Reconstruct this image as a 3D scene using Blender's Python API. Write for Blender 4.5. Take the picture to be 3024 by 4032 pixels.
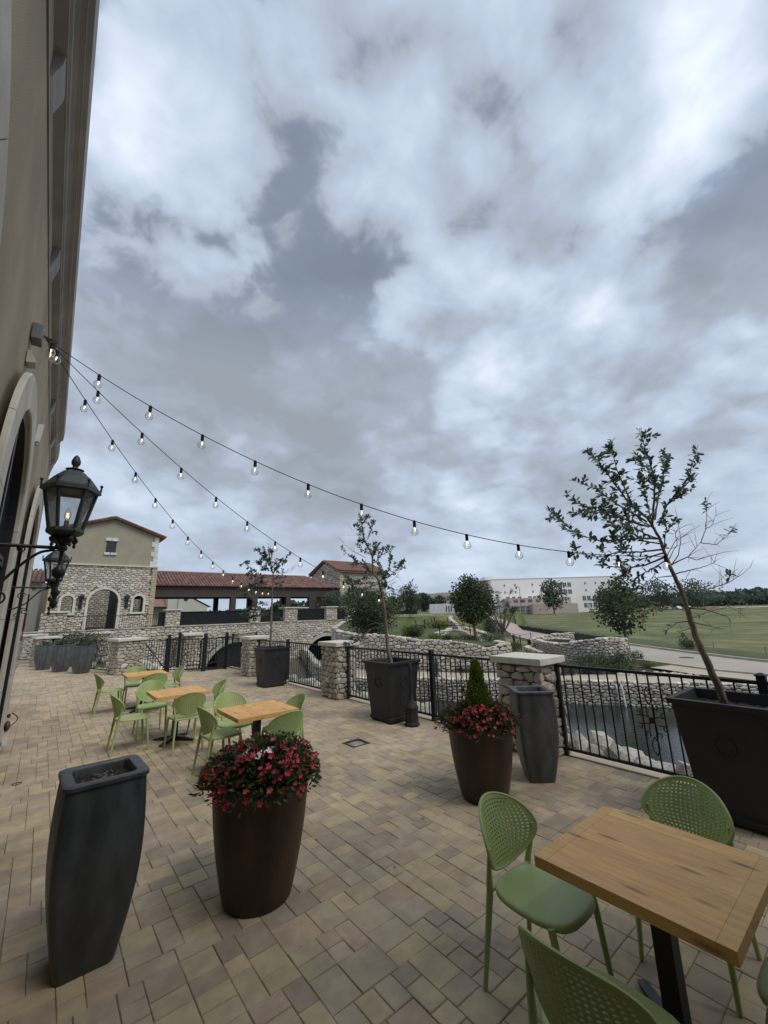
import bpy, bmesh, math, random
import numpy as np
from mathutils import Vector, Matrix

S = bpy.context.scene
COL = S.collection
for o in list(bpy.data.objects):
    bpy.data.objects.remove(o)
rnd = random.Random(11)

# ------------------------------------------------------------------ camera
CAM_H, YAW, PITCH, ROLL = 1.92, math.radians(39.4), math.radians(13.7), math.radians(1.65)
cam = bpy.data.objects.new('camera', bpy.data.cameras.new('camera'))
COL.objects.link(cam)
_h = Vector((math.sin(YAW), math.cos(YAW), 0)); _z = Vector((0, 0, 1))
_f = _h*math.cos(PITCH) + _z*math.sin(PITCH)
_r = Vector((math.cos(YAW), -math.sin(YAW), 0)); _u = _r.cross(_f)
_r2 = _r*math.cos(ROLL) - _u*math.sin(ROLL); _u2 = _u*math.cos(ROLL) + _r*math.sin(ROLL)
cam.matrix_world = Matrix(((_r2.x, _u2.x, -_f.x, 0), (_r2.y, _u2.y, -_f.y, 0), (_r2.z, _u2.z, -_f.z, CAM_H), (0, 0, 0, 1)))
cam.data.sensor_fit = 'VERTICAL'; cam.data.sensor_height = 36.0; cam.data.lens = 36.0*1600/4032
cam.data.clip_start = 0.05; cam.data.clip_end = 3000
S.camera = cam

# ------------------------------------------------------------------ sky, sun, exposure
SUN_EL, SUN_AZ = math.radians(54), math.radians(166)      # azimuth measured from +Y towards +X
S.view_settings.view_transform = 'Standard'; S.view_settings.look = 'None'
S.view_settings.gamma = 1.0; S.view_settings.use_curve_mapping = False
S.view_settings.exposure = 0.36
S.render.engine = 'CYCLES'
S.cycles.use_denoising = True
S.cycles.max_bounces = 6; S.cycles.diffuse_bounces = 3; S.cycles.glossy_bounces = 3
S.cycles.transmission_bounces = 4; S.cycles.transparent_max_bounces = 12
S.cycles.caustics_reflective = False; S.cycles.caustics_refractive = False

W = bpy.data.worlds.new('World'); S.world = W; W.use_nodes = True
nt = W.node_tree; nt.nodes.clear()
def wn(t, **k):
    n = nt.nodes.new(t)
    for a, b in k.items(): setattr(n, a, b)
    return n
def wl(a, b): nt.links.new(a, b)
def wmath(op, a, b=None, c=None, clamp=False):
    n = wn('ShaderNodeMath', operation=op, use_clamp=clamp)
    for i, v in enumerate((a, b, c)):
        if v is None: continue
        if isinstance(v, (int, float)): n.inputs[i].default_value = v
        else: wl(v, n.inputs[i])
    return n.outputs[0]
out = wn('ShaderNodeOutputWorld'); bg = wn('ShaderNodeBackground'); bg.inputs['Strength'].default_value = 0.1
wl(bg.outputs[0], out.inputs[0])
sky = wn('ShaderNodeTexSky', sky_type='NISHITA', sun_disc=False)
sky.sun_elevation = SUN_EL; sky.sun_rotation = SUN_AZ; sky.air_density = 1.2; sky.dust_density = 2.0
tc = wn('ShaderNodeTexCoord')
sep = wn('ShaderNodeSeparateXYZ'); wl(tc.outputs['Generated'], sep.inputs[0])
den = wmath('ADD', wmath('MAXIMUM', sep.outputs['Z'], 0.0), 0.34)
cmb = wn('ShaderNodeCombineXYZ')
wl(wmath('DIVIDE', sep.outputs['X'], den), cmb.inputs[0]); wl(wmath('DIVIDE', sep.outputs['Y'], den), cmb.inputs[1])
def noise(scale, detail, rough, off, dist=0.0):
    a = wn('ShaderNodeVectorMath', operation='ADD'); wl(cmb.outputs[0], a.inputs[0]); a.inputs[1].default_value = off
    n = wn('ShaderNodeTexNoise'); n.inputs['Scale'].default_value = scale; n.inputs['Detail'].default_value = detail
    n.inputs['Roughness'].default_value = rough; n.inputs['Distortion'].default_value = dist
    wl(a.outputs[0], n.inputs['Vector']); return n.outputs['Fac']
n_big = noise(2.2, 2.0, 0.45, (3.1, 7.7, 1.0), 0.2)
n_mid = noise(5.0, 5.0, 0.50, (9.3, 2.2, 5.0), 0.25)
n_cum = noise(10.0, 7.0, 0.55, (1.3, 4.2, 8.0), 0.4)
# rounded cumulus lumps
_na = wn('ShaderNodeTexNoise'); _na.inputs['Scale'].default_value = 6.0; _na.inputs['Detail'].default_value = 4; wl(cmb.outputs[0], _na.inputs['Vector'])
_nv = wn('ShaderNodeVectorMath', operation='MULTIPLY_ADD'); wl(_na.outputs['Color'], _nv.inputs[0]); _nv.inputs[1].default_value = (0.28, 0.28, 0.0); wl(cmb.outputs[0], _nv.inputs[2])
_vo = wn('ShaderNodeTexVoronoi', feature='F1'); wl(_nv.outputs[0], _vo.inputs['Vector']); _vo.inputs['Scale'].default_value = 4.6; _vo.inputs['Detail'].default_value = 1.2; _vo.inputs['Roughness'].default_value = 0.55
n_puff = wmath('SUBTRACT', 0.55, _vo.outputs['Distance'])
# broad lighter and darker regions of this cloud deck
LUMPS = [(-0.024,0.577,0.817,0.072,-0.4),(0.039,0.628,0.777,0.096,0.5),(0.003,0.558,0.83,0.06,0.2),(0.216,0.694,0.686,0.101,0.5),(0.237,0.575,0.783,0.078,-0.15),(0.431,0.529,0.731,0.052,-0.5),(0.258,0.36,0.896,0.044,-0.25),(0.009,0.733,0.68,0.067,-0.3),(0.147,0.801,0.58,0.204,-0.6),(0.471,0.752,0.462,0.274,-0.75),(0.244,0.85,0.468,0.14,-0.35),(0.609,0.454,0.65,0.187,0.15),(0.667,0.104,0.738,0.115,0.5),(0.655,0.002,0.756,0.083,0.55),(0.821,0.071,0.567,0.107,-0.55),(0.751,0.005,0.66,0.067,-0.3),(0.505,0.161,0.848,0.133,0.05),(0.701,0.435,0.566,0.141,0.35),(0.906,0.179,0.383,0.131,0.25),(0.923,0.265,0.28,0.144,-0.4),(0.798,0.435,0.417,0.165,-0.2),(0.723,0.577,0.381,0.156,0.2),(0.557,0.762,0.331,0.136,-0.3),(0.679,0.701,0.218,0.133,0.2),(0.399,0.884,0.243,0.165,0.1),(0.174,0.968,0.178,0.141,-0.15),(-0.006,0.664,0.748,0.049,0.3),(0.438,0.29,0.851,0.136,-0.05),(0.941,0.1,0.322,0.07,-0.2),(0.088,0.489,0.868,0.084,0.25)]
acc = None
for (x, y, z, r, a) in LUMPS:
    d = wn('ShaderNodeVectorMath', operation='DOT_PRODUCT'); wl(tc.outputs['Generated'], d.inputs[0]); d.inputs[1].default_value = (x, y, z)
    m = wn('ShaderNodeMapRange', interpolation_type='SMOOTHSTEP'); wl(d.outputs['Value'], m.inputs['Value'])
    m.inputs['From Min'].default_value = math.cos(r*1.7); m.inputs['From Max'].default_value = 1.0
    m.inputs['To Min'].default_value = 0.0; m.inputs['To Max'].default_value = a
    acc = m.outputs[0] if acc is None else wmath('ADD', acc, m.outputs[0])
# the edges of those regions are broken up by the cloud noise
brk = wmath('ADD', wmath('MULTIPLY', wmath('SUBTRACT', n_mid, 0.5), 2.2), 1.0)
acc = wmath('MULTIPLY', acc, brk)
low = wn('ShaderNodeMapRange', interpolation_type='SMOOTHSTEP'); wl(sep.outputs['Z'], low.inputs['Value'])
low.inputs['From Min'].default_value = 0.0; low.inputs['From Max'].default_value = 0.45; low.inputs['To Min'].default_value = 0.25
bright = wmath('ADD', 0.555, wmath('MULTIPLY', wmath('SUBTRACT', n_big, 0.5), 0.6))
bright = wmath('ADD', bright, wmath('MULTIPLY', wmath('MULTIPLY', wmath('SUBTRACT', n_mid, 0.5), 0.7), low.outputs[0]))
bright = wmath('ADD', bright, wmath('MULTIPLY', wmath('MULTIPLY', wmath('SUBTRACT', n_cum, 0.5), 0.38), low.outputs[0]))
bright = wmath('ADD', bright, wmath('MULTIPLY', acc, 0.28))
bright = wmath('ADD', bright, wmath('MULTIPLY', wmath('MULTIPLY', n_puff, 0.42), low.outputs[0]))
ramp = wn('ShaderNodeValToRGB'); wl(bright, ramp.inputs[0])
cr = ramp.color_ramp
CL = [(0.02, (2.55, 2.9, 3.35)), (0.26, (3.1, 3.55, 4.25)), (0.46, (4.0, 4.7, 5.85)), (0.66, (5.1, 5.85, 7.05)), (1.0, (7.4, 8.0, 9.0))]
CLK = 9.0
while len(cr.elements) < len(CL): cr.elements.new(0.5)
for e, (p, c) in zip(cr.elements, CL):
    e.position = p; e.color = tuple(v/CLK for v in c) + (1,)
cscale = wn('ShaderNodeVectorMath', operation='SCALE'); wl(ramp.outputs[0], cscale.inputs[0]); cscale.inputs['Scale'].default_value = CLK
# thinner places high in the sky where the blue comes through
hole = wmath('ADD', wmath('ADD', wmath('MULTIPLY', n_cum, 1.0), wmath('MULTIPLY', n_puff, 0.35)), wmath('MULTIPLY', acc, 0.34))
hmap = wn('ShaderNodeMapRange', interpolation_type='SMOOTHSTEP'); wl(hole, hmap.inputs['Value'])
hmap.inputs['From Min'].default_value = 0.33; hmap.inputs['From Max'].default_value = 0.12
zup = wn('ShaderNodeMapRange', interpolation_type='SMOOTHSTEP'); wl(sep.outputs['Z'], zup.inputs['Value'])
zup.inputs['From Min'].default_value = 0.5; zup.inputs['From Max'].default_value = 0.7
hf = wmath('MULTIPLY', wmath('MULTIPLY', hmap.outputs[0], zup.outputs[0]), 0.45)
skys = wn('ShaderNodeVectorMath', operation='MULTIPLY'); wl(sky.outputs[0], skys.inputs[0]); skys.inputs[1].default_value = (0.46, 0.52, 0.60)
mixw = wn('ShaderNodeMix', data_type='RGBA'); wl(hf, mixw.inputs[0]); wl(cscale.outputs[0], mixw.inputs[6]); wl(skys.outputs[0], mixw.inputs[7])
wl(mixw.outputs[2], bg.inputs['Color'])

sun = bpy.data.objects.new('sun', bpy.data.lights.new('sun', 'SUN')); COL.objects.link(sun)
sun.data.energy = 1.5; sun.data.angle = math.radians(30); sun.data.color = (1.0, 0.97, 0.92)
_sd = Vector((math.sin(SUN_AZ)*math.cos(SUN_EL), math.cos(SUN_AZ)*math.cos(SUN_EL), math.sin(SUN_EL)))
sun.rotation_euler = _sd.to_track_quat('Z', 'Y').to_euler()

# ------------------------------------------------------------------ materials
MATS = {}
def M(name, base, dark=None, rough=0.7, scale=6.0, detail=6.0, bump=0.0, bscale=60.0, metal=0.0, attr=False, ocol=False,
      stretch=(1, 1, 1), lo=0.35, hi=0.65, spec=0.5, bdist=0.01, coat=0.0, rvar=0.0, stain=None, transl=0.0):
    m = bpy.data.materials.new(name); m.use_nodes = True; MATS[name] = m
    t = m.node_tree; b = t.nodes['Principled BSDF']; L = t.links.new
    tcn = t.nodes.new('ShaderNodeTexCoord'); mp = t.nodes.new('ShaderNodeMapping'); L(tcn.outputs['Object'], mp.inputs[0])
    mp.inputs['Scale'].default_value = stretch
    n = t.nodes.new('ShaderNodeTexNoise'); n.inputs['Scale'].default_value = scale; n.inputs['Detail'].default_value = detail
    n.inputs['Roughness'].default_value = 0.6; L(mp.outputs[0], n.inputs['Vector'])
    r = t.nodes.new('ShaderNodeValToRGB'); L(n.outputs['Fac'], r.inputs[0])
    r.color_ramp.elements[0].position = lo; r.color_ramp.elements[1].position = hi
    dk = dark if dark else tuple(v*0.72 for v in base)
    r.color_ramp.elements[0].color = tuple(dk) + (1,); r.color_ramp.elements[1].color = tuple(base) + (1,)
    colr = r.outputs[0]
    def mul(a, bsock):
        x = t.nodes.new('ShaderNodeMix'); x.data_type = 'RGBA'; x.blend_type = 'MULTIPLY'; x.inputs[0].default_value = 1.0
        L(a, x.inputs[6]); L(bsock, x.inputs[7]); return x.outputs[2]
    if stain:
        n2 = t.nodes.new('ShaderNodeTexNoise'); n2.inputs['Scale'].default_value = stain[0]; n2.inputs['Detail'].default_value = 5
        L(mp.outputs[0], n2.inputs['Vector'])
        r2 = t.nodes.new('ShaderNodeValToRGB'); L(n2.outputs['Fac'], r2.inputs[0])
        r2.color_ramp.elements[0].position = 0.4; r2.color_ramp.elements[1].position = 0.62
        r2.color_ramp.elements[0].color = (stain[1],)*3 + (1,); r2.color_ramp.elements[1].color = (1, 1, 1, 1)
        colr = mul(colr, r2.outputs[0])
    if attr:
        at = t.nodes.new('ShaderNodeAttribute'); at.attribute_name = 'col'; colr = mul(colr, at.outputs['Color'])
    if ocol:
        oi = t.nodes.new('ShaderNodeObjectInfo'); colr = mul(colr, oi.outputs['Color'])
    L(colr, b.inputs['Base Color'])
    b.inputs['Roughness'].default_value = rough; b.inputs['Metallic'].default_value = metal
    b.inputs['Specular IOR Level'].default_value = spec
    if coat: b.inputs['Coat Weight'].default_value = coat; b.inputs['Coat Roughness'].default_value = 0.25
    if transl:
        tl_ = t.nodes.new('ShaderNodeBsdfTranslucent'); L(colr, tl_.inputs[0]); ms_ = t.nodes.new('ShaderNodeMixShader'); ms_.inputs[0].default_value = transl
        L(b.outputs[0], ms_.inputs[1]); L(tl_.outputs[0], ms_.inputs[2]); L(ms_.outputs[0], t.nodes['Material Output'].inputs[0])
    if rvar:
        mr = t.nodes.new('ShaderNodeMapRange'); L(n.outputs['Fac'], mr.inputs[0]); mr.inputs['From Min'].default_value = 0.3; mr.inputs['From Max'].default_value = 0.7
        mr.inputs['To Min'].default_value = rough - rvar; mr.inputs['To Max'].default_value = rough + rvar; L(mr.outputs[0], b.inputs['Roughness'])
    if bump:
        n3 = t.nodes.new('ShaderNodeTexNoise'); n3.inputs['Scale'].default_value = bscale; n3.inputs['Detail'].default_value = 4
        L(mp.outputs[0], n3.inputs['Vector'])
        bp = t.nodes.new('ShaderNodeBump'); bp.inputs['Strength'].default_value = bump; bp.inputs['Distance'].default_value = bdist
        L(n3.outputs['Fac'], bp.inputs['Height']); L(bp.outputs[0], b.inputs['Normal'])
    return m

PAVER = M('paver', (0.54, 0.445, 0.305), (0.405, 0.33, 0.24), 0.85, 6, bump=0.45, bscale=140, attr=True, ocol=True, bdist=0.004, stain=(1.1, 0.8))
JOINT = M('joint_sand', (0.23, 0.19, 0.14), None, 0.95, 30)
STONE = M('rubble_stone', (0.57, 0.54, 0.485), (0.39, 0.365, 0.325), 0.88, 9, bump=0.8, bscale=30, attr=True, ocol=True, bdist=0.02, lo=0.3, hi=0.7)
MORTAR = M('mortar', (0.20, 0.18, 0.15), None, 0.95, 20, bump=0.5, bscale=40)
CAPSTONE = M('cap_stone', (0.66, 0.63, 0.54), (0.56, 0.53, 0.45), 0.8, 5, bump=0.15, bscale=90, ocol=False)
STUCCO = M('stucco_tan', (0.43, 0.355, 0.25), (0.37, 0.30, 0.205), 0.92, 1.2, bump=1.0, bscale=120, bdist=0.008, stain=(0.9, 0.78))
LIME = M('limestone_trim', (0.58, 0.545, 0.46), (0.46, 0.425, 0.355), 0.85, 2, stain=(1.2, 0.85), bump=0.25, bscale=60, ocol=True)
CORN = M('cornice_paint', (0.36, 0.33, 0.31), (0.28, 0.255, 0.24), 0.8, 2, bump=0.2, bscale=80, stain=(0.9, 0.8))
STUCCO2 = M('stucco_olive', (0.35, 0.315, 0.235), (0.31, 0.28, 0.21), 0.92, 1.5, bump=0.4, bscale=120)
IRON = M('black_iron', (0.018, 0.018, 0.02), (0.012, 0.012, 0.013), 0.45, 12, spec=0.4)
BOXM = M('galvanised_box', (0.16, 0.18, 0.175), (0.12, 0.135, 0.13), 0.6, 6, bump=0.1)
IRON2 = M('weathered_iron', (0.05, 0.062, 0.06), (0.022, 0.028, 0.028), 0.5, 9, bump=0.3, bscale=50, metal=0.3)
WPETAL = M('white_petal', (0.85, 0.83, 0.80), (0.75, 0.73, 0.70), 0.5, 30)
GREEN = M('green_plastic', (0.38, 0.46, 0.18), (0.33, 0.41, 0.155), 0.5, 3, bump=0.12, bscale=500, bdist=0.001, ocol=True, rvar=0.1)
WOOD = M('table_wood', (0.76, 0.43, 0.14), (0.60, 0.31, 0.09), 0.5, 5, stretch=(9, 0.9, 9), bump=0.08, bscale=30, ocol=True, lo=0.3, hi=0.62)
GLAZE_SHADED = M('grey_glaze_shaded', (0.068, 0.074, 0.078), (0.036, 0.04, 0.044), 0.45, 5, stretch=(2, 2, 0.6), stain=(2.5, 0.7), bump=0.25, bscale=40, lo=0.3, hi=0.7, rvar=0.1)  # grey glaze with the near planter's shade put into its colour
GLAZE_LIT = M('grey_glaze_lit', (0.135, 0.14, 0.148), (0.075, 0.08, 0.086), 0.45, 5, stretch=(2, 2, 0.6), stain=(2.5, 0.7), bump=0.25, bscale=40, lo=0.3, hi=0.7, rvar=0.1)  # lighter copy of that glaze, sky light on the other pots put into it
RUST = M('brown_rust_pot', (0.075, 0.037, 0.016), (0.04, 0.02, 0.010), 0.5, 6, stretch=(1, 1, 0.35), stain=(3.0, 0.65), bump=0.12, bscale=60)
BLACKP = M('black_planter', (0.022, 0.022, 0.025), (0.014, 0.014, 0.016), 0.55, 5, bump=0.15, bscale=40, rvar=0.1)
SOIL = M('soil', (0.045, 0.028, 0.018), (0.015, 0.010, 0.007), 0.95, 60, bump=1.0, bscale=60, bdist=0.02)
BARK = M('bark', (0.23, 0.19, 0.14), (0.12, 0.10, 0.075), 0.9, 18, stretch=(1, 1, 0.3), bump=0.6, bscale=40)
LEAF = M('leaf', (0.165, 0.21, 0.145), (0.105, 0.14, 0.10), 0.42, 3, attr=True, ocol=True, spec=0.5, transl=0.4)
CONIFER = M('conifer_leaf', (0.19, 0.25, 0.06), (0.115, 0.165, 0.04), 0.6, 6, attr=True, transl=0.35)
SHRUB = M('shrub_leaf', (0.085, 0.115, 0.05), (0.05, 0.072, 0.033), 0.6, 4, attr=True, transl=0.35)
FARLEAF = M('far_foliage', (0.11, 0.14, 0.10), (0.075, 0.10, 0.078), 0.75, 0.2, attr=True, transl=0.3)
PETAL = M('petal', (0.60, 0.045, 0.085), (0.42, 0.02, 0.045), 0.5, 30, ocol=True)
GRASS = M('grass', (0.085, 0.10, 0.032), (0.048, 0.063, 0.02), 0.9, 0.35, bump=0.6, bscale=14, bdist=0.05)
FIELD = M('field_grass', (0.235, 0.21, 0.085), (0.115, 0.135, 0.042), 0.95, 0.09, stain=(0.5, 0.62), bump=0.8, bscale=3, bdist=0.15, lo=0.42, hi=0.68)
EARTH = M('earth', (0.19, 0.16, 0.11), (0.12, 0.10, 0.07), 0.95, 0.6, bump=0.6, bscale=8, bdist=0.05)
CONCRETE = M('concrete_path', (0.47, 0.40, 0.30), (0.40, 0.335, 0.25), 0.9, 0.8, bump=0.1, bscale=30)
ROADM = M('road_concrete', (0.40, 0.35, 0.285), (0.35, 0.305, 0.25), 0.9, 0.5, bump=0.1, bscale=20)
PINKM = M('road_pink_pavers', (0.43, 0.34, 0.305), (0.36, 0.275, 0.245), 0.9, 0.7, bump=0.3, bscale=8)
CURB = M('curb', (0.46, 0.42, 0.34), None, 0.9, 2)
TILE = M('clay_tile', (0.28, 0.155, 0.12), (0.165, 0.09, 0.07), 0.75, 2.0, attr=True, ocol=True)
DARKWOOD = M('dark_timber', (0.055, 0.042, 0.035), (0.035, 0.027, 0.023), 0.7, 4, stretch=(0.4, 1, 3))
WHITEB = M('white_panel', (0.88, 0.865, 0.835), (0.84, 0.82, 0.79), 0.8, 0.05)
PINKB = M('pink_masonry', (0.50, 0.41, 0.36), (0.45, 0.37, 0.33), 0.85, 0.3)
BEIGEB = M('beige_masonry', (0.42, 0.37, 0.30), (0.38, 0.33, 0.27), 0.85, 0.3)
DGLASS = M('dark_glass', (0.03, 0.035, 0.045), (0.02, 0.024, 0.03), 0.12, 1, spec=0.6)
FARGLASS = M('far_window', (0.16, 0.17, 0.19), (0.10, 0.11, 0.12), 0.2, 1)
WHITEP = M('white_paint', (0.72, 0.72, 0.70), None, 0.5, 2)
CARP = M('car_paint', (0.7, 0.7, 0.7), (0.66, 0.66, 0.66), 0.25, 1, ocol=True, coat=0.5)
RUBBER = M('rubber', (0.02, 0.02, 0.02), None, 0.8, 5)
FABRIC = M('black_fabric', (0.016, 0.016, 0.017), (0.010, 0.010, 0.011), 0.9, 3, bump=0.3, bscale=10)
ROCK = M('pale_rock', (0.54, 0.505, 0.44), (0.34, 0.31, 0.26), 0.9, 5, bump=0.7, bscale=14, attr=True, bdist=0.03)
MULCH = M('mulch', (0.06, 0.05, 0.045), (0.03, 0.025, 0.02), 0.95, 12, bump=0.8, bscale=40, bdist=0.02)
REDCLOTH = M('red_cloth', (0.30, 0.015, 0.02), None, 0.9, 8)
LEATHER = M('brown_leather', (0.10, 0.045, 0.025), None, 0.5, 8)

def special(name):
    m = bpy.data.materials.new(name); m.use_nodes = True; MATS[name] = m
    return m, m.node_tree, m.node_tree.nodes['Principled BSDF']
WATER, t_, b_ = special('water')
b_.inputs['Base Color'].default_value = (0.022, 0.026, 0.024, 1); b_.inputs['Roughness'].default_value = 0.06; b_.inputs['IOR'].default_value = 1.33
_c = t_.nodes.new('ShaderNodeTexCoord'); _n = t_.nodes.new('ShaderNodeTexNoise'); _n.inputs['Scale'].default_value = 7; _n.inputs['Detail'].default_value = 4
t_.links.new(_c.outputs['Object'], _n.inputs['Vector']); _b = t_.nodes.new('ShaderNodeBump'); _b.inputs['Strength'].default_value = 0.35; _b.inputs['Distance'].default_value = 0.03
t_.links.new(_n.outputs['Fac'], _b.inputs['Height']); t_.links.new(_b.outputs[0], b_.inputs['Normal'])

def glass_mat(name, tint, frac, rough=0.02):
    m = bpy.data.materials.new(name); m.use_nodes = True; MATS[name] = m
    t = m.node_tree; t.nodes.clear(); o = t.nodes.new('ShaderNodeOutputMaterial')
    tr = t.nodes.new('ShaderNodeBsdfTransparent'); tr.inputs[0].default_value = tint
    gl = t.nodes.new('ShaderNodeBsdfGlossy'); gl.inputs['Roughness'].default_value = rough
    fr = t.nodes.new('ShaderNodeLayerWeight'); fr.inputs['Blend'].default_value = 0.12
    ad = t.nodes.new('ShaderNodeMath'); ad.operation = 'ADD'; ad.inputs[1].default_value = frac; t.links.new(fr.outputs[0], ad.inputs[0])
    mx = t.nodes.new('ShaderNodeMixShader'); t.links.new(ad.outputs[0], mx.inputs[0]); t.links.new(tr.outputs[0], mx.inputs[1]); t.links.new(gl.outputs[0], mx.inputs[2])
    t.links.new(mx.outputs[0], o.inputs[0]); return m
BULBGLASS = glass_mat('bulb_glass', (0.93, 0.94, 0.95, 1), 0.06)
PANEGLASS = glass_mat('lantern_glass', (0.86, 0.88, 0.88, 1), 0.02, 0.1)
_t = PANEGLASS.node_tree; _o = _t.nodes['Material Output']; _m0 = _o.inputs[0].links[0].from_socket   # old seeded glass is slightly milky
_tl = _t.nodes.new('ShaderNodeBsdfTranslucent'); _tl.inputs[0].default_value = (0.8, 0.82, 0.82, 1)
_mm = _t.nodes.new('ShaderNodeMixShader'); _mm.inputs[0].default_value = 0.18; _t.links.new(_m0, _mm.inputs[1]); _t.links.new(_tl.outputs[0], _mm.inputs[2]); _t.links.new(_mm.outputs[0], _o.inputs[0])
def emit(name, colr, s):
    m = bpy.data.materials.new(name); m.use_nodes = True; MATS[name] = m
    t = m.node_tree; t.nodes.clear(); o = t.nodes.new('ShaderNodeOutputMaterial'); e = t.nodes.new('ShaderNodeEmission')
    e.inputs[0].default_value = colr + (1,); e.inputs[1].default_value = s; t.links.new(e.outputs[0], o.inputs[0]); return m
FILAMENT = emit('lit_filament', (1.0, 0.74, 0.40), 2.6)
FLAME = emit('lit_flame_bulb', (1.0, 0.55, 0.25), 3.0)

# ------------------------------------------------------------------ mesh helpers
class MB:
    """collects faces of one part; build() links them as ONE mesh object"""
    def __init__(s): s.v = []; s.f = []; s.c = []; s.cur = (1, 1, 1)
    def add(s, vs, fs, c=None):
        o = len(s.v); s.v.extend(vs); s.f.extend(tuple(i+o for i in f) for f in fs); s.c.extend([c or s.cur]*len(vs)); return s
    def box(s, x0, x1, y0, y1, z0, z1, c=None):
        return s.add([(x0,y0,z0),(x1,y0,z0),(x1,y1,z0),(x0,y1,z0),(x0,y0,z1),(x1,y0,z1),(x1,y1,z1),(x0,y1,z1)],
                     [(0,3,2,1),(4,5,6,7),(0,1,5,4),(1,2,6,5),(2,3,7,6),(3,0,4,7)], c)
    def bbox(s, x0, x1, y0, y1, z0, z1, b=0.01, c=None):
        """box with chamfered edges"""
        bm = bmesh.new(); bmesh.ops.create_cube(bm, size=1)
        for v in bm.verts: v.co = Vector(((x0+x1)/2+v.co.x*(x1-x0), (y0+y1)/2+v.co.y*(y1-y0), (z0+z1)/2+v.co.z*(z1-z0)))
        bmesh.ops.bevel(bm, geom=bm.edges[:], offset=b, segments=2, profile=0.6, affect='EDGES')
        s.bm(bm, c); return s
    def bm(s, bm, c=None):
        bm.verts.index_update()
        s.add([tuple(v.co) for v in bm.verts], [tuple(v.index for v in f.verts) for f in bm.faces], c); bm.free()
    def quad(s, a, b, c_, d, c=None): return s.add([a,b,c_,d], [(0,1,2,3)], c)
    def tube(s, pts, r, n=8, caps=True, c=None):
        pts = [Vector(p) for p in pts]; m = len(pts); rs = r if isinstance(r, (list, tuple)) else [r]*m
        vs = []; up = None
        for i, p in enumerate(pts):
            d = (pts[min(i+1, m-1)] - pts[max(i-1, 0)]);
            if d.length < 1e-9: d = Vector((0,0,1))
            d.normalize()
            if up is None:
                up = d.cross(Vector((0.31,0.77,0.55)));
                if up.length < 1e-3: up = d.cross(Vector((1,0,0)))
            up = (up - d*up.dot(d)).normalized(); w = d.cross(up)
            for k in range(n):
                a = 2*math.pi*k/n; vs.append(tuple(p + (up*math.cos(a) + w*math.sin(a))*rs[i]))
        fs = [(i*n+k, i*n+(k+1)%n, (i+1)*n+(k+1)%n, (i+1)*n+k) for i in range(m-1) for k in range(n)]
        if caps: fs += [tuple(range(n-1,-1,-1)), tuple(range((m-1)*n, m*n))]
        return s.add(vs, fs, c)
    def lathe(s, prof, x=0, y=0, z=0, n=24, c=None, cap=True):
        vs = [(x+r*math.cos(2*math.pi*k/n), y+r*math.sin(2*math.pi*k/n), z+h) for r, h in prof for k in range(n)]; m = len(prof)
        fs = [(i*n+k, i*n+(k+1)%n, (i+1)*n+(k+1)%n, (i+1)*n+k) for i in range(m-1) for k in range(n)]
        if cap: fs += [tuple(range(n-1,-1,-1)), tuple(range((m-1)*n, m*n))]
        return s.add(vs, fs, c)
    def loft(s, rings, cap=True, c=None):
        n = len(rings[0]); m = len(rings); vs = [p for r in rings for p in r]
        fs = [(i*n+k, i*n+(k+1)%n, (i+1)*n+(k+1)%n, (i+1)*n+k) for i in range(m-1) for k in range(n)]
        if cap: fs += [tuple(range(n-1,-1,-1)), tuple(range((m-1)*n, m*n))]
        return s.add(vs, fs, c)
    def ball(s, p, r, n=8, m=6, sq=(1,1,1), c=None):
        prof = [(max(1e-4, math.sin(math.pi*i/m)), -math.cos(math.pi*i/m)) for i in range(m+1)]
        vs = [(p[0]+r*sq[0]*a*math.cos(2*math.pi*k/n), p[1]+r*sq[1]*a*math.sin(2*math.pi*k/n), p[2]+r*sq[2]*h) for a, h in prof for k in range(n)]
        fs = [(i*n+k, i*n+(k+1)%n, (i+1)*n+(k+1)%n, (i+1)*n+k) for i in range(m) for k in range(n)]
        return s.add(vs, fs, c)
    def mesh(s, name, mat, smooth=False):
        me = bpy.data.meshes.new(name); me.from_pydata(s.v, [], s.f)
        ca = me.color_attributes.new('col', 'FLOAT_COLOR', 'POINT')
        arr = np.ones((len(s.v), 4), np.float32)
        if s.v: arr[:, :3] = np.array(s.c, np.float32)
        ca.data.foreach_set('color', arr.ravel())
        me.materials.append(mat)
        if smooth: me.polygons.foreach_set('use_smooth', [True]*len(me.polygons))
        return me
    def build(s, name, mat, parent=None, smooth=False, kind=None, auto=None):
        me = s.mesh(name, mat, smooth)
        if auto is not None:
            me.polygons.foreach_set('use_smooth', [True]*len(me.polygons)); me.set_sharp_from_angle(angle=math.radians(auto))
        return link(name, me, parent, kind)

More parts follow.
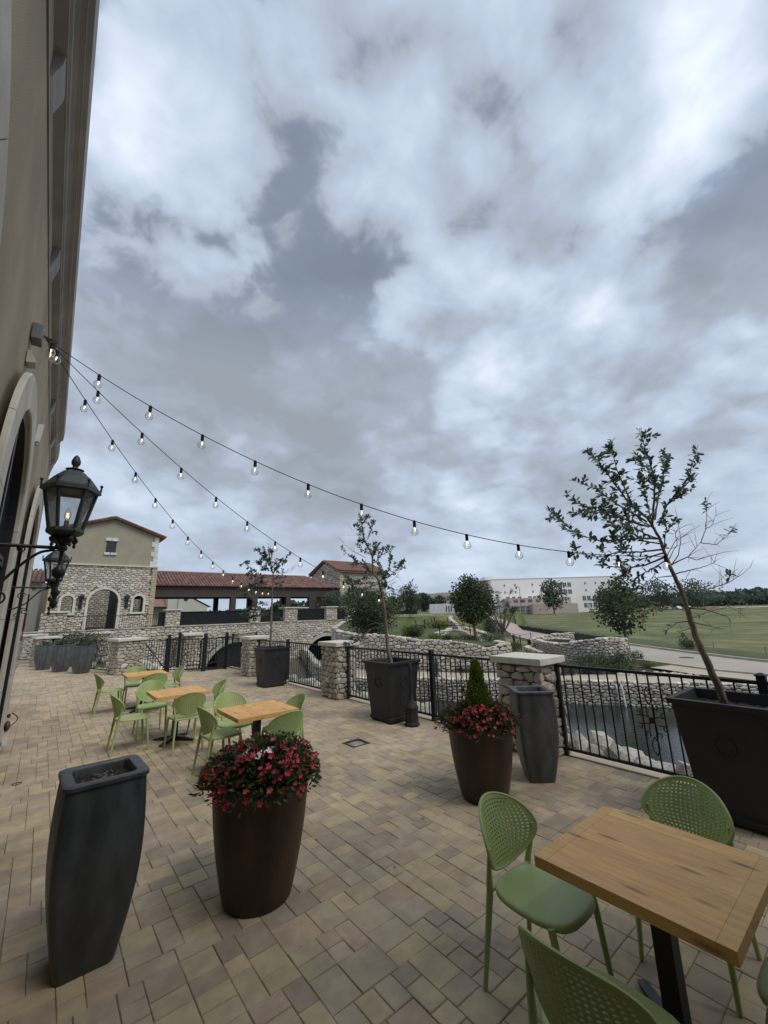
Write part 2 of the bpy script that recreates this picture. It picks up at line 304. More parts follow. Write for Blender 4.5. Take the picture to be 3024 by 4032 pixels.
def link(name, me, parent=None, kind=None, loc=None, rot=None, scale=None):
    o = bpy.data.objects.new(name, me); COL.objects.link(o)
    if parent: o.parent = parent
    if kind: o['kind'] = kind
    if loc is not None: o.location = loc
    if rot is not None: o.rotation_euler = rot
    if scale is not None: o.scale = scale
    return o
def tag(o, label, cat, group=None, kind=None):
    o['label'] = label
    if cat: o['category'] = cat
    if group: o['group'] = group
    if kind: o['kind'] = kind
    return o
def thing(name, label, cat, loc=(0,0,0), rz=0.0, group=None):
    o = bpy.data.objects.new(name, None); COL.objects.link(o); o.empty_display_size = 0.1
    o.location = loc; o.rotation_euler = (0,0,rz); return tag(o, label, cat, group)
def struct(name, mb, mat, smooth=False):
    return mb.build(name, mat, None, smooth, 'structure')
def dup(root, loc, rz, label, group=None):
    r = root.copy(); COL.objects.link(r); r.location = loc; r.rotation_euler = (0,0,rz); r['label'] = label
    if group: r['group'] = group
    for ch in root.children:
        c = ch.copy(); COL.objects.link(c); c.parent = r
        for g in ch.children:
            d = g.copy(); COL.objects.link(d); d.parent = c
    return r
CAMP = Vector((0, 0, CAM_H))

# ------------------------------------------------------------------ rubble stone generator
STONE_TINTS = [(1.0,0.97,0.92),(1.1,1.08,1.04),(0.86,0.80,0.72),(0.95,0.86,0.74),(0.78,0.76,0.75),(1.16,1.14,1.1),(0.9,0.88,0.86),(1.02,0.92,0.78)]
def clip(poly, nx, nz, d):
    res = []; n = len(poly)
    for i in range(n):
        a = poly[i]; b = poly[(i+1) % n]
        da = a[0]*nx+a[1]*nz-d; db = b[0]*nx+b[1]*nz-d
        if da <= 0: res.append(a)
        if (da < 0 < db) or (db < 0 < da):
            t = da/(da-db); res.append((a[0]+(b[0]-a[0])*t, a[1]+(b[1]-a[1])*t))
    return res
def rubble(Wd, Ht, cw, ch, rg, jit=0.36, gap=0.012, skip=None):
    nx = max(1, round(Wd/cw)); nz = max(1, round(Ht/ch)); cw = Wd/nx; ch = Ht/nz
    P = {}
    for j in range(-2, nz+2):
        for i in range(-2, nx+3):
            P[i, j] = (i+0.5*(j % 2)+0.25+rg.uniform(-jit, jit), j+0.5+rg.uniform(-jit, jit)*0.8)
    res = []
    for j in range(nz):
        for i in range(-1, nx+1):
            p = P[i, j]
            poly = [(0, 0), (nx, 0), (nx, nz), (0, nz)]
            poly = [(max(0, p[0]-1.6), max(0, p[1]-1.6)), (min(nx, p[0]+1.6), max(0, p[1]-1.6)), (min(nx, p[0]+1.6), min(nz, p[1]+1.6)), (max(0, p[0]-1.6), min(nz, p[1]+1.6))]
            if poly[0][0] >= poly[1][0]: continue
            for dj in (-2, -1, 0, 1, 2):
                for di in (-2, -1, 0, 1, 2):
                    if di == 0 and dj == 0: continue
                    q = P.get((i+di, j+dj))
                    if q is None: continue
                    nxv, nzv = q[0]-p[0], q[1]-p[1]
                    poly = clip(poly, nxv, nzv, ((q[0]**2-p[0]**2)+(q[1]**2-p[1]**2))/2)
                    if len(poly) < 3: break
                if len(poly) < 3: break
            if len(poly) < 3: continue
            poly = [(a*cw, b*ch) for a, b in poly]
            cx = sum(a for a, b in poly)/len(poly); cz = sum(b for a, b in poly)/len(poly)
            if skip and skip(cx, cz): continue
            big = max(max(a for a, b in poly)-min(a for a, b in poly), 1e-3); hz = max(b for a, b in poly)-min(b for a, b in poly)
            if big < cw*0.25 or hz < ch*0.2: continue
            # drop near-duplicate corners, inset for the joint
            q = []
            for a in poly:
                if not q or math.hypot(a[0]-q[-1][0], a[1]-q[-1][1]) > 0.05*ch: q.append(a)
            if len(q) < 3: continue
            kx = 1-2*gap/big; kz = 1-2*gap/max(hz, 0.02)
            q = [(cx+(a-cx)*max(kx, 0.5), cz+(b-cz)*max(kz, 0.5)) for a, b in q]
            # cut the corners so that a stone is rounded
            q2 = []
            n = len(q)
            for k in range(n):
                a, b, c_ = q[k-1], q[k], q[(k+1) % n]; t = rg.uniform(0.16, 0.3)
                q2.append((b[0]+(a[0]-b[0])*t, b[1]+(a[1]-b[1])*t)); q2.append((b[0]+(c_[0]-b[0])*t, b[1]+(c_[1]-b[1])*t))
            res.append((cx, cz, q2 if n <= 6 else q))
    return res
def stone_geo(poly, cx, cz, d, rg, fn):
    n = len(poly); vs = []; tx = rg.uniform(-0.25, 0.25); tz = rg.uniform(-0.25, 0.25)
    for k, (sc, dep) in enumerate(((1.0, -0.03), (1.0, 0.45), (0.90, 0.82), (0.62, 1.0))):
        for (a, b) in poly:
            jx = rg.uniform(-0.05, 0.05)*(a-cx) if k else 0; jz = rg.uniform(-0.05, 0.05)*(b-cz) if k else 0
            x = cx+(a-cx)*sc+jx; z = cz+(b-cz)*sc+jz
            dd = d*dep if k else -0.03
            if k > 1: dd += d*0.5*(tx*(a-cx)/0.15+tz*(b-cz)/0.12)*0.35 + rg.uniform(-0.12, 0.12)*d
            vs.append(fn(x, z, max(dd, -0.03)))
    fs = [(k*n+i, k*n+(i+1) % n, (k+1)*n+(i+1) % n, (k+1)*n+i) for k in range(3) for i in range(n)] + [tuple(range(3*n, 4*n))]
    return vs, fs
def tint(rg, k=1.0):
    t = rg.choice(STONE_TINTS); s = rg.uniform(0.82, 1.12)*k
    return (t[0]*s, t[1]*s, t[2]*s)
def lay_stones(items, parent, rg, nparts, tk=1.0, mat=None, smooth=False):
    """items: (polygon, cx, cz, depth, map function); the nparts nearest become parts, the rest one stuff part"""
    mat = mat or STONE
    items = sorted(items, key=lambda t: (Vector(t[4](t[1], t[2], 0))-CAMP).length)
    rest = MB()
    for k, (poly, cx, cz, d, fn) in enumerate(items):
        vs, fs = stone_geo(poly, cx, cz, d, rg, fn); c = tint(rg, tk)
        if k < nparts:
            mb = MB(); mb.add(vs, fs, c); mb.build('stone', mat, parent, smooth)
        else: rest.add(vs, fs, c)
    if rest.v: rest.build('stone_field', mat, parent, smooth, 'stuff')
def poly_map(pts, zfun=None):
    """map distance along a plan polyline, height, outward depth -> world; normal on the right-hand side"""
    P = [Vector((p[0], p[1])) for p in pts]; L = [0.0]
    for a, b in zip(P, P[1:]): L.append(L[-1]+(b-a).length)
    def fn(s, z, d):
        i = 0
        while i < len(P)-2 and s > L[i+1]: i += 1
        t = (P[i+1]-P[i]).normalized(); q = P[i]+t*(s-L[i]); n = Vector((t.y, -t.x))
        q = q+n*d; return (q.x, q.y, z)
    return fn, L[-1], L

# ------------------------------------------------------------------ terrain and water
def sst(a, b, x):
    t = min(1, max(0, (x-a)/(b-a))); return t*t*(3-2*t)
L1 = [(19.6, 36.75), (17, 31), (14.2, 25), (12.7, 20.5), (12.4, 17.8), (12.75, 16.9), (14.46, 15.3), (15.1, 13.6), (16.35, 12.16), (18.0, 10.0), (18.75, 8.6), (20.0, 6.66), (20.9, 5.3), (21.8, 3.8), (22.8, 1.6), (23.6, -2.0), (24, -9)]
L2 = [(25.0, 36.75, 1.15), (21.5, 33.0, 0.95), (17.6, 28.2, 0.75), (15.3, 24.0, 0.66), (14.4, 20.6, 0.57), (15.24, 19.0, 0.53), (16.31, 17.33, 0.24), (17.15, 16.3, 0.20), (18.0, 15.3, 0.06), (18.66, 14.45, -0.22), (19.36, 13.94, -0.10), (20.35, 14.05, 0.0), (20.5, 14.9, 0.0)]
def xline(L, y):
    for a, b in zip(L, L[1:]):
        if (a[1]-y)*(b[1]-y) <= 0 and a[1] != b[1]:
            return a[0]+(b[0]-a[0])*(y-a[1])/(b[1]-a[1])
    return L[0][0] if y > L[0][1] else L[-1][0]
def terrain(x, y):
    far = -1.30 + 2.3*sst(0, 20, y-0.75*x+3)*sst(34, 52, math.hypot(x, y)) + 0.5*sst(60, 200, x-y)
    if 37.2 < y < 43.6 and -1.0 < x < 25.4: return -2.95
    if y > 37.5: far = max(far, min(1.12, 1.12)) if x < 60 else far
    if y < 37.5 and y > -12:
        xe = 5.95 if y < 16.3 else (3.0 if y < 18 else (0.6 if y < 25 else 1.2))
        xl = xline(L1, y)
        if x < xe: return -0.3 if y < 36 else 0.0
        if y > 17.5 and x < xl+1.25: return -0.35 - 2.4*sst(xe+1.0, xe+10, x)
        if x < xl+1.25: return -2.75 + 2.3*(1-sst(xe-0.2, xe+1.4, x)) if y < 34 else -2.75
        d = x-xl
        base = -1.36 - 1.2*sst(22, 35, y)
        if d < 6 or y < 20: return max(base, -2.6) if far < base+0.4 or d < 9 else far
    return far
g = MB(); xs = sorted(set(list(np.arange(-30, 62, 1.0)) + [62, 66, 72, 80, 90, 105, 125, 150, 180, 220, 270, 340, 450, 600, 900, 1400] + [-40, -60, -100, -200, -500, -1200]))
ys = sorted(set(list(np.arange(-24, 62, 1.0)) + [62, 66, 72, 80, 90, 105, 125, 150, 180, 220, 270, 340, 450, 600, 900, 1400] + [-40, -80, -200, -600, -1200]))
vs = [(x, y, terrain(x, y)-0.02) for y in ys for x in xs]; nx = len(xs)
g.add(vs, [(j*nx+i, j*nx+i+1, (j+1)*nx+i+1, (j+1)*nx+i) for j in range(len(ys)-1) for i in range(nx-1)])
struct('ground', g, FIELD, True)

w = MB(); w.add([(5.5, -30, -2.15), (30, -30, -2.15), (24.6, -9, -2.15), (24, -2, -2.15), (22.3, 5, -2.15), (20, 9, -2.15), (17, 13.5, -2.15), (15, 16.5, -2.15), (14.2, 20, -2.15), (16, 27, -2.15), (20.5, 36.6, -2.15), (8, 36.6, -2.15), (4, 22, -2.15), (5.5, 16, -2.15)], [tuple(range(14))])
struct('water', w, WATER)

# strips of paving on the far bank
def strip(name, left, right, mat, zl, zr, lift):
    m = MB(); n = len(left)
    m.add([(x, y, (zl(x, y) if callable(zl) else zl)+lift) for x, y in left] + [(x, y, (zr(x, y) if callable(zr) else zr)+lift) for x, y in right], [(i, i+1, n+i+1, n+i) for i in range(n-1)])
    return struct(name, m, mat)
def off_line(L, d):
    r = []
    for i in range(len(L)):
        a = Vector(L[max(i-1, 0)][:2]); b = Vector(L[min(i+1, len(L)-1)][:2]); t = (b-a).normalized()
        r.append((L[i][0]-t.y*d, L[i][1]+t.x*d))
    return r
pz = lambda x, y: -1.32 - 1.2*sst(22, 35, y)
strip('path', off_line(L1, 0.15), off_line(L1, 2.45), CONCRETE, pz, pz, 0.012)
bed = off_line(L1, 2.46); bed2 = off_line(L1, 5.6)
strip('planting_bed', bed[5:], bed2[5:], MULCH, -1.325, -1.325, 0.006)
near = [(22.0, -9), (23.3, -3), (23.75, 1), (24.15, 4.1), (24.5, 5.95), (25.45, 7.83), (26.3, 9.8), (28.3, 12.4), (31, 15.6), (33.2, 18.8), (36.5, 22.65), (41.5, 28), (50, 38), (62, 52)]
far = [(27.3, -9), (28, -3), (28.6, 1), (29.35, 4.84), (30.3, 6.5), (32.4, 9.4), (35.5, 13.35), (37.5, 15.6), (39.6, 17.6), (41.5, 19.4), (45.5, 23.6), (50, 28.2), (58, 37), (70, 51)]
zr = lambda x, y: terrain(x, y)
zroad = lambda x, y: max(-1.28, terrain(x, y))
strip('road', near[:9], far[:9], ROADM, -1.28, -1.28, 0.07)
strip('road_pink_section', near[8:], far[8:], PINKM, zroad, zroad, 0.07)
def curb(name, L, wd, hgt):
    m = MB(); R_ = off_line(L, wd)
    for (a, b), (c, d) in zip(zip(L, L[1:]), zip(R_, R_[1:])):
        z0 = -1.5; za = zroad(*a)+0.07+hgt; zb = zroad(*b)+0.07+hgt
        m.add([(a[0],a[1],z0),(b[0],b[1],z0),(d[0],d[1],z0),(c[0],c[1],z0),(a[0],a[1],za),(b[0],b[1],zb),(d[0],d[1],zb),(c[0],c[1],za)], [(4,5,6,7),(0,1,5,4),(1,2,6,5),(2,3,7,6),(3,0,4,7)])
    return struct(name, m, CURB)
curb('curb', near, 0.22, 0.11); curb('curb', [p for p in far], -0.22, 0.11)
strip('sidewalk', off_line(near[:6], 0.24), off_line(near[:6], 1.55), CONCRETE, -1.22, -1.26, 0.05)
strip('verge', off_line(far, -0.24), off_line(far, -3.4), GRASS, zroad, zroad, 0.10)
mh = MB(); mh.lathe([(0.38, 0), (0.38, 0.006)], 29.4, 8.4, -1.205, 20); struct('manhole_cover', mh, IRON)

# lawn terrace held up by the upper wall
tl = MB()
back = [(30, 48, 0.75), (27.0, 37.5, 1.1)]
front = [(x, y, z-0.08) for x, y, z in L2]
rim = front + [(21.6, 17.2, -0.05), (24.5, 19.0, -0.45), (28.0, 23.5, -0.1), (31.5, 27.4, 0.0), (37, 38, 0.05), (41, 48, 0.4)] + back
cx = sum(p[0] for p in rim)/len(rim); cy = sum(p[1] for p in rim)/len(rim)
bm = bmesh.new(); vv = [bm.verts.new(p) for p in rim]; f_ = bm.faces.new(vv); bmesh.ops.triangulate(bm, faces=[f_]); tl.bm(bm)
struct('lawn', tl, GRASS)
bedm = MB(); bb = [(18.0, 15.45), (18.66, 14.6), (19.36, 14.1), (20.3, 14.2), (20.9, 16.0), (20.6, 16.9), (19.2, 16.4)]
bedm.add([(x, y, -0.085+0.0*(x)) for x, y in bb], [tuple(range(len(bb)))]); struct('mulch_bed', bedm, MULCH)
ramp_ = MB(); ramp_.add([(24.6, 20.0, -0.38), (26.2, 19.6, -0.42), (32.0, 26.6, 0.04), (30.2, 27.4, 0.04)], [(0, 1, 2, 3)]); struct('garden_path', ramp_, CONCRETE)

# ------------------------------------------------------------------ patio: modular pavers, each a bevelled block
U = 0.0615; PX0, PX1, PY0, PY1 = -0.62, 5.62, -2.4, 26.0
NI = int((PX1-PX0)/U); NJ = int((PY1-PY0)/U)
def patio_edge(x):
    if x > 4.7: return 16.3
    if x > 3.7: return 16.3+(4.7-x)*0.85
    if x > 2.95: return 17.15+(3.7-x)*1.0
    if x > 0.5: return 17.9+(2.95-x)*2.55
    return 26.0
occ = np.zeros((NI+8, NJ+8), bool); pav = []
for i in range(NI):
    je = int((patio_edge(PX0+(i+0.5)*U)-PY0)/U); occ[i, max(je, 0):] = True
occ[NI:, :] = True
rp = random.Random(4)
SZ = [(4, 4, 2), (3, 4, 3), (4, 3, 4), (3, 3, 4), (2, 3, 3), (3, 2, 5), (2, 2, 3), (2, 4, 1), (4, 2, 5)]
_li, _lj = int((3.75-PX0)/U), int((5.47-PY0)/U); LIGHT_C = (PX0+(_li+2.5)*U, PY0+(_lj+2.5)*U); occ[_li:_li+5, _lj:_lj+5] = True
for j in range(NJ):
    i = 0
    while i < NI:
        if occ[i, j]: i += 1; continue
        run = 0
        while i+run < NI and not occ[i+run, j] and run < 9: run += 1
        cand = []
        for (a, b, wt) in SZ:
            if a <= run and run-a != 1 and not occ[i:i+a, j:j+b].any(): cand += [(a, b)]*wt
        if cand: a, b = rp.choice(cand)
        else:
            a = run if run < 4 else 2; b = 1
            while b < 3 and not occ[i:i+a, j+b].any() and j+b < NJ and a == 1: b += 1
            if not occ[i:i+a, j+1].any(): b = 2
        occ[i:i+a, j:j+b] = True
        x0 = PX0+i*U; y0 = PY0+j*U
        pav.append((x0, y0, a*U, b*U))
        i += a
def paver_geo(x, y, a, b):
    g_ = 0.0014; bv = 0.004; dz = [rp.uniform(-0.0022, 0.0022) for _ in range(4)]; z = rp.uniform(-0.003, 0.001)
    x0, x1, y0, y1 = x+g_, x+a-g_, y+g_, y+b-g_
    vs = [(x0,y0,-0.03),(x1,y0,-0.03),(x1,y1,-0.03),(x0,y1,-0.03)]
    vs += [(x0,y0,z-bv),(x1,y0,z-bv),(x1,y1,z-bv),(x0,y1,z-bv)]
    vs += [(x0+bv,y0+bv,z+dz[0]),(x1-bv,y0+bv,z+dz[1]),(x1-bv,y1-bv,z+dz[2]),(x0+bv,y1-bv,z+dz[3])]
    fs = [(i, (i+1) % 4, 4+(i+1) % 4, 4+i) for i in range(4)] + [(4+i, 4+(i+1) % 4, 8+(i+1) % 4, 8+i) for i in range(4)] + [(8, 9, 10, 11)]
    return vs, fs
PT = [(1.06,1.03,0.93),(1.0,0.98,0.92),(0.95,0.92,0.92),(0.84,0.81,0.83),(1.05,1.0,0.86),(0.93,0.86,0.82),(0.97,0.96,0.96),(0.80,0.78,0.80),(1.12,1.07,0.93),(0.98,0.89,0.85)]
patio = bpy.data.objects.new('patio', None); COL.objects.link(patio); patio['kind'] = 'structure'
sub = MB(); sub.add([(-1.2, PY0, -0.012), (5.95, PY0, -0.012), (5.95, 16.5, -0.012), (4.7, 16.5, -0.012), (2.9, 18.1, -0.012), (0.5, 25, -0.012), (0.5, 36.7, -0.012), (-1.2, 36.7, -0.012)], [tuple(range(8))])
sub.build('joint_bed', JOINT, patio)
slab = MB()
for (a, b) in (((5.95, PY0), (5.95, 16.5)), ((5.95, 16.5), (4.7, 16.5)), ((4.7, 16.5), (2.9, 18.1)), ((2.9, 18.1), (0.5, 25)), ((0.5, 25), (0.5, 36.7))):
    slab.quad((a[0], a[1], -0.012), (b[0], b[1], -0.012), (b[0], b[1], -2.6), (a[0], a[1], -2.6))
slab.build('slab_edge', CONCRETE, patio)
camp2 = Vector((0.3, 0.6))
pav.sort(key=lambda p: (max(p[1], -9) < 0.9 and p[0] < 0.0, (Vector((p[0], p[1]))-Vector((1.2, 1.6))).length))
rest = MB()
for k, (x, y, a, b) in enumerate(pav):
    vs, fs = paver_geo(x, y, a, b); t = rp.choice(PT); s_ = rp.uniform(0.93, 1.05); c = (t[0]*s_, t[1]*s_, t[2]*s_)
    if k < 300:
        mb = MB(); mb.add(vs, fs, c); mb.build('paver', PAVER, patio)
    else: rest.add(vs, fs, c)
rest.build('paver_field', PAVER, patio, kind='stuff')
cb = MB(); yy = PY0
while yy < 16.2:
    cb.bbox(PX1-0.005, 5.93, yy+0.004, yy+1.2, -0.05, 0.008, 0.01); yy += 1.2
cb.build('edge_coping', CONCRETE, patio)
# path beyond the gate and stones of the dry creek behind the patio
gl = [(3.3, 18.0), (3.6, 20.0), (5.0, 21.6), (7.4, 23.6), (9.6, 26.5), (11.5, 31.0)]; gr = [(4.9, 16.5), (6.2, 18.4), (7.0, 20.2), (9.0, 22.4), (11.2, 25.5), (13.4, 30.5)]
tz = lambda x, y: max(terrain(x, y), -2.2)
strip('gate_path', gl, gr, CONCRETE, lambda x, y: tz(x, y), lambda x, y: tz(x, y), 0.16)

# ------------------------------------------------------------------ restaurant facade on the left
FA = 0.0092
fac = thing('restaurant_building', 'tan stucco building with arched openings running along the patio edge', 'building', (-0.4075, 0.0005, 0), -FA)
ARCHES = [-3.0, 1.2, 5.2, 9.45]; R_IN, R_OUT, SPR = 1.02, 1.36, 2.92; WALLX = -0.10; S0, S1 = -4.6, 13.65
def arch_wall(mb, s0, s1, z0, z1, ops, P, depth, n=18):
    """wall face with arched openings (centre, radius, spring, floor) plus their reveals; P(s,z,d) maps to space"""
    xs = {s0, s1}
    for (c, r, sp, fl) in ops: xs |= {c+r*math.cos(math.pi*k/n) for k in range(n+1)}
    xs = sorted(xs)
    def top(s, o):
        c, r, sp, fl = o; return sp+math.sqrt(max(0, r*r-(s-c)**2))
    for a, b in zip(xs, xs[1:]):
        m = (a+b)/2; o = next((o for o in ops if abs(m-o[0]) < o[1]), None)
        if o is None: mb.quad(P(a, z0, 0), P(b, z0, 0), P(b, z1, 0), P(a, z1, 0))
        else:
            ta, tb = top(a, o), top(b, o)
            mb.quad(P(a, ta, 0), P(b, tb, 0), P(b, z1, 0), P(a, z1, 0))
            if o[3] > z0+1e-3: mb.quad(P(a, z0, 0), P(b, z0, 0), P(b, o[3], 0), P(a, o[3], 0)); mb.quad(P(a, o[3], 0), P(b, o[3], 0), P(b, o[3], depth), P(a, o[3], depth))
            mb.quad(P(a, ta, 0), P(b, tb, 0), P(b, tb, depth), P(a, ta, depth))
    for (c, r, sp, fl) in ops:
        for s in (c-r, c+r): mb.quad(P(s, fl, 0), P(s, sp, 0), P(s, sp, depth), P(s, fl, depth))
wall = MB(); P_ = lambda s, z, d: (WALLX+d, s, z)
arch_wall(wall, S0, S1, 0, 6.40, [(c, R_IN+0.002, SPR, 0.0) for c in ARCHES], P_, -0.05)
wall.box(-8, WALLX-0.23, S0, S1-0.003, 3.97, 6.40); wall.quad((WALLX, S1, 0), (-8, S1, 0), (-8, S1, 6.40), (WALLX, S1, 6.40))
wall.quad((WALLX, S0, 0), (-8, S0, 0), (-8, S0, 6.40), (WALLX, S0, 6.40)); wall.quad((-8, S0, 0), (-8, S1, 0), (-8, S1, 6.40), (-8, S0, 6.40))
wall.build('wall', STUCCO, fac)
rf = MB(); rf.add([(0.02, S0, 6.44), (0.02, 9.0, 6.44), (0.01, 9.0, 6.44), (0.01, S1, 6.44), (-8, S1, 6.44), (-8, S0, 6.44), (-4, S0+3, 8.0), (-4, S1-3, 8.0)], [(0, 1, 2, 3, 7, 6), (3, 4, 7), (4, 5, 6, 7), (5, 0, 6)]); rf.build('roof', TILE, fac)
def arch_blocks(parent, c, r0, r1, sp, fl, x0, x1, mat, P, nv=7, njamb=3, g=0.004, name='surround_stone'):
    rg = random.Random(int(c*10))
    for k in range(nv):
        a0 = math.pi*k/nv; a1 = math.pi*(k+1)/nv; e = g/r1; mb = MB(); n = 5; rings = []
        for i in range(n+1):
            a = a0+e+(a1-a0-2*e)*i/n
            rings.append([P(c+r*math.cos(a), sp+r*math.sin(a), x) for r, x in ((r0, x0), (r0, x1-0.012), (r0+0.012, x1), (r1-0.012, x1), (r1, x1-0.012), (r1, x0))])
        mb.loft(rings); o = mb.build(name, mat, parent); t = rg.uniform(0.93, 1.05); o.color = (t, t, t*0.99, 1)
    for s_ in (-1, 1):
        for k in range(njamb):
            z0 = fl+(sp-fl)*k/njamb+g; z1 = fl+(sp-fl)*(k+1)/njamb-g; mb = MB(); rings = []
            for z in (z0, z1): rings.append([P(c+s_*r, z, x) for r, x in ((r0, x0), (r0, x1-0.012), (r0+0.012, x1), (r1-0.012, x1), (r1, x1-0.012), (r1, x0))])
            mb.loft(rings); o = mb.build(name, mat, parent); t = rg.uniform(0.93, 1.05); o.color = (t, t, t*0.99, 1)
PF = lambda s, z, x: (x, s, z)
for c in ARCHES:
    arch_blocks(fac, c, R_IN, R_OUT, SPR, 0.0, -0.045, 0.0, LIME, PF)
    # recessed dark door and glazing
    gl = MB(); n = 18; pts = [(-0.125, c+1.0*math.cos(math.pi*k/n), SPR+1.0*math.sin(math.pi*k/n)) for k in range(n+1)] + [(-0.125, c-1.0, 0.02), (-0.125, c+1.0, 0.02)]
    gl.add(pts, [tuple(range(len(pts)))]); gl.build('glass', DGLASS, fac)
    fr = MB(); rings = []
    for k in range(n+1):
        a = math.pi*k/n; rings.append([(x, c+r*math.cos(a), SPR+r*math.sin(a)) for r, x in ((0.95, -0.135), (0.95, -0.046), (1.018, -0.046), (1.018, -0.135))])
    rings = [[(x, c+s_, 0.0) for s_, x in ((0.95, -0.135), (0.95, -0.046), (1.018, -0.046), (1.018, -0.135))]] + rings + [[(x, c-s_, 0.0) for s_, x in ((0.95, -0.135), (0.95, -0.046), (1.018, -0.046), (1.018, -0.135))]]
    fr.loft(rings)  # ring carried forward in black to paint the shade on the stucco reveal
    fr.box(-0.123, -0.075, c-0.938, c+0.938, 2.5, 2.6); fr.box(-0.122, -0.08, c-0.04, c+0.04, 0.05, 3.86); fr.box(-0.121, -0.085, c-0.937, c+0.937, 0.0, 0.3)
    fr.box(-0.1205, -0.09, c-0.52, c-0.48, 0.3, 2.5); fr.box(-0.1205, -0.09, c+0.48, c+0.52, 0.3, 2.5)
    fr.build('door_frame_reveal_shade', IRON, fac)
# cornice: stepped moulding that breaks back near the end of the building
cm = MB()
def prof(o): return [(WALLX, 5.99), (-0.03, 6.03), (-0.03, 6.06), (-0.005, 6.085), (0.0, 6.13), (0.03*o+0.01*(1-o), 6.16), (0.06*o+0.02*(1-o), 6.18), (0.06*o+0.02*(1-o), 6.205), (0.105*o+0.03*(1-o), 6.24), (0.114*o+0.035*(1-o), 6.43), (WALLX, 6.43)]
cm.loft([[(x, S0, z) for x, z in prof(1)], [(x, 12.2, z) for x, z in prof(1)]])
cm.loft([[(x, 12.204, z) for x, z in prof(0)], [(x, S1+0.05, z) for x, z in prof(0)]])
cm.build('cornice', CORN, fac)
bead = MB(); bead.box(0.061, 0.067, S0, 12.19, 6.183, 6.20); bead.box(-0.029, -0.02, S0, S1, 6.035, 6.052); bead.build('cornice_bead', LIME, fac)
for s in (-3.0, -0.9, 1.2, 3.25, 5.33, 7.40, 9.48, 11.5, 13.4):
    b = MB(); rings = []
    for z, d in ((5.74, 0.010), (5.78, 0.025), (5.83, 0.035), (5.90, 0.055), (5.95, 0.065), (6.04, 0.07)):
        rings.append([(WALLX, s-0.15, z), (WALLX+d, s-0.15, z), (WALLX+d, s+0.15, z), (WALLX, s+0.15, z)])
    b.loft(rings); b.build('corbel', CORN, fac)
fr_ = MB(); fr_.box(WALLX, WALLX+0.012, S0, S1, 5.70, 5.735); fr_.build('frieze_band', CORN, fac)

# fittings fixed to the wall
jb = thing('junction_box', 'grey metal junction box on the stucco where the string lights start', 'junction box', (-0.5, 0, 0), -FA)
m = MB(); m.bbox(0.0, 0.085, 4.80, 4.97, 4.62, 4.79, 0.01); m.build('box', BOXM, jb)
m = MB(); m.tube([(0.085, 4.93, 4.74), (0.14, 5.0, 4.76)], 0.010); m.lathe([(0.018, 0), (0.018, 0.01)], 0.14, 5.0, 4.755, 10); m.build('hook', IRON, jb)
sc = thing('wedge_sconce', 'small wedge shaped stone coloured sconce on the stucco above the arch', 'wall light', (-0.5, 0, 0), -FA)
m = MB(); m.loft([[(0, 4.83, z), (d, 4.83, z), (d, 4.97, z), (0, 4.97, z)] for z, d in ((4.36, 0.015), (4.375, 0.07), (4.39, 0.075), (4.475, 0.03), (4.485, 0.015))]); m.build('shade', LIME, sc)
m = MB(); m.box(0.005, 0.03, 4.84, 4.96, 4.487, 4.492); m.build('lens', WHITEP, sc)
fl = thing('long_floodlight', 'long white box floodlight tilted on the wall between two arches', 'floodlight', (-0.5, 0, 0), -FA)
m = MB(); m.loft([[(0.03, 6.84, 4.26), (0.085, 6.82, 4.26), (0.085, 6.89, 4.26), (0.03, 6.91, 4.26)], [(0.04, 6.91, 4.54), (0.10, 6.89, 4.54), (0.10, 6.96, 4.54), (0.04, 6.98, 4.54)]]); m.build('housing', WHITEP, fl)
m = MB(); m.ball((0.06, 6.86, 4.23), 0.022); m.tube([(0.06, 6.86, 4.23), (0.02, 6.86, 4.3), (0.0, 6.86, 4.3)], 0.012); m.build('swivel', LIME, fl)

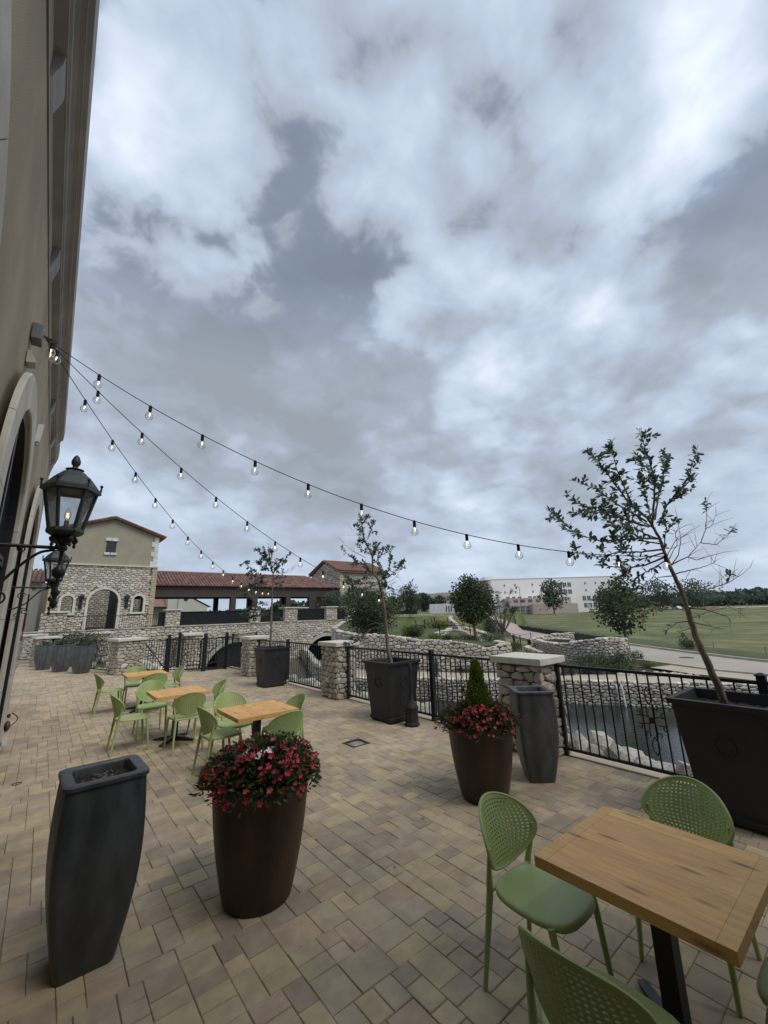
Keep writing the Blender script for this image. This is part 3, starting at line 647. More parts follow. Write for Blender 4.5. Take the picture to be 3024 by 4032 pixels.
# wall lanterns on wrought arms
def lantern(loc, label, group):
    t = thing('wall_lantern', label, 'lantern', loc, 0, group)
    def ring6(r, z, off=0.0): return [(r*math.cos(math.pi/3*k+off), r*math.sin(math.pi/3*k+off), z) for k in range(6)]
    # heights relative to the arm: lantern body 0.12..0.62
    rb, rt, zb, zt = 0.098, 0.158, 0.14, 0.43
    r = MB(); r.loft([ring6(0.02, 0.60), ring6(0.065, 0.585), ring6(0.12, 0.53), ring6(0.168, 0.465), ring6(0.185, 0.455), ring6(0.188, 0.425), ring6(0.165, 0.415), ring6(0.15, 0.43)]); r.build('roof', IRON2, t)
    f = MB(); f.lathe([(0.055, 0.595), (0.06, 0.602), (0.02, 0.61), (0.018, 0.63), (0.028, 0.645), (0.03, 0.67), (0.018, 0.705), (0.004, 0.72)], n=12); f.build('finial', IRON2, t, True)
    for k in range(6):
        a = math.pi/3*k; kb = MB(); x, y = 0.18*math.cos(a), 0.18*math.sin(a); kb.tube([(x, y, 0.45), (x*1.01, y*1.01, 0.49)], 0.007, 6); kb.ball((x*1.01, y*1.01, 0.497), 0.012, 6, 5); kb.build('knob', IRON2, t)
        p = MB(); p.tube([(rb*math.cos(a), rb*math.sin(a), zb), (rt*math.cos(a), rt*math.sin(a), zt)], 0.013, 6); p.build('corner_post', IRON2, t)
        a2 = a+math.pi/3; g_ = MB(); q = 0.985
        g_.quad((q*rb*math.cos(a), q*rb*math.sin(a), zb+0.01), (q*rb*math.cos(a2), q*rb*math.sin(a2), zb+0.01), (q*rt*math.cos(a2), q*rt*math.sin(a2), zt-0.005), (q*rt*math.cos(a), q*rt*math.sin(a), zt-0.005)); g_.build('glass_pane', PANEGLASS, t)
    b = MB(); b.loft([ring6(0.03, 0.075), ring6(0.085, 0.09), ring6(0.108, 0.105), ring6(0.115, 0.12), ring6(0.112, 0.142), ring6(0.095, 0.145)]); b.build('base', IRON2, t)
    for k in range(4):
        a = math.pi/2*k+0.5; d = MB(); x, y = 0.075*math.cos(a), 0.075*math.sin(a)
        d.lathe([(0.006, 0.09), (0.022, 0.065), (0.016, 0.045), (0.007, 0.035), (0.012, 0.018), (0.004, 0.005)][::-1], x, y, 0, 8); d.tube([(x, y, 0.08), (x*0.7, y*0.7, 0.085), (0.02*math.cos(a), 0.02*math.sin(a), 0.02)], 0.006, 6); d.build('pendant', IRON, t)
    ca = MB(); ca.lathe([(0.016, 0.145), (0.016, 0.20), (0.012, 0.205)], n=10); ca.build('candle', LIME, t)
    bu = MB(); bu.lathe([(0.010, 0.205), (0.019, 0.225), (0.021, 0.25), (0.013, 0.285), (0.003, 0.305)], n=12); o = bu.build('bulb', BULBGLASS, t, True)
    fi = MB(); fi.tube([(0.004, 0.005, 0.225), (0.006, 0.007, 0.24), (0.002, 0.003, 0.25), (0.005, 0.006, 0.262)], 0.0032, 6); fi.tube([(-0.004, -0.005, 0.225), (-0.006, -0.007, 0.24), (-0.002, -0.003, 0.25), (-0.005, -0.006, 0.262)], 0.0032, 6); fi.build('filament', FLAME, o)
    t.scale = (0.88, 0.88, 0.88)
    st = MB(); st.lathe([(0.004, -0.43), (0.018, -0.41), (0.022, -0.39), (0.010, -0.365), (0.016, -0.34), (0.030, -0.32), (0.012, -0.295), (0.010, -0.22), (0.036, -0.20), (0.042, -0.16), (0.020, -0.135), (0.013, -0.12), (0.013, 0.03), (0.045, 0.04), (0.055, 0.075), (0.03, 0.08)], n=12); st.build('stem', IRON, t, True)
    ar = MB(); ar.tube([(-0.53, 0, 0.0), (0.0, 0, 0.0)], 0.013); ar.ball((0, 0, 0), 0.03); ar.build('arm', IRON, t)
    sp = MB(); pts = [(-0.03 - 0.42*k/16, 0, -0.02 - 0.20*(k/16)**1.6) for k in range(17)]; pts = [(-0.04, 0, -0.015)] + [(-0.10-0.18*(k/10), 0, -0.03-0.20*(k/10)**1.4) for k in range(11)] + [(-0.30-0.12*(k/8), 0, -0.25-0.07*(k/8)) for k in range(9)] + [(-0.53, 0, -0.34)]
    sp.tube(pts, 0.010)
    for (cx_, cz_, r0, a0, dr, w_) in ((-0.36, -0.13, 0.055, 0.3, 1, 0.008), (-0.30, -0.36, 0.05, 2.5, -1, 0.008), (-0.38, -0.42, 0.045, 4.2, 1, 0.008), (-0.22, -0.02, 0.03, 1.0, 1, 0.006)):
        q = [(cx_+r0*(1-k/20*0.75)*math.cos(a0+dr*k*0.42), 0.0, cz_+r0*(1-k/20*0.75)*math.sin(a0+dr*k*0.42)) for k in range(20)]
        sp.tube(q, [w_*(1-0.4*k/20) for k in range(20)], 6); sp.ball(q[-1], 0.012, 6, 5)
    sp.build('scroll_brace', IRON, t)
    pl = MB(); pl.bbox(-0.545, -0.52, -0.045, 0.045, -0.5, 0.08, 0.006); pl.build('wall_plate', IRON, t)
    return t
LG = 'lanterns on scrolled arms along the facade'
lan1 = lantern((0.035, 3.30, 2.37), 'large near black wall lantern with one lit bulb behind clear panes', LG)
dup(lan1, (0.04, 7.45, 2.37), 0, 'smaller looking black lantern further along the facade behind the lit one', LG)

# unseen wing added behind the camera to shade the near patio
wing = thing('shade_wing', 'unseen tan stucco wing added behind the camera to shade the near patio', 'building')
wm = MB(); wm.box(-0.55, 5.0, -9.0, -2.75, 0.0, 8.5); wm.build('wall', STUCCO, wing)
wr = MB(); wr.box(-0.56, 5.5, -9.4, -2.3, 8.502, 8.8); wr.build('eave', CORN, wing)

# bag hanging at the far doorway
bag = thing('hanging_bag', 'dark shoulder bag with a looped strap leaning at the far door jamb', 'bag', (-0.24, 9.5, 0))
bag.scale = (0.55, 0.55, 0.55); bag.location.z = 0.1
m = MB(); m.ball((0.0, 0.0, 0.32), 0.15, 14, 8, (0.5, 1.1, 1.0)); m.build('body', LEATHER, bag, True)
m = MB(); m.tube([(0.05+0.16*math.sin(k/14*math.pi), 0.0, 0.30+0.38*k/14) for k in range(15)], 0.014, 6); m.build('strap', RUBBER, bag, True)
m = MB(); m.ball((0.0, 0.02, 0.60), 0.10, 10, 6, (0.5, 1, 0.6)); m.build('folded_top', IRON2, bag, True)
m = MB(); m.box(-0.05, 0.06, -0.08, 0.08, -0.18, 0.22); m.build('stand', WHITEP, bag)
flag = MB(); flag.loft([[(-0.30+0.02*math.sin(k), 10.98+0.02*k, 2.05-0.12*k), (-0.29+0.02*math.sin(k), 10.98+0.02*k, 2.05-0.12*k), (-0.285, 11.10+0.015*k, 2.02-0.12*k), (-0.30, 11.10+0.015*k, 2.02-0.12*k)] for k in range(5)])
tag(flag.build('pennant', REDCLOTH), 'small red cloth pennant hanging beside the far lantern arm', 'pennant')

# ------------------------------------------------------------------ stone pillars with cap stones
PG = 'stone pillars of the patio fence'
def pillar(x, y, w, h, rz, label, seed, sx=0.20, sz=0.115, tk=0.92, name='stone_pillar', group=PG, np=190, wy=None, cap=0.075):
    wy = wy or w
    t = thing(name, label, 'pillar', (x, y, 0), rz, group); rg = random.Random(seed)
    core = MB(); core.box(-w/2+0.035, w/2-0.035, -wy/2+0.035, wy/2-0.035, -0.02, h-0.09); core.build('core', MORTAR, t)
    R = Matrix.Rotation(rz, 4, 'Z'); items = []
    for k in range(4):
        a = k*math.pi/2; ww = w if k % 2 == 0 else wy; hd = (wy if k % 2 == 0 else w)/2-0.035
        mid = R @ Vector((math.sin(a)*hd, -math.cos(a)*hd, 0)) + Vector((x, y, h/2))
        nrm = R @ Vector((math.sin(a), -math.cos(a), 0))
        if nrm.dot(CAMP-mid) < -0.6: continue
        fn = (lambda a, hd, ww: lambda s, z, d: ((s-ww/2)*math.cos(a)+math.sin(a)*(hd+d), (s-ww/2)*math.sin(a)-math.cos(a)*(hd+d), z))(a, hd, ww)
        for cx_, cz_, q in rubble(ww, h-0.085, sx, sz, rg, 0.40, 0.006): items.append((q, cx_, cz_, rg.uniform(0.03, 0.065), fn))
    # sort needs world distance: wrap the map
    T = Matrix.Translation((x, y, 0)) @ R
    items.sort(key=lambda i: ((T @ Vector(i[4](i[1], i[2], 0)))-CAMP).length)
    rest = MB()
    for k, (q, cx_, cz_, d, fn) in enumerate(items):
        vs, fs = stone_geo(q, cx_, cz_, d, rg, fn); c = tint(rg, tk)
        if k < np: mb = MB(); mb.add(vs, fs, c); mb.build('stone', STONE, t)
        else: rest.add(vs, fs, c)
    if rest.v: rest.build('stone_field', STONE, t, kind='stuff')
    c = MB(); c.bbox(-w/2-cap, w/2+cap, -wy/2-cap, wy/2+cap, h-0.09, h, 0.012); c.build('cap_stone', CAPSTONE, t)
    return t
pillar(5.50, 3.54, 0.54, 1.24, 0, 'stone pillar with pale cap directly behind the tall grey glazed planter', 1, wy=0.70, cap=0.055)
pillar(5.62, 8.72, 0.54, 1.24, 0, 'stone pillar with pale cap between the two black tree planters', 2, wy=0.72, cap=0.06)
pillar(5.57, 13.8, 0.56, 1.23, 0, 'stone pillar with pale cap partly behind the far black tree planter', 3, wy=0.74, cap=0.06)
pillar(5.66, -1.50, 0.66, 1.24, 0, 'stone pillar at the near end of the fence behind the nearest black planter', 4)
pillar(2.52, 18.15, 0.86, 1.22, 0.22, 'wide stone pillar left of the gate behind the farthest table', 5)
pillar(0.22, 24.3, 0.80, 1.24, 0.2, 'stone pillar far left behind three grey pots', 6, 0.22, 0.13)
pillar(4.92, 18.95, 0.66, 1.24, 0, 'stone pillar seen through the open iron gate', 7, 0.22, 0.13)
pillar(2.45, 27.9, 0.95, 1.24, 0.2, 'low stone pillar with broad cap behind the clipped green hedge', 8, 0.25, 0.15)
pillar(-0.35, 29.5, 0.8, 1.24, 0.2, 'stone pillar cap just showing above the far left pillar', 9, 0.25, 0.15)

# ------------------------------------------------------------------ wrought iron fence
def spiral_scroll(cx, cz, r, n_turn=1.6, mirror=1, ang=0.0, w=0.006, steps=26):
    pts = []
    for k in range(steps):
        u = k/(steps-1); a = ang+mirror*u*n_turn*2*math.pi; rr = r*(1-0.8*u); pts.append((cx+rr*math.cos(a), cz+rr*math.sin(a)))
    return pts
def ornament(R=0.20):
    m = MB(); tb = lambda P: m.tube([(0.0, a, b) for a, b in P], 0.0065, 5)
    for k in range(4):
        a = math.pi/4+k*math.pi/2; ca, sa = math.cos(a), math.sin(a)
        for s in (-1, 1):
            P = []
            for i in range(22):
                u = i/21; th = a+s*(0.62*math.sin(u*1.6)); rr = R*(0.15+0.95*u) if u < 0.7 else None
                if rr is not None: P.append((rr*math.cos(a+s*0.55*math.sin(u/0.7*1.5)), rr*math.sin(a+s*0.55*math.sin(u/0.7*1.5))))
            ex, ez = P[-1]; c_ = (ex*0.93-s*(-ez)*0.20, ez*0.93-s*ex*0.20)
            r0 = math.hypot(ex-c_[0], ez-c_[1]); a0 = math.atan2(ez-c_[1], ex-c_[0])
            for i in range(14):
                u = i/13; P.append((c_[0]+r0*(1-0.72*u)*math.cos(a0+s*u*5.4), c_[1]+r0*(1-0.72*u)*math.sin(a0+s*u*5.4)))
            tb(P)
    for s in (1, -1):
        for q in (1, -1): tb([(q*0.035*math.sin(math.pi*u/12), s*(R*0.75+R*0.85*u/12)) for u in range(13)])
    m.lathe([(0.001, -0.012), (0.03, -0.012), (0.034, 0), (0.03, 0.012), (0.001, 0.012)], 0, 0, 0, 10)
    # the boss lies in the fence plane
    n0 = len(m.v)-50
    for i in range(n0, len(m.v)): x, y, z = m.v[i]; m.v[i] = (z, x, y)
    return m
ORN = ornament().mesh('ornament', IRON)
def cube_mesh(name, mat): m = MB(); m.box(-0.5, 0.5, -0.5, 0.5, -0.5, 0.5); return m.mesh(name, mat)
UNIT_IRON = cube_mesh('iron_bar', IRON)
bal_m = MB()
bal_m.box(-0.0075, 0.0075, -0.0075, 0.0075, 0, 1); BAL = bal_m.mesh('baluster', IRON)
tw = MB(); rings = []
for k in range(29):
    z = k/28; a = 0 if z < 0.3 or z > 0.7 else (z-0.3)/0.4*math.pi*3
    rings.append([(0.0106*math.cos(a+math.pi/4+i*math.pi/2), 0.0106*math.sin(a+math.pi/4+i*math.pi/2), z) for i in range(4)])
tw.loft(rings); TWIST = tw.mesh('baluster', IRON)
FG = 'black iron fence panels between stone pillars'
def fence(a, b, label, mid=True, orn=(), h=1.165, sp=0.114, z0=0.0, group=FG, posts=(1, 1), name='iron_fence', cat='fence', twist=True, brace=False):
    a = Vector(a); b = Vector(b); L = (b-a).length; rz = math.atan2(b.y-a.y, b.x-a.x)-math.pi/2
    t = thing(name, label, cat, (a.x, a.y, z0), rz, group)
    def bar(nm, y0, y1, zz0, zz1, w):
        link(nm, UNIT_IRON, t, None, (0, (y0+y1)/2, (zz0+zz1)/2), None, (w, y1-y0, zz1-zz0))
    bar('top_rail', 0, L, h-0.065, h-0.03, 0.034); bar('bottom_rail', 0, L, 0.065, 0.10, 0.030)
    ps = ([0.028] if posts[0] else []) + ([L-0.028] if posts[1] else []) + ([L/2] if mid is True else ([mid] if mid else []))
    for y in ps:
        w = 0.075 if (mid and abs(y-(L/2 if mid is True else mid)) < 0.01) else 0.05
        bar('post', y-w/2, y+w/2, 0.0, h+(0.0 if w < 0.06 else 0.02), w)
        if w > 0.06:
            cp = MB(); cp.loft([[(0.047*sx_, y+0.047*sy_, z) for sx_, sy_ in ((-1,-1),(1,-1),(1,1),(-1,1))] for z in (h+0.02, h+0.03)] + [[(0.015*sx_, y+0.015*sy_, h+0.05) for sx_, sy_ in ((-1,-1),(1,-1),(1,1),(-1,1))]]); cp.build('post_cap', IRON, t)
    n = max(1, round(L/sp)); k = 0
    for i in range(1, n):
        y = L*i/n
        if any(abs(y-p) < 0.06 for p in ps): continue
        link('baluster', TWIST if twist and i % 2 == 0 else BAL, t, None, (0, y, 0.10), None, (1, 1, h-0.165))
    for y in orn:
        link('scroll_ornament', ORN, t, None, (0.0, y, 0.60), None, (1, 1, 1.15))
    if brace: 
        m = MB(); m.tube([(0.0, 0.1, h-0.1), (0.0, L*0.98, 0.12)], 0.018, 6); m.build('brace', IRON, t)
    return t
fence((5.62, 3.19), (5.66, -1.17), 'nearest black iron fence panel beside the pond and nearest black planter', True, (1.12, 3.3))
fence((5.63, 8.36), (5.64, 3.89), 'black iron fence panel behind the ashtray and the flowering planters', 2.75, (1.4, 3.45))
fence((5.57, 13.43), (5.62, 9.08), 'black iron fence panel behind the far black tree planter', 2.05, (0.9, 3.2))
fence((5.50, 16.25), (5.54, 14.17), 'short black iron fence panel running from the gate corner to a stone pillar', None, (1.1,), sp=0.12)
GG = 'iron gate leaves and posts'
fence((4.72, 16.22), (5.46, 16.25), 'narrow fixed iron panel right of the open gate', None, (), sp=0.115, group=GG)
fence((3.70, 17.08), (4.68, 16.24), 'closed iron gate leaf with scroll ornament and heavy posts', None, (0.62,), sp=0.115, group=GG, name='iron_gate', cat='gate')
fence((4.42, 18.75), (3.66, 17.18), 'open iron gate leaf swung back beside the inner stone pillar', None, (0.8,), sp=0.115, group=GG, name='iron_gate', cat='gate')
fence((2.92, 17.9), (3.64, 17.13), 'iron panel with diagonal brace left of the gate', None, (0.45,), sp=0.11, group=GG, brace=True)
for (x, y, lab) in ((3.68, 17.12, 'thick black gate post on the hinge side'), (4.70, 16.23, 'thick black gate post beside the latch'), (5.48, 16.27, 'black corner post where the fence turns'), (4.44, 18.84, 'tall black gate post in front of the inner pillar')):
    t = thing('gate_post', lab, 'post', (x, y, 0), 0, 'gate posts'); m = MB(); m.box(-0.05, 0.05, -0.05, 0.05, -0.06, 1.27); m.build('shaft', IRON, t); m = MB(); m.loft([[(r*a, r*b, z) for a, b in ((-1,-1),(1,-1),(1,1),(-1,1))] for r, z in ((0.06, 1.272), (0.06, 1.285), (0.02, 1.31))]); m.build('cap', IRON, t)
fence((0.45, 23.95), (2.15, 18.62), 'iron fence panel behind the three grey pots', True, (1.2, 4.2), sp=0.118)
fence((-0.1, 29.2), (2.2, 27.6), 'iron fence panel far left behind the hedge', None, (), sp=0.14)
fence((5.2, 18.6), (9.4, 23.0), 'iron fence panel running downhill beyond the gate', True, (), z0=-0.15, sp=0.13)

# ------------------------------------------------------------------ stone bridge with two vaults
YB = 36.75
br = thing('stone_bridge', 'long rubble stone bridge with pale arched vaults and pillared parapet', 'bridge')
VA = [(22.3, 2.62, -2.95, -2.95), (13.3, 2.62, -2.95, -2.95)]
bx0, bx1, bz0, bz1 = -1.3, 25.6, -2.95, 1.14
bw = MB(); PB = lambda s, z, d: (s, YB-d, z)
arch_wall(bw, bx0, bx1, bz0, bz1, [(c, r, sp, fl) for c, r, sp, fl in VA], PB, -7.0, 16)
bw.box(bx0, bx1, YB+7.0, YB+7.3, 0.0, bz1); bw.build('wall', MORTAR, br)
dk = MB(); dk.box(bx0, bx1, YB+0.02, YB+7.0, 1.0, 1.12); dk.build('deck', CONCRETE, br)
bk = MB()
for c, r, sp, fl in VA: bk.quad((c-r, YB+6.8, fl), (c+r, YB+6.8, fl), (c+r, YB+6.8, 0.0), (c-r, YB+6.8, 0.0))
bk.build('vault_end', MORTAR, br)
for c, r, sp, fl in VA: arch_blocks(br, c, r-0.01, r+0.28, sp, fl, -0.2, 0.07, LIME, lambda s, z, x: (s, YB-x, z), 11, 1, 0.008, 'voussoir')
rgb = random.Random(21); items = []
skipv = lambda cx, cz: any((cx+bx0-c)**2+(cz+bz0-sp)**2 < (r+0.34)**2 for c, r, sp, fl in VA)
fnb = lambda s, z, d: (s+bx0, YB-d, z+bz0)
for cx, cz, q in rubble(bx1-bx0, bz1-bz0, 0.40, 0.20, rgb, 0.38, 0.016, skipv):
    items.append((q, cx, cz, rgb.uniform(0.03, 0.07), fnb))
lay_stones(items, br, rgb, 300, 1.15)
cop = MB(); x = bx0
while x < bx1:
    l = rgb.uniform(0.35, 0.7); cop.bbox(x+0.005, min(x+l, bx1)-0.005, YB-0.10, YB+0.35, bz1+0.003, bz1+rgb.uniform(0.05, 0.09), 0.015, tint(rgb)); x += l
cop.build('coping_field', STONE, br, kind='stuff')
vs_ = thing('vault_screen', 'black fabric screen hanging across the right side of the left bridge vault', 'screen'); m = MB(); m.loft([[(11.62, YB+0.25, z), (11.64, YB+0.28, z), (15.85, YB+0.30, z), (15.85, YB+0.27, z)] if False else [(11.62+0.45*max(0, -0.9-z)*0.3, YB+0.25, z), (11.64+0.45*max(0, -0.9-z)*0.3, YB+0.28, z), (15.6, YB+0.30, z), (15.6, YB+0.27, z)] for z in (-2.9, -2.0, -1.2, -0.75)]); m.build('fabric', FABRIC, vs_)
BG = 'stone pillars on the bridge parapet'
for k, (x0, x1, dy, lab) in enumerate(((7.47, 8.55, 0, 'stone pillar on the bridge nearest the stucco tower'), (14.3, 15.25, 0, 'stone pillar on the bridge behind the far planter tree'), (17.6, 18.95, 0, 'stone pillar on the bridge just right of the far planter tree trunk'),
        (20.3, 21.2, 2.2, 'stone pillar set back on the far side of the bridge'), (22.15, 23.45, 0, 'stone pillar on the bridge above the right vault'), (24.6, 25.7, 0, 'stone pillar on the bridge beside the dark juniper'))):
    t = thing('bridge_pillar', lab, 'pillar', (0, 0, 0), 0, BG); m = MB(); m.box(x0+0.05, x1-0.05, YB+dy-0.10, YB+dy+0.8, bz1+0.1, 2.44); m.build('core', MORTAR, t)
    its = [(q, cx, cz, rgb.uniform(0.03, 0.06), (lambda x0, dy: lambda s, z, d: (s+x0, YB+dy-0.10-d, z+1.2))(x0, dy)) for cx, cz, q in rubble(x1-x0, 1.24, 0.36, 0.19, rgb, 0.36, 0.014)]
    its += [(q, cx, cz, rgb.uniform(0.03, 0.06), (lambda x0, dy: lambda s, z, d: (x0+0.05-d, YB+dy+0.8-s, z+1.2))(x0, dy)) for cx, cz, q in rubble(0.9, 1.24, 0.36, 0.19, rgb, 0.36, 0.014)]
    lay_stones(its, t, rgb, 40, 1.1)
    c = MB(); c.bbox(x0-0.08, x1+0.08, YB+dy-0.25, YB+dy+0.9, 2.443, 2.54, 0.02); c.build('cap_stone', CAPSTONE, t)
BF = 'dark mesh backed railings on the bridge'
for x0, x1, dy, lab, nb in ((7.0, 7.5, 0.2, 'short dark railing between the stucco tower and the first bridge pillar', 0), (8.6, 14.28, 0.2, 'long dark mesh backed railing on the bridge', 1), (15.28, 17.58, 0.2, 'dark railing behind the far planter tree trunk', 1), (18.98, 22.12, 0.2, 'dark railing above the crown of the right vault', 1), (23.48, 24.58, 0.2, 'short dark railing beside the juniper', 1)):
    t = thing('bridge_railing', lab, 'railing', (0, 0, 0), 0, BF); y = YB+dy
    r = MB(); r.box(x0, x1, y-0.02, y+0.02, 2.28, 2.34); r.build('top_rail', IRON, t); r = MB(); r.box(x0, x1, y-0.02, y+0.02, 1.26, 1.31); r.build('bottom_rail', IRON, t)
    s = MB(); s.box(x0, x1, y+0.03, y+0.036, 1.27, 2.30); s.build('mesh_screen', FABRIC, t)
    n = int((x1-x0)/0.13)
    for i in range(n): link('baluster', UNIT_IRON, t, None, (x0+(i+0.5)*(x1-x0)/n, y, 1.79), None, (0.016, 0.016, 1.0))

# ------------------------------------------------------------------ stucco and stone gatehouse tower
YT = 39.5
tw_ = thing('gatehouse_tower', 'olive stucco tower on a rubble stone base with arch under a low gable', 'building')
TX0, TX1, TZ0, TZ1 = 0.0, 7.05, 1.1, 6.1
TOPS = [(3.5, 0.98, 3.24, 1.1), (1.21, 0.36, 3.36, 2.42), (5.88, 0.36, 3.36, 2.42)]
w = MB(); PTW = lambda s, z, d: (s, YT-d, z)
arch_wall(w, TX0, TX1, TZ0, TZ1, TOPS, PTW, -1.1, 14); w.build('stone_wall_backing', MORTAR, tw_)
w = MB(); w.quad((TX0, YT, TZ0), (TX0, YT+7, TZ0), (TX0, YT+7, TZ1), (TX0, YT, TZ1)); w.quad((TX1, YT, TZ0), (TX1, YT+7, TZ0), (TX1, YT+7, TZ1), (TX1, YT, TZ1)); w.build('side_wall', STONE, tw_)
cw_ = thing('courtyard_wall', 'pale stone courtyard wall seen through the tower arch', 'wall'); inn = MB(); inn.box(-2, 9.0, YT+14.0, YT+14.3, 1.0, 5.6); inn.build('core', MORTAR, cw_)
rgc = random.Random(37); its = [(q, cx, cz, rgc.uniform(0.03, 0.07), lambda s, z, d: (s, YT+14.0-d, z+1.1)) for cx, cz, q in rubble(8.0, 4.4, 0.42, 0.2, rgc, 0.36, 0.016)]; lay_stones(its, cw_, rgc, 150, 0.85)
inn = MB(); inn.box(4.50, 4.7, YT+0.3, YT+6.9, TZ0, 5.0); inn.build('passage_shade_wall', DARKWOOD, tw_)  # shade inside the passage painted as a near-black wall colour
rgt = random.Random(31)
def skipt(cx, cz):
    x, z = cx+TX0, cz+TZ0
    for c, r, sp, fl in TOPS:
        if abs(x-c) < r+0.16 and z < sp and z > fl-0.22: return True
        if z >= sp and (x-c)**2+(z-sp)**2 < (r+0.20)**2: return True
    return x < 0.42 or x > TX1-0.42
fnt = lambda s, z, d: (s+TX0, YT-d, z+TZ0)
items = [(q, cx, cz, rgt.uniform(0.03, 0.07), fnt) for cx, cz, q in rubble(TX1-TX0, TZ1-TZ0-0.03, 0.36, 0.17, rgt, 0.38, 0.015, skipt)]
lay_stones(items, tw_, rgt, 240, 1.2)
for xq in (TX0, TX1-0.42):                                   # squared yellow corner stones
    z = TZ0; k = 0
    while z < TZ1-0.15:
        hq = rgt.uniform(0.2, 0.3); m = MB(); l = 0.42 if k % 2 else 0.36; x0 = xq if xq == TX0 else TX1-l
        m.bbox(x0, x0+l, YT-0.09, YT-0.002, z+0.008, min(z+hq, TZ1-0.04)-0.008, 0.02, (0.98*rgt.uniform(.85, 1.1), 0.83*rgt.uniform(.9, 1.05), 0.60)); m.build('corner_stone', STONE, tw_); z += hq; k += 1
for c, r, sp, fl in TOPS: arch_blocks(tw_, c, r-0.005, r+0.17, sp, fl, -0.1, 0.12, CAPSTONE, lambda s, z, x: (s, YT-x, z), 7, 2, 0.004)
for c in (1.21, 5.88): m = MB(); m.box(c-0.55, c+0.55, YT-0.13, YT+0.05, 2.28, 2.415); m.build('sill', CAPSTONE, tw_)
gx = 3.55; w = MB(); zr = 9.95; ze = 8.72
w.add([(TX0+0.1, YT+0.06, TZ1), (TX1-0.1, YT+0.06, TZ1), (TX1-0.1, YT+0.06, ze), (gx, YT+0.06, zr), (TX0+0.1, YT+0.06, ze), (TX0+0.1, YT+7, TZ1), (TX1-0.1, YT+7, TZ1), (TX1-0.1, YT+7, ze), (gx, YT+7, zr), (TX0+0.1, YT+7, ze)], [(0, 1, 2, 3, 4), (5, 6, 7, 8, 9), (1, 6, 7, 2), (0, 5, 9, 4)]); w.build('stucco_wall', STUCCO2, tw_)
m = MB(); m.bbox(TX0-0.06, TX1+0.06, YT-0.16, YT+0.2, TZ1-0.03, TZ1+0.07, 0.015); m.build('band_course', CAPSTONE, tw_)
for xs_, xe_ in ((TX1-0.1, -1), (TX0+0.1, 1)):               # white quoins
    for k in range(6):
        l = 0.52 if k % 2 == 0 else 0.30; z = TZ1+0.09+k*0.42; m = MB(); x0, x1 = sorted((xs_+0.02*(-xe_), xs_+xe_*l)); m.bbox(x0, x1, YT-0.0, YT+0.3, z, z+0.41, 0.01); m.build('quoin', WHITEP, tw_)
def roof_slab(mb, x0, z0, x1, z1, y0, y1, t):
    mb.add([(x0,y0,z0),(x1,y0,z1),(x1,y1,z1),(x0,y1,z0),(x0,y0,z0+t),(x1,y0,z1+t),(x1,y1,z1+t),(x0,y1,z0+t)], [(0,3,2,1),(4,5,6,7),(0,1,5,4),(1,2,6,5),(2,3,7,6),(3,0,4,7)])
rs = MB(); sl = (zr-ze)/(gx-TX0-0.1)
roof_slab(rs, gx, zr+0.03, TX1+0.35, zr+0.03-sl*(TX1+0.35-gx), YT-0.28, YT+7.2, 0.12); roof_slab(rs, gx, zr+0.03, TX0-0.35, zr+0.03-sl*(gx-TX0+0.35), YT-0.28, YT+7.2, 0.12); rs.build('roof', TILE, tw_)
for s_ in (1, -1):
    for k in range(15):
        x = gx+s_*(0.12+k*0.26); z = zr+0.16-sl*abs(x-gx); m = MB(); m.tube([(x-s_*0.15, YT-0.26, z+0.06), (x+s_*0.15, YT-0.28, z-0.04)], [0.075, 0.09], 8, c=tint(rgt, 0.95)); m.build('verge_tile', TILE, tw_)
# small upper window
wi = MB(); wi.box(3.24, 3.82, YT+0.05, YT+0.055, 7.2, 8.1); wf = wi.build('window', DGLASS, tw_)
m = MB(); m.box(3.20, 3.24, YT-0.01, YT+0.06, 7.2, 8.1); m.box(3.82, 3.86, YT-0.01, YT+0.06, 7.2, 8.1); m.box(3.24, 3.82, YT+0.0, YT+0.05, 7.62, 7.66); m.box(3.51, 3.55, YT+0.0, YT+0.05, 7.2, 8.1); m.build('frame', DARKWOOD, wf)
for x0, x1, z0, z1 in ((3.09, 3.50, 8.12, 8.36), (3.53, 3.95, 8.12, 8.36), (3.09, 3.50, 6.98, 7.17), (3.53, 3.95, 6.98, 7.17)):
    m = MB(); m.bbox(x0, x1, YT-0.06, YT+0.1, z0, z1, 0.015); m.build('window_stone', WHITEP, tw_)
for x in (2.03, 5.04):
    o = MB(); o.box(x-0.11, x+0.11, YT-0.22, YT-0.1, 2.72, 3.36); l = o.build('torch_lantern', IRON, tw_)
    m = MB(); m.loft([[(x+a*r, YT-0.2+b*r, z) for a, b in ((-1,-1),(1,-1),(1,1),(-1,1))] for r, z in ((0.10, 3.37), (0.18, 3.62), (0.21, 3.66), (0.05, 3.80), (0.02, 3.88))]); m.build('lamp_head', IRON2, l)
rl = thing('arch_railing', 'thin iron railing in front of the tower arch', 'railing')
m = MB(); m.box(1.2, 7.05, YB+0.78, YB+0.81, 2.14, 2.18); m.build('top_rail', IRON, rl); m = MB(); m.box(1.2, 7.05, YB+0.78, YB+0.81, 1.22, 1.25); m.build('bottom_rail', IRON, rl)
for i in range(40): link('baluster', UNIT_IRON, rl, None, (1.28+i*0.147, YB+0.795, 1.69), None, (0.018, 0.018, 0.93))
lw = thing('low_stone_wall', 'low stone wall with pale cap standing left of the tower arch', 'wall'); m = MB(); m.box(-0.2, 1.25, YB+0.1, YB+0.5, 1.1, 2.42); m.build('core', MORTAR, lw)
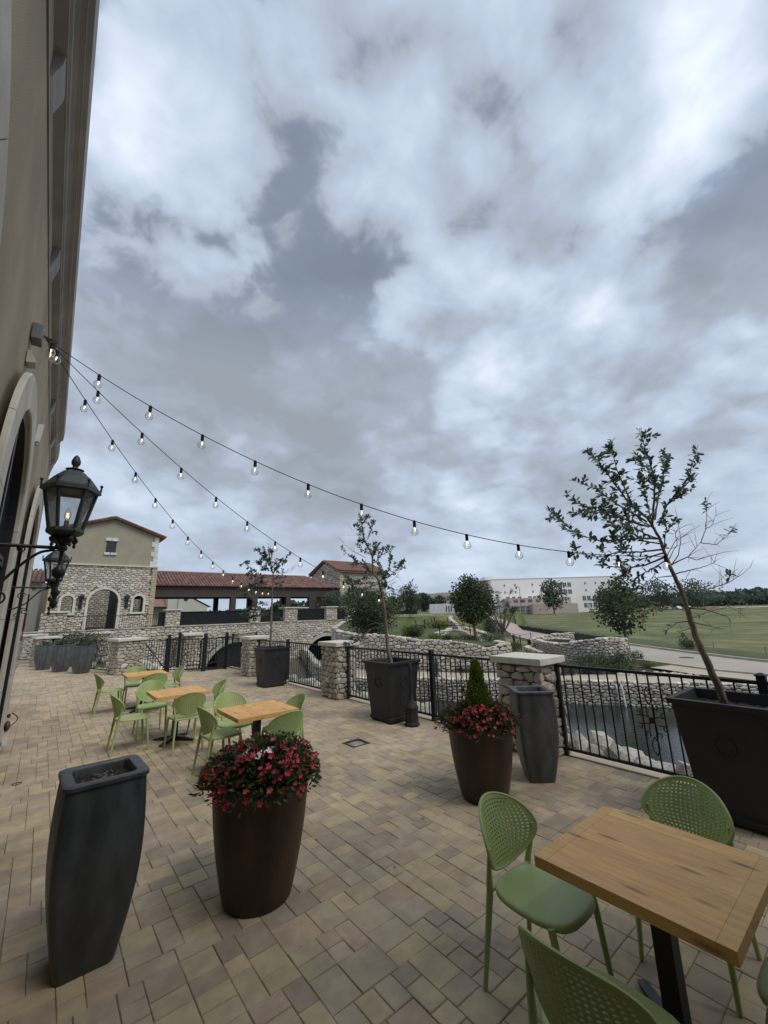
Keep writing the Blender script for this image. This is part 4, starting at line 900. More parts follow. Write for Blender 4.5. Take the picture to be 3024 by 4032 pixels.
its = [(q, cx, cz, rgt.uniform(0.03, 0.07), lambda s, z, d: (s-0.2, YB+0.1-d, z+1.15)) for cx, cz, q in rubble(1.45, 1.27, 0.34, 0.2, rgt, 0.38, 0.014)]; lay_stones(its, lw, rgt, 60)
m = MB(); m.bbox(0.0, 1.4, YB-0.05, YB+0.6, 2.423, 2.55, 0.02); m.build('cap_stone', CAPSTONE, lw)

# ------------------------------------------------------------------ open breezeway with clay tile roof
bz = thing('breezeway', 'long open timber breezeway with red clay tile roof behind the bridge', 'pavilion')
BX0, BX1, BY, BYR = 7.1, 28.38, 43.6, 47.5; EZ, RZ = 4.82, 6.45
u = MB(); u.add([(BX0, BY, EZ), (BX1, BY, EZ), (BX1-2.9, BYR, RZ), (BX0, BYR, RZ), (BX0, 51.4, EZ), (BX1, 51.4, EZ)], [(0, 1, 2, 3), (3, 2, 5, 4), (1, 5, 2)]); u.build('roof', TILE, bz)
def tile_mesh():
    m = MB(); n = 5; rings = []
    for y, r in ((0, 1.0), (1.0, 0.86)): rings.append([(0.5*r*math.cos(math.pi*i/n), y, 0.42*r*math.sin(math.pi*i/n)+(0.12 if y == 0 else 0)) for i in range(n+1)])
    vs = rings[0]+rings[1]; m.add(vs, [(i, i+1, n+2+i, n+1+i) for i in range(n)]+[tuple(range(n+1))]); return m.mesh('clay_tile', TILE)
CT = tile_mesh()
def tile_roof(parent, e0, e1, r0, r1, tw, tl, lim, rg, nparts=300):
    """barrel tiles from the eave e0-e1 up to the ridge r0-r1, limited by lim(s, v)"""
    e0, e1, r0, r1 = map(Vector, (e0, e1, r0, r1)); ex = (e1-e0); Lx = ex.length; ex.normalize(); up = (r0-e0)-ex*((r0-e0).dot(ex)); Lu = up.length; up.normalize(); nn = ex.cross(up)
    nc = int(Lx/tw); nr = int(Lu/tl); sp_ = []
    for i in range(nc):
        for j in range(nr+1):
            if lim((i+0.5)/nc, (j+0.3)/max(nr, 1)): sp_.append((i, j))
    cam0 = lambda ij: (e0+ex*(ij[0]+0.5)*Lx/nc+up*ij[1]*Lu/(nr+0.6)-CAMP).length
    sp_.sort(key=cam0); restm = MB(); Rm = Matrix((ex, up, nn)).transposed()
    for k, (i, j) in enumerate(sp_):
        p = e0+ex*((i+0.5)*Lx/nc)+up*(j*Lu/(nr+0.6)-0.06)+nn*0.01
        s = rg.uniform(0.72, 1.18); c = (s*rg.uniform(0.92, 1.08), s*rg.uniform(0.85, 1.15), s*rg.uniform(0.85, 1.2))
        if k < nparts:
            o = link('clay_tile', CT, parent); o.matrix_local = Matrix.Translation(p) @ (Rm.to_4x4()) @ Matrix.Diagonal((tw*0.98, tl*1.12, tw, 1)); o.color = c+(1,)
        else:
            M4 = Matrix.Translation(p) @ Rm.to_4x4() @ Matrix.Diagonal((tw*0.98, tl*1.12, tw, 1))
            restm.add([tuple(M4 @ v.co) for v in CT.vertices], [tuple(f.vertices) for f in CT.polygons], c)
    if restm.v: restm.build('clay_tile_field', TILE, parent, kind='stuff')
rgr = random.Random(41)
tile_roof(bz, (BX0, BY, EZ+0.03), (BX1, BY, EZ+0.03), (BX0, BYR, RZ+0.03), (BX1, BYR, RZ+0.03), 0.30, 0.46, lambda s, v: (1-s)*(BX1-BX0) > 2.9*v, rgr)
m = MB(); m.tube([(BX0, BYR, RZ+0.08), (BX1-2.9, BYR, RZ+0.08)], 0.12, 8); m.tube([(BX1-2.9, BYR, RZ+0.08), (BX1, BY, EZ+0.08)], 0.11, 8); m.build('ridge_tile', TILE, bz)
m = MB(); m.box(BX0, BX1-0.15, BY+0.25, BY+0.6, 3.80, 4.80); m.build('beam', DARKWOOD, bz); m = MB(); m.box(BX0, BX1-0.15, 51.0, 51.3, 3.9, 4.8); m.box(BX0, BX1, BY+0.6, 51.0, 4.78, 4.80); m.build('ceiling', DARKWOOD, bz)
for x in (15.23, 17.58, 21.49, 24.65, 27.6):
    wx = 0.27 if x < 24 else 0.5; m = MB(); m.box(x-wx, x+wx, BY+0.25, BY+0.75, 1.1, 3.80); m.build('post', DARKWOOD, bz)
for x in (15.6, 19.6, 24.2): m = MB(); m.box(x-0.25, x+0.25, 50.7, 51.1, 1.1, 3.9); m.build('post', DARKWOOD, bz)

# ------------------------------------------------------------------ stone tower house at the right end
th = thing('stone_tower', 'square rubble stone tower with low red tile gable right of the breezeway', 'building')
A0, A1, YS, D1, ZE, ZR, RY = 28.5, 36.0, 43.85, 51.0, 7.05, 8.5, 47.45
w = MB(); w.add([(A0, D1, 0.9), (A0, YS, 0.9), (A0, YS, ZE), (A0, RY, ZR-0.05), (A0, D1, ZE), (A1, YS, 0.9), (A1, YS, ZE), (A1, D1, 0.9), (A1, D1, ZE), (A1, RY, ZR-0.05)], [(0, 1, 2, 3, 4), (1, 5, 6, 2), (5, 7, 8, 9, 6), (7, 0, 4, 8)]); w.build('wall_backing', MORTAR, th)
sl_ = (ZR-ZE)/(RY-YS)
skg = lambda cx, cz: cz+1 > ZR-0.10-abs(D1-cx-RY)*sl_
its = [(q, cx, cz, rgt.uniform(0.03, 0.07), lambda s, z, d: (A0-d, D1-s, z+1)) for cx, cz, q in rubble(D1-YS, 7.5, 0.46, 0.21, rgt, 0.38, 0.02, skg)]
its += [(q, cx, cz, rgt.uniform(0.03, 0.07), lambda s, z, d: (A0+s, YS-d, z+1)) for cx, cz, q in rubble(A1-A0, 6.0, 0.44, 0.21, rgt, 0.38, 0.02)]
lay_stones(its, th, rgt, 260, 1.1)
for k in range(22):
    m = MB(); z = 1.0+k*0.275; l = 0.5 if k % 2 else 0.34; l2 = 0.34 if k % 2 else 0.5; m.bbox(A0-0.08, A0+l, YS-0.08, YS+l2, z+0.008, z+0.267, 0.02, (1.0*rgt.uniform(.85, 1.1), 0.86, 0.62)); m.build('corner_stone', STONE, th)
rs = MB()
for y1, z1 in ((YS-0.4, ZE-0.16), (D1+0.4, ZE-0.16)): rs.add([(A0-0.35, y1, z1), (A1, y1, z1), (A1, RY, ZR+0.02), (A0-0.35, RY, ZR+0.02), (A0-0.35, y1, z1+0.14), (A1, y1, z1+0.14), (A1, RY, ZR+0.16), (A0-0.35, RY, ZR+0.16)], [(0,3,2,1),(4,5,6,7),(0,1,5,4),(1,2,6,5),(2,3,7,6),(3,0,4,7)])
rs.build('roof', TILE, th)
tile_roof(th, (A0-0.35, YS-0.4, ZE), (A1, YS-0.4, ZE), (A0-0.35, RY, ZR+0.18), (A1, RY, ZR+0.18), 0.3, 0.46, lambda s, v: True, rgr, 200)
for s_ in (1, -1):
    for k in range(14): y = RY+s_*(0.15+k*0.27); z = ZR+0.2-sl_*abs(y-RY); m = MB(); m.tube([(A0-0.38, y-s_*0.15, z+0.05), (A0-0.40, y+s_*0.15, z-0.05)], [0.07, 0.085], 7, c=tint(rgt, 0.95)); m.build('verge_tile', TILE, th)

# ------------------------------------------------------------------ low buildings behind
lb = thing('tiled_roof_house', 'low stone house with red tile roof far left behind the tower', 'house')
m = MB(); m.box(-9, -0.5, 47.0, 53, 1.0, 5.1); m.build('wall', STONE, lb)
m = MB(); m.add([(-9.5, 46.6, 5.1), (-0.3, 46.6, 5.1), (-0.3, 50, 6.5), (-9.5, 50, 6.5)], [(0, 1, 2, 3)]); m.build('roof', TILE, lb)
tile_roof(lb, (-5, 46.6, 5.13), (-0.3, 46.6, 5.13), (-5, 50, 6.53), (-0.3, 50, 6.53), 0.32, 0.5, lambda s, v: True, rgr, 150)
for x in (-2.4, -1.5): 
    m = MB(); m.box(x-0.3, x+0.3, 46.9, 46.97, 1.2, 4.2); wd = m.build('window', DGLASS, lb); m = MB(); m.box(x-0.36, x+0.36, 46.82, 46.9, 2.6, 2.75); m.box(x-0.02, x+0.02, 46.85, 46.9, 1.2, 4.2); m.build('frame', WHITEP, wd)
rh = thing('red_gable_house', 'distant stone house with red gable roof and small round window', 'house')
m = MB(); m.add([(16.0, 78, 0.5), (22.5, 78, 0.5), (22.5, 78, 3.6), (19.3, 78, 5.3), (17.6, 78, 6.3), (16.0, 78, 5.3), (16.0, 90, 0.5), (16.0, 90, 5.3)], [(0, 1, 2, 3, 4, 5), (0, 5, 7, 6)]); m.box(17.6, 19.9, 77.7, 80, 0.5, 6.6); m.build('wall', STONE, rh)
m = MB(); m.box(11.0, 17.6, 80, 80.1, 0.5, 4.0); m.build('wing_wall', STONE, rh)
m = MB(); m.add([(9.5, 78.0, 3.7), (17.6, 78.0, 3.7), (17.6, 84, 6.5), (9.5, 84, 6.5)], [(0, 1, 2, 3)]); m.add([(19.9, 77.8, 5.2), (23.2, 77.8, 3.5), (23.2, 88, 3.5), (19.9, 88, 5.2)], [(0, 1, 2, 3)]); m.build('roof', TILE, rh)
m = MB(); m.tube([(18.75, 77.66, 4.9), (18.75, 77.69, 4.9)], 0.36, 16); m.build('round_window', DGLASS, rh)

# ------------------------------------------------------------------ retaining walls along the far bank
def wall_run(parent, pts, z0, ztop, cw, ch, rg, side, nparts, dmin=0.04, dmax=0.1, capw=0.35, s_from=None, s_to=None, tk=1.05):
    """rubble wall face along a plan line; ztop(s) gives its top; pale capping stones ride on it"""
    P = pts if side > 0 else pts[::-1]
    fn, L, cum = poly_map([(p[0], p[1]) for p in P])
    tops = [p[2] for p in P]
    def top(s):
        for i in range(len(cum)-1):
            if s <= cum[i+1]: return tops[i]+(tops[i+1]-tops[i])*(s-cum[i])/(cum[i+1]-cum[i])
        return tops[-1]
    bk = MB(); n = max(8, int(L/0.5)); zb = z0
    for i in range(n):
        a, b = L*i/n, L*(i+1)/n
        bk.quad(fn(a, zb, -0.02), fn(b, zb, -0.02), fn(b, top(b), -0.02), fn(a, top(a), -0.02)); bk.quad(fn(a, top(a), -0.02), fn(b, top(b), -0.02), fn(b, top(b), -0.36), fn(a, top(a), -0.36)); bk.quad(fn(a, zb, -0.36), fn(b, zb, -0.36), fn(b, top(b), -0.36), fn(a, top(a), -0.36))
    bk.build('wall_core', MORTAR, parent)
    Hm = max(tops)-z0
    items = [(q, cx, cz+z0, rg.uniform(dmin, dmax), fn) for cx, cz, q in [(cx, cz, [(a, b+z0) for a, b in q]) for cx, cz, q in rubble(L, Hm, cw, ch, rg, 0.40, 0.014, lambda cx, cz: cz+z0 > top(cx)-0.03)]]
    items = [(q, cx, cz, d, f) for q, cx, cz, d, f in items]
    lay_stones(items, parent, rg, nparts, tk)
    cp = MB(); s = 0.0; near_caps = []
    while s < L:
        l = rg.uniform(0.18, 0.42); h = rg.uniform(0.06, 0.15); mid = min(s+l/2, L); z = top(mid)
        bm = bmesh.new(); bmesh.ops.create_cube(bm, size=1)
        bmesh.ops.bevel(bm, geom=bm.edges[:], offset=0.22, segments=1, affect='EDGES')
        a = Vector(fn(mid, z, 0)); t = (Vector(fn(min(mid+0.05, L), z, 0))-Vector(fn(max(mid-0.05, 0), z, 0))).normalized(); nrm = Vector((t.y, -t.x, 0))
        for v in bm.verts:
            c = v.co; q = a + t*(c.x*l*0.97) + nrm*(c.y*(capw+rg.uniform(-0.03, 0.08))-0.16) + Vector((0, 0, c.z*h+h*0.35+rg.uniform(-0.012, 0.012))); v.co = q
        cp.bm(bm, tint(rg, 1.18)); s += l
    cp.build('capping_field', STONE, parent, kind='stuff')
rgw = random.Random(51)
t = thing('stream_wall', 'low rubble wall lining the far bank of the pond beside the path', 'wall')
wall_run(t, [(x, y, -1.30) for x, y in L1], -2.6, None, 0.26, 0.125, rgw, 1, 300)
t = thing('terrace_wall', 'curving rubble retaining wall with pale capping holding up the lawn', 'wall')
wall_run(t, L2, -2.4, None, 0.33, 0.19, rgw, 1, 300)
L3 = [(29.3, 15.2, -0.42), (29.2, 16.4, -0.40), (28.6, 17.5, -0.50), (27.3, 16.6, -0.45), (25.3, 14.6, -0.40), (24.02, 13.25, -0.33), (23.3, 11.8, -0.12), (23.2, 11.11, 0.0), (23.43, 10.25, 0.12), (24.0, 9.75, 0.10), (24.6, 9.6, 0.05)]
t = thing('curved_stone_wall', 'curved C shaped rubble wall with dipping top behind the dark shrubs', 'wall')
wall_run(t, L3, -1.4, None, 0.26, 0.135, rgw, 1, 300)
LB = [(27.6, 17.3, -0.42), (28.6, 17.0, -0.30), (30.2, 16.4, -0.14), (31.2, 15.85, -0.12)]
t = thing('curved_stone_wall', 'short pale rubble wall behind the curved wall beside black screen', 'wall')
wall_run(t, LB, -1.4, None, 0.26, 0.135, rgw, 1, 120)
LU = [(30.3, 26.2, -0.1), (31.3, 27.8, 0.55), (33.5, 30.5, 0.95), (37, 33.5, 0.98), (40.5, 36.5, 0.98), (47, 45, 1.0), (52, 56, 1.05), (54.5, 66, 1.05)]
t = thing('upper_stone_wall', 'long rubble wall with white capping along the top of the garden', 'wall')
wall_run(t, LU, -0.7, None, 0.55, 0.26, rgw, -1, 200)
LR = [(24.9, 19.5, -0.42), (27.5, 21.0, -0.18), (30.2, 24.6, 0.05), (30.8, 26.5, 0.2)]
t = thing('ramp_wall', 'low white topped rubble wall sweeping down beside the garden path', 'wall')
wall_run(t, LR, -1.3, None, 0.35, 0.2, rgw, -1, 100)
LG_ = [(23.4, 22.4, 0.12), (25.8, 23.8, 0.16), (28.5, 25.6, 0.20)]
t = thing('garden_wall', 'short low rubble edging wall on the lawn', 'wall')
wall_run(t, LG_, -0.4, None, 0.35, 0.16, rgw, 1, 60)
t = thing('road_edge_wall', 'pinkish low rubble edging left of the curved wall', 'wall')
wall_run(t, [(24.6, 15.0, -0.9), (26.6, 17.2, -0.86), (28.2, 17.9, -0.86)], -1.4, None, 0.22, 0.12, rgw, -1, 60)

# rocks along the pond edge: each a boulder of its own
RG_ = 'pale limestone boulders along the pond edge below the fence'
def boulder_mesh(seed):
    rg = random.Random(seed); bm = bmesh.new(); bmesh.ops.create_icosphere(bm, subdivisions=2, radius=1.0)
    ax = [Vector((rg.gauss(0, 1), rg.gauss(0, 1), rg.gauss(0, 1))).normalized() for _ in range(9)]; cut = [rg.uniform(0.55, 0.85) for _ in ax]
    for v in bm.verts:
        for a, c in zip(ax, cut):
            d = v.co.dot(a)
            if d > c: v.co -= a*(d-c)*0.85
        v.co *= rg.uniform(0.95, 1.05)
    m = MB(); m.bm(bm); return m.mesh('boulder', ROCK)
BM_ = [boulder_mesh(s) for s in range(7)]
rgk = random.Random(61); rocks = []
y = -3.5
while y < 16.2:
    s = rgk.uniform(0.14, 0.27); rocks.append((6.12+rgk.uniform(-0.03, 0.12), y, -0.10+rgk.uniform(-0.05, 0.05), s)); y += s*rgk.uniform(1.25, 1.8)
y = -3.5
while y < 16.2:
    s = rgk.uniform(0.16, 0.36); rocks.append((6.5+rgk.uniform(-0.1, 0.25), y, -0.30+rgk.uniform(-0.12, 0.08), s)); y += s*rgk.uniform(1.4, 2.2)
y = -3.0
while y < 16.2:
    s = rgk.uniform(0.2, 0.45); rocks.append((7.0+rgk.uniform(-0.1, 0.3), y, -0.95+rgk.uniform(-0.2, 0.2), s)); y += s*rgk.uniform(1.4, 2.4)
def where(y):
    if y < 3: return 'below the near fence panel'
    if y < 8.5: return 'below the middle fence panel'
    return 'below the far fence panel'
for (x, y, z, s) in rocks:
    o = link('boulder', rgk.choice(BM_), None, None, (x, y, z), (rgk.uniform(0, 6), rgk.uniform(0, 6), rgk.uniform(0, 6)), (s, s*rgk.uniform(0.8, 1.2), s*rgk.uniform(0.6, 0.85)))
    tag(o, 'pale limestone boulder among others at the pond edge ' + where(y), 'boulder', RG_ + ', ' + where(y))
# dry creek rubble behind the gate
rb = MB()
for k in range(520):
    y = rgk.uniform(18.5, 35.5); x = rgk.uniform(2.2 if y < 25 else 1.6, 15); s = rgk.uniform(0.1, 0.3)
    if x > xline(L1, y)-0.3: continue
    me = BM_[k % 7]; R = Matrix.Rotation(rgk.uniform(0, 6), 4, Vector((rgk.gauss(0,1), rgk.gauss(0,1), rgk.gauss(0,1)))); z = terrain(x, y)+s*0.2
    M4 = Matrix.Translation((x, y, z)) @ R @ Matrix.Diagonal((s, s, s*0.8, 1)); c = tint(rgk, 1.15)
    rb.add([tuple(M4 @ v.co) for v in me.vertices], [tuple(f.vertices) for f in me.polygons], c)
tag(rb.build('creek_rubble', ROCK, kind='stuff'), 'white limestone rubble covering the slope behind the gate', 'rubble')
gv = MB()
for k in range(500):
    i = rgk.uniform(0, 1); y = rgk.uniform(-3, 9); xl = xline(L1, y)+rgk.uniform(2.6, 3.9); s = rgk.uniform(0.05, 0.16); me = BM_[k % 7]
    M4 = Matrix.Translation((xl, y, -1.3)) @ Matrix.Rotation(rgk.uniform(0, 6), 4, 'Z') @ Matrix.Diagonal((s, s, s*0.7, 1)); gv.add([tuple(M4 @ v.co) for v in me.vertices], [tuple(f.vertices) for f in me.polygons], tint(rgk, 1.1))
tag(gv.build('bed_gravel', ROCK, kind='stuff'), 'loose pale stones spread along the planting bed by the path', 'gravel')
# drain pipes in the stream wall
pp = thing('drain_pipe', 'pair of white drain pipes running down the pond wall', 'pipe')
for dy in (0.0, 0.16):
    m = MB(); m.tube([(19.02-dy*0.5, 7.95+dy, -1.34), (18.98-dy*0.5, 7.9+dy, -1.5), (18.95-dy*0.5, 7.85+dy, -2.3)], 0.04, 8); m.build('pipe', WHITEP, pp)
bo = thing('path_bollard', 'short dark cast bollard light on the pond path', 'bollard', (15.1, 14.7, -1.32)); m = MB(); m.lathe([(0.17, 0), (0.17, 0.12), (0.11, 0.2), (0.08, 0.28), (0.075, 0.62), (0.1, 0.66), (0.07, 0.78), (0.02, 0.84)], n=14); m.build('post', IRON2, bo); m = MB(); m.lathe([(0.1, 0.84), (0.04, 0.88), (0.01, 0.9)], n=12); m.build('cap', IRON2, bo)

# ------------------------------------------------------------------ green perforated chairs
def thicken(mb, t):
    """give an open sheet real thickness t along its vertex normals (holes get walls)"""
    me = bpy.data.meshes.new('tmp'); me.from_pydata(mb.v, [], mb.f); bm = bmesh.new(); bm.from_mesh(me); bmesh.ops.remove_doubles(bm, verts=bm.verts, dist=1e-5)
    bmesh.ops.recalc_face_normals(bm, faces=bm.faces); bm.normal_update(); bpy.data.meshes.remove(me)
    bm.verts.index_update(); N = len(bm.verts)
    top = [v.co+v.normal*t/2 for v in bm.verts]; bot = [v.co-v.normal*t/2 for v in bm.verts]
    fs = [tuple(v.index for v in f.verts) for f in bm.faces]; fs += [tuple(i+N for i in f[::-1]) for f in fs]
    for e in bm.edges:
        if len(e.link_faces) == 1:
            f = e.link_faces[0]; a, b = e.verts
            for l in f.loops:
                if l.edge == e: a, b = l.vert, l.link_loop_next.vert
            fs.append((b.index, a.index, a.index+N, b.index+N))
    bm.free(); r = MB(); r.add([tuple(p) for p in top+bot], fs); return r
def chair_proto():
    t = thing('garden_chair', 'x', 'chair', (0, 0, 0), 0, 'green perforated plastic chairs')
    # backrest: an egg shaped shell, wide near the top, with a field of real round holes
    NU, NV = 17, 15; sh = MB()
    def egg(u, v):
        U_ = u*math.sqrt(1-v*v/2*0.97); V_ = v*math.sqrt(1-u*u/2*0.97)
        z = 0.655+V_*0.165; wdt = 0.232*(1-0.20*max(0, -V_)**1.4-0.03*max(0, V_)**2)
        x = U_*wdt; y = -0.215-0.075*((z-0.49)/0.33)-0.02*((z-0.49)/0.33)**2+0.115*(x/0.23)**2
        return (x, y, z)
    us = [-1+2*i/(NU+2) for i in range(NU+3)]; vs_ = [-1+2*j/(NV+2) for j in range(NV+3)]
    for i in range(NU+2):
        for j in range(NV+2):
            u0, u1, v0, v1 = us[i], us[i+1], vs_[j], vs_[j+1]
            border = i in (0, NU+1) or j in (0, NV+1)
            corner = (i in (1, NU) and j in (1, 2, NV-1, NV)) or (i in (2, NU-1) and j in (1, NV))
            um, vm = (u0+u1)/2, (v0+v1)/2
            out8 = [(u0, v0), (um, v0), (u1, v0), (u1, vm), (u1, v1), (um, v1), (u0, v1), (u0, vm)]
            if border or corner: sh.add([egg(a, b) for a, b in out8], [tuple(range(8))])
            else:
                ru, rv = (u1-u0)*0.30, (v1-v0)*0.27; ins = [(um+ru*math.cos(a), vm+rv*math.sin(a)) for a in [math.pi*1.25+math.pi/4*k for k in range(8)]]
                sh.add([egg(a, b) for a, b in out8]+[egg(a, b) for a, b in ins], [(k, (k+1) % 8, 8+(k+1) % 8, 8+k) for k in range(8)])
    bk = thicken(sh, 0.011)
    rim = [egg(*p) for p in [(-1+2*k/14, -1) for k in range(14)]+[(1, -1+2*k/14) for k in range(14)]+[(1-2*k/14, 1) for k in range(14)]+[(-1, 1-2*k/14) for k in range(14)]]
    rim.append(rim[0]); bk.tube(rim, 0.0085, 6, caps=False)
    bk.build('backrest', GREEN, t, auto=50)
    # seat: dished, broad rounded front, narrower back, with a rolled edge
    se = MB(); n = 28; rings = []
    def outl(k, s):
        a = 2*math.pi*k/n; c, sn = math.cos(a), math.sin(a); e = 0.62
        x = 0.215*s*math.copysign(abs(c)**e, c); y = 0.225*s*math.copysign(abs(sn)**e, sn)+0.015; x *= 1-0.10*max(0, -sn)
        return x, y
    for s, z in ((0.93, 0.436), (1.0, 0.440), (1.01, 0.452), (0.985, 0.462), (0.90, 0.463), (0.7, 0.457), (0.4, 0.452), (0.02, 0.450)):
        rings.append([(outl(k, s)[0], outl(k, s)[1], z-0.012*max(0, (outl(k, s)[1]-0.15)/0.1)) for k in range(n)])
    se.loft(rings); se.build('seat', GREEN, t, auto=60)
    for s in (-1, 1):
        l = MB(); l.tube([(s*0.198, 0.17, 0.452), (s*0.202, 0.185, 0.40), (s*0.208, 0.215, 0.15), (s*0.212, 0.232, 0.0)], [0.018, 0.0175, 0.0145, 0.012], 10); l.build('leg', GREEN, t, auto=60)
        l = MB(); l.tube([(s*0.209, -0.152, 0.66), (s*0.203, -0.165, 0.58), (s*0.188, -0.182, 0.50), (s*0.180, -0.192, 0.44), (s*0.192, -0.215, 0.25), (s*0.207, -0.248, 0.0)], [0.008, 0.012, 0.0165, 0.0185, 0.0155, 0.012], 10); l.build('leg', GREEN, t, auto=60)
        b = MB(); b.tube([(s*0.185, -0.185, 0.455), (s*0.15, -0.19, 0.448), (s*0.09, -0.195, 0.447)], [0.017, 0.014, 0.010], 8); b.build('seat_bracket', GREEN, t, auto=60)
    return t
chair = chair_proto(); first = [True]
def put(x, y, face, label):
    """face: direction the sitter looks, degrees from +X"""
    rz = math.radians(face-90)
    if first[0]:
        first[0] = False; chair.location = (x, y, 0); chair.rotation_euler = (0, 0, rz); chair['label'] = label; return chair
    c = dup(chair, (x, y, 0), rz, label); v = 0.92+0.14*((len(label)*7 % 10)/10); w = 0.95+0.1*((len(label)*3 % 10)/10)
    for ch in c.children: ch.color = (v*w, v, v*0.97, 1)     # each chair has weathered a little differently
    return c
put(2.23, 1.50, -90, 'green chair at the left end of the nearest table beside the rust pot')
put(3.05, 1.08, 180, 'green chair behind the nearest table in front of the black tree planter')
put(1.75, 0.95, 0, 'green chair seen from behind at the near side of the nearest table')
put(2.47, 0.42, 90, 'green chair cut by the frame at the right end of the nearest table')
put(1.95, 5.80, 2, 'green chair in profile just left of the front flower pot')
put(2.26, 6.22, -88, 'green chair facing the camera behind the middle table with dark pedestal')
put(2.66, 5.50, 180, 'green chair at the right end of the table nearest the front flower pot')
put(2.36, 4.98, 95, 'green chair half hidden by the red flowers of the front rust pot')
put(1.23, 7.72, 0, 'green chair in profile at the left of the second table from the front')
put(1.63, 8.45, -92, 'green chair facing the camera behind the second table from the front')
put(1.87, 7.18, 90, 'green chair seen from behind showing its backrest at the second table')
put(2.34, 7.76, 176, 'green chair at the right end of the second table')
put(1.28, 10.90, 0, 'green chair in profile at the left of the farthest table')
put(1.82, 11.32, -90, 'green chair facing the camera behind the farthest table against the stone pillar')
put(1.94, 10.12, 92, 'green chair seen from behind at the near side of the farthest table')
put(2.35, 10.62, 184, 'green chair turned sideways at the right end of the farthest table near the gate')

# ------------------------------------------------------------------ square tables with thick plank tops
def table_proto():
    t = thing('bistro_table', 'x', 'table', (0, 0, 0), 0, 'square plank topped tables on black pedestals')
    h, w, th_ = 0.735, 0.39, 0.048; rg = random.Random(71); nP = 7; y0, y1 = -w+0.062, w-0.062
    for k in range(nP):
        m = MB(); x0 = -w+2*w*k/nP; m.bbox(x0+0.0002, x0+2*w/nP-0.0002, y0+0.0002, y1-0.0002, h-th_, h+rg.uniform(-0.0003, 0.0002), 0.0009)
        # each plank keeps its own stretch of grain
        o = m.build('plank', WOOD, t); s = rg.uniform(0.93, 1.08); o.color = (s, s*rg.uniform(0.96, 1.03), s*rg.uniform(0.93, 1.05), 1)
    for (a, b) in ((-w, y0), (y1, w)):
        m = MB(); m.bbox(-w, w, a+0.0004, b-0.0004, h-th_, h+0.0002, 0.002); o = m.build('end_strip', WOOD, t); o.color = (0.96, 0.95, 0.93, 1)
    m = MB(); m.box(-0.04, 0.04, -0.04, 0.04, 0.05, h-th_-0.012); m.build('pedestal', IRON, t)
    m = MB(); m.box(-0.2, 0.2, -0.2, 0.2, h-th_-0.012, h-th_-0.001); m.build('top_plate', IRON, t)
    for k in range(4):
        a = math.pi/2*k+math.pi/4; c, s = math.cos(a), math.sin(a); m = MB(); rings = []
        for r, hh, zz in ((0.0, 0.035, 0.085), (0.15, 0.03, 0.06), (0.34, 0.026, 0.022), (0.36, 0.02, 0.015)):
            rings.append([(c*r-s*hh, s*r+c*hh, 0.012), (c*r+s*hh, s*r-c*hh, 0.012), (c*r+s*hh, s*r-c*hh, zz), (c*r-s*hh, s*r+c*hh, zz)])
        m.loft(rings); f = m.build('foot', IRON, t); m = MB(); m.lathe([(0.016, 0.0), (0.02, 0.012)], c*0.33, s*0.33, 0, 10); m.build('glide', RUBBER, f)
    return t
# wood gets knots
nt_ = WOOD.node_tree; _v = nt_.nodes.new('ShaderNodeTexVoronoi'); _v.inputs['Scale'].default_value = 5.5; _v.inputs['Randomness'].default_value = 1.0
_tc = nt_.nodes.new('ShaderNodeTexCoord'); _mp = nt_.nodes.new('ShaderNodeMapping'); _mp.inputs['Scale'].default_value = (2.4, 0.55, 2.4); nt_.links.new(_tc.outputs['Object'], _mp.inputs[0]); nt_.links.new(_mp.outputs[0], _v.inputs['Vector'])
_rk = nt_.nodes.new('ShaderNodeValToRGB'); nt_.links.new(_v.outputs['Distance'], _rk.inputs[0]); _rk.color_ramp.elements[0].position = 0.06; _rk.color_ramp.elements[1].position = 0.24
_rk.color_ramp.elements[0].color = (0.30, 0.24, 0.22, 1); _rk.color_ramp.elements[1].color = (1, 1, 1, 1)
_b = nt_.nodes['Principled BSDF']; _src = _b.inputs['Base Color'].links[0].from_socket; _mx = nt_.nodes.new('ShaderNodeMix'); _mx.data_type = 'RGBA'; _mx.blend_type = 'MULTIPLY'; _mx.inputs[0].default_value = 1
nt_.links.new(_src, _mx.inputs[6]); nt_.links.new(_rk.outputs[0], _mx.inputs[7]); nt_.links.new(_mx.outputs[2], _b.inputs['Base Color'])
tb0 = table_proto(); tb0.location = (2.41, 0.985, 0); tb0['label'] = 'nearest square table with honey coloured plank top at lower right'
dup(tb0, (2.31, 5.52, 0), 0.0, 'plank topped table just behind the front pot of red flowers')
dup(tb0, (1.87, 7.76, 0), math.pi, 'second plank topped table with its black crossed foot in view')
dup(tb0, (1.90, 10.80, 0), 0.0, 'farthest plank topped table in front of the wide stone pillar')
pb = thing('drink_bottle', 'small grey plastic bottle lying on the pavers under the nearest table', 'bottle', (2.28, 0.72, 0), 0.6)
m = MB(); m.tube([(0, -0.10, 0.03), (0, 0.05, 0.03), (0, 0.09, 0.024), (0, 0.13, 0.012)], [0.03, 0.03, 0.024, 0.012], 10); m.build('body', IRON2, pb, auto=60); m = MB(); m.tube([(0, 0.13, 0.012), (0, 0.15, 0.012)], 0.013, 8); m.build('lid', RUBBER, pb)

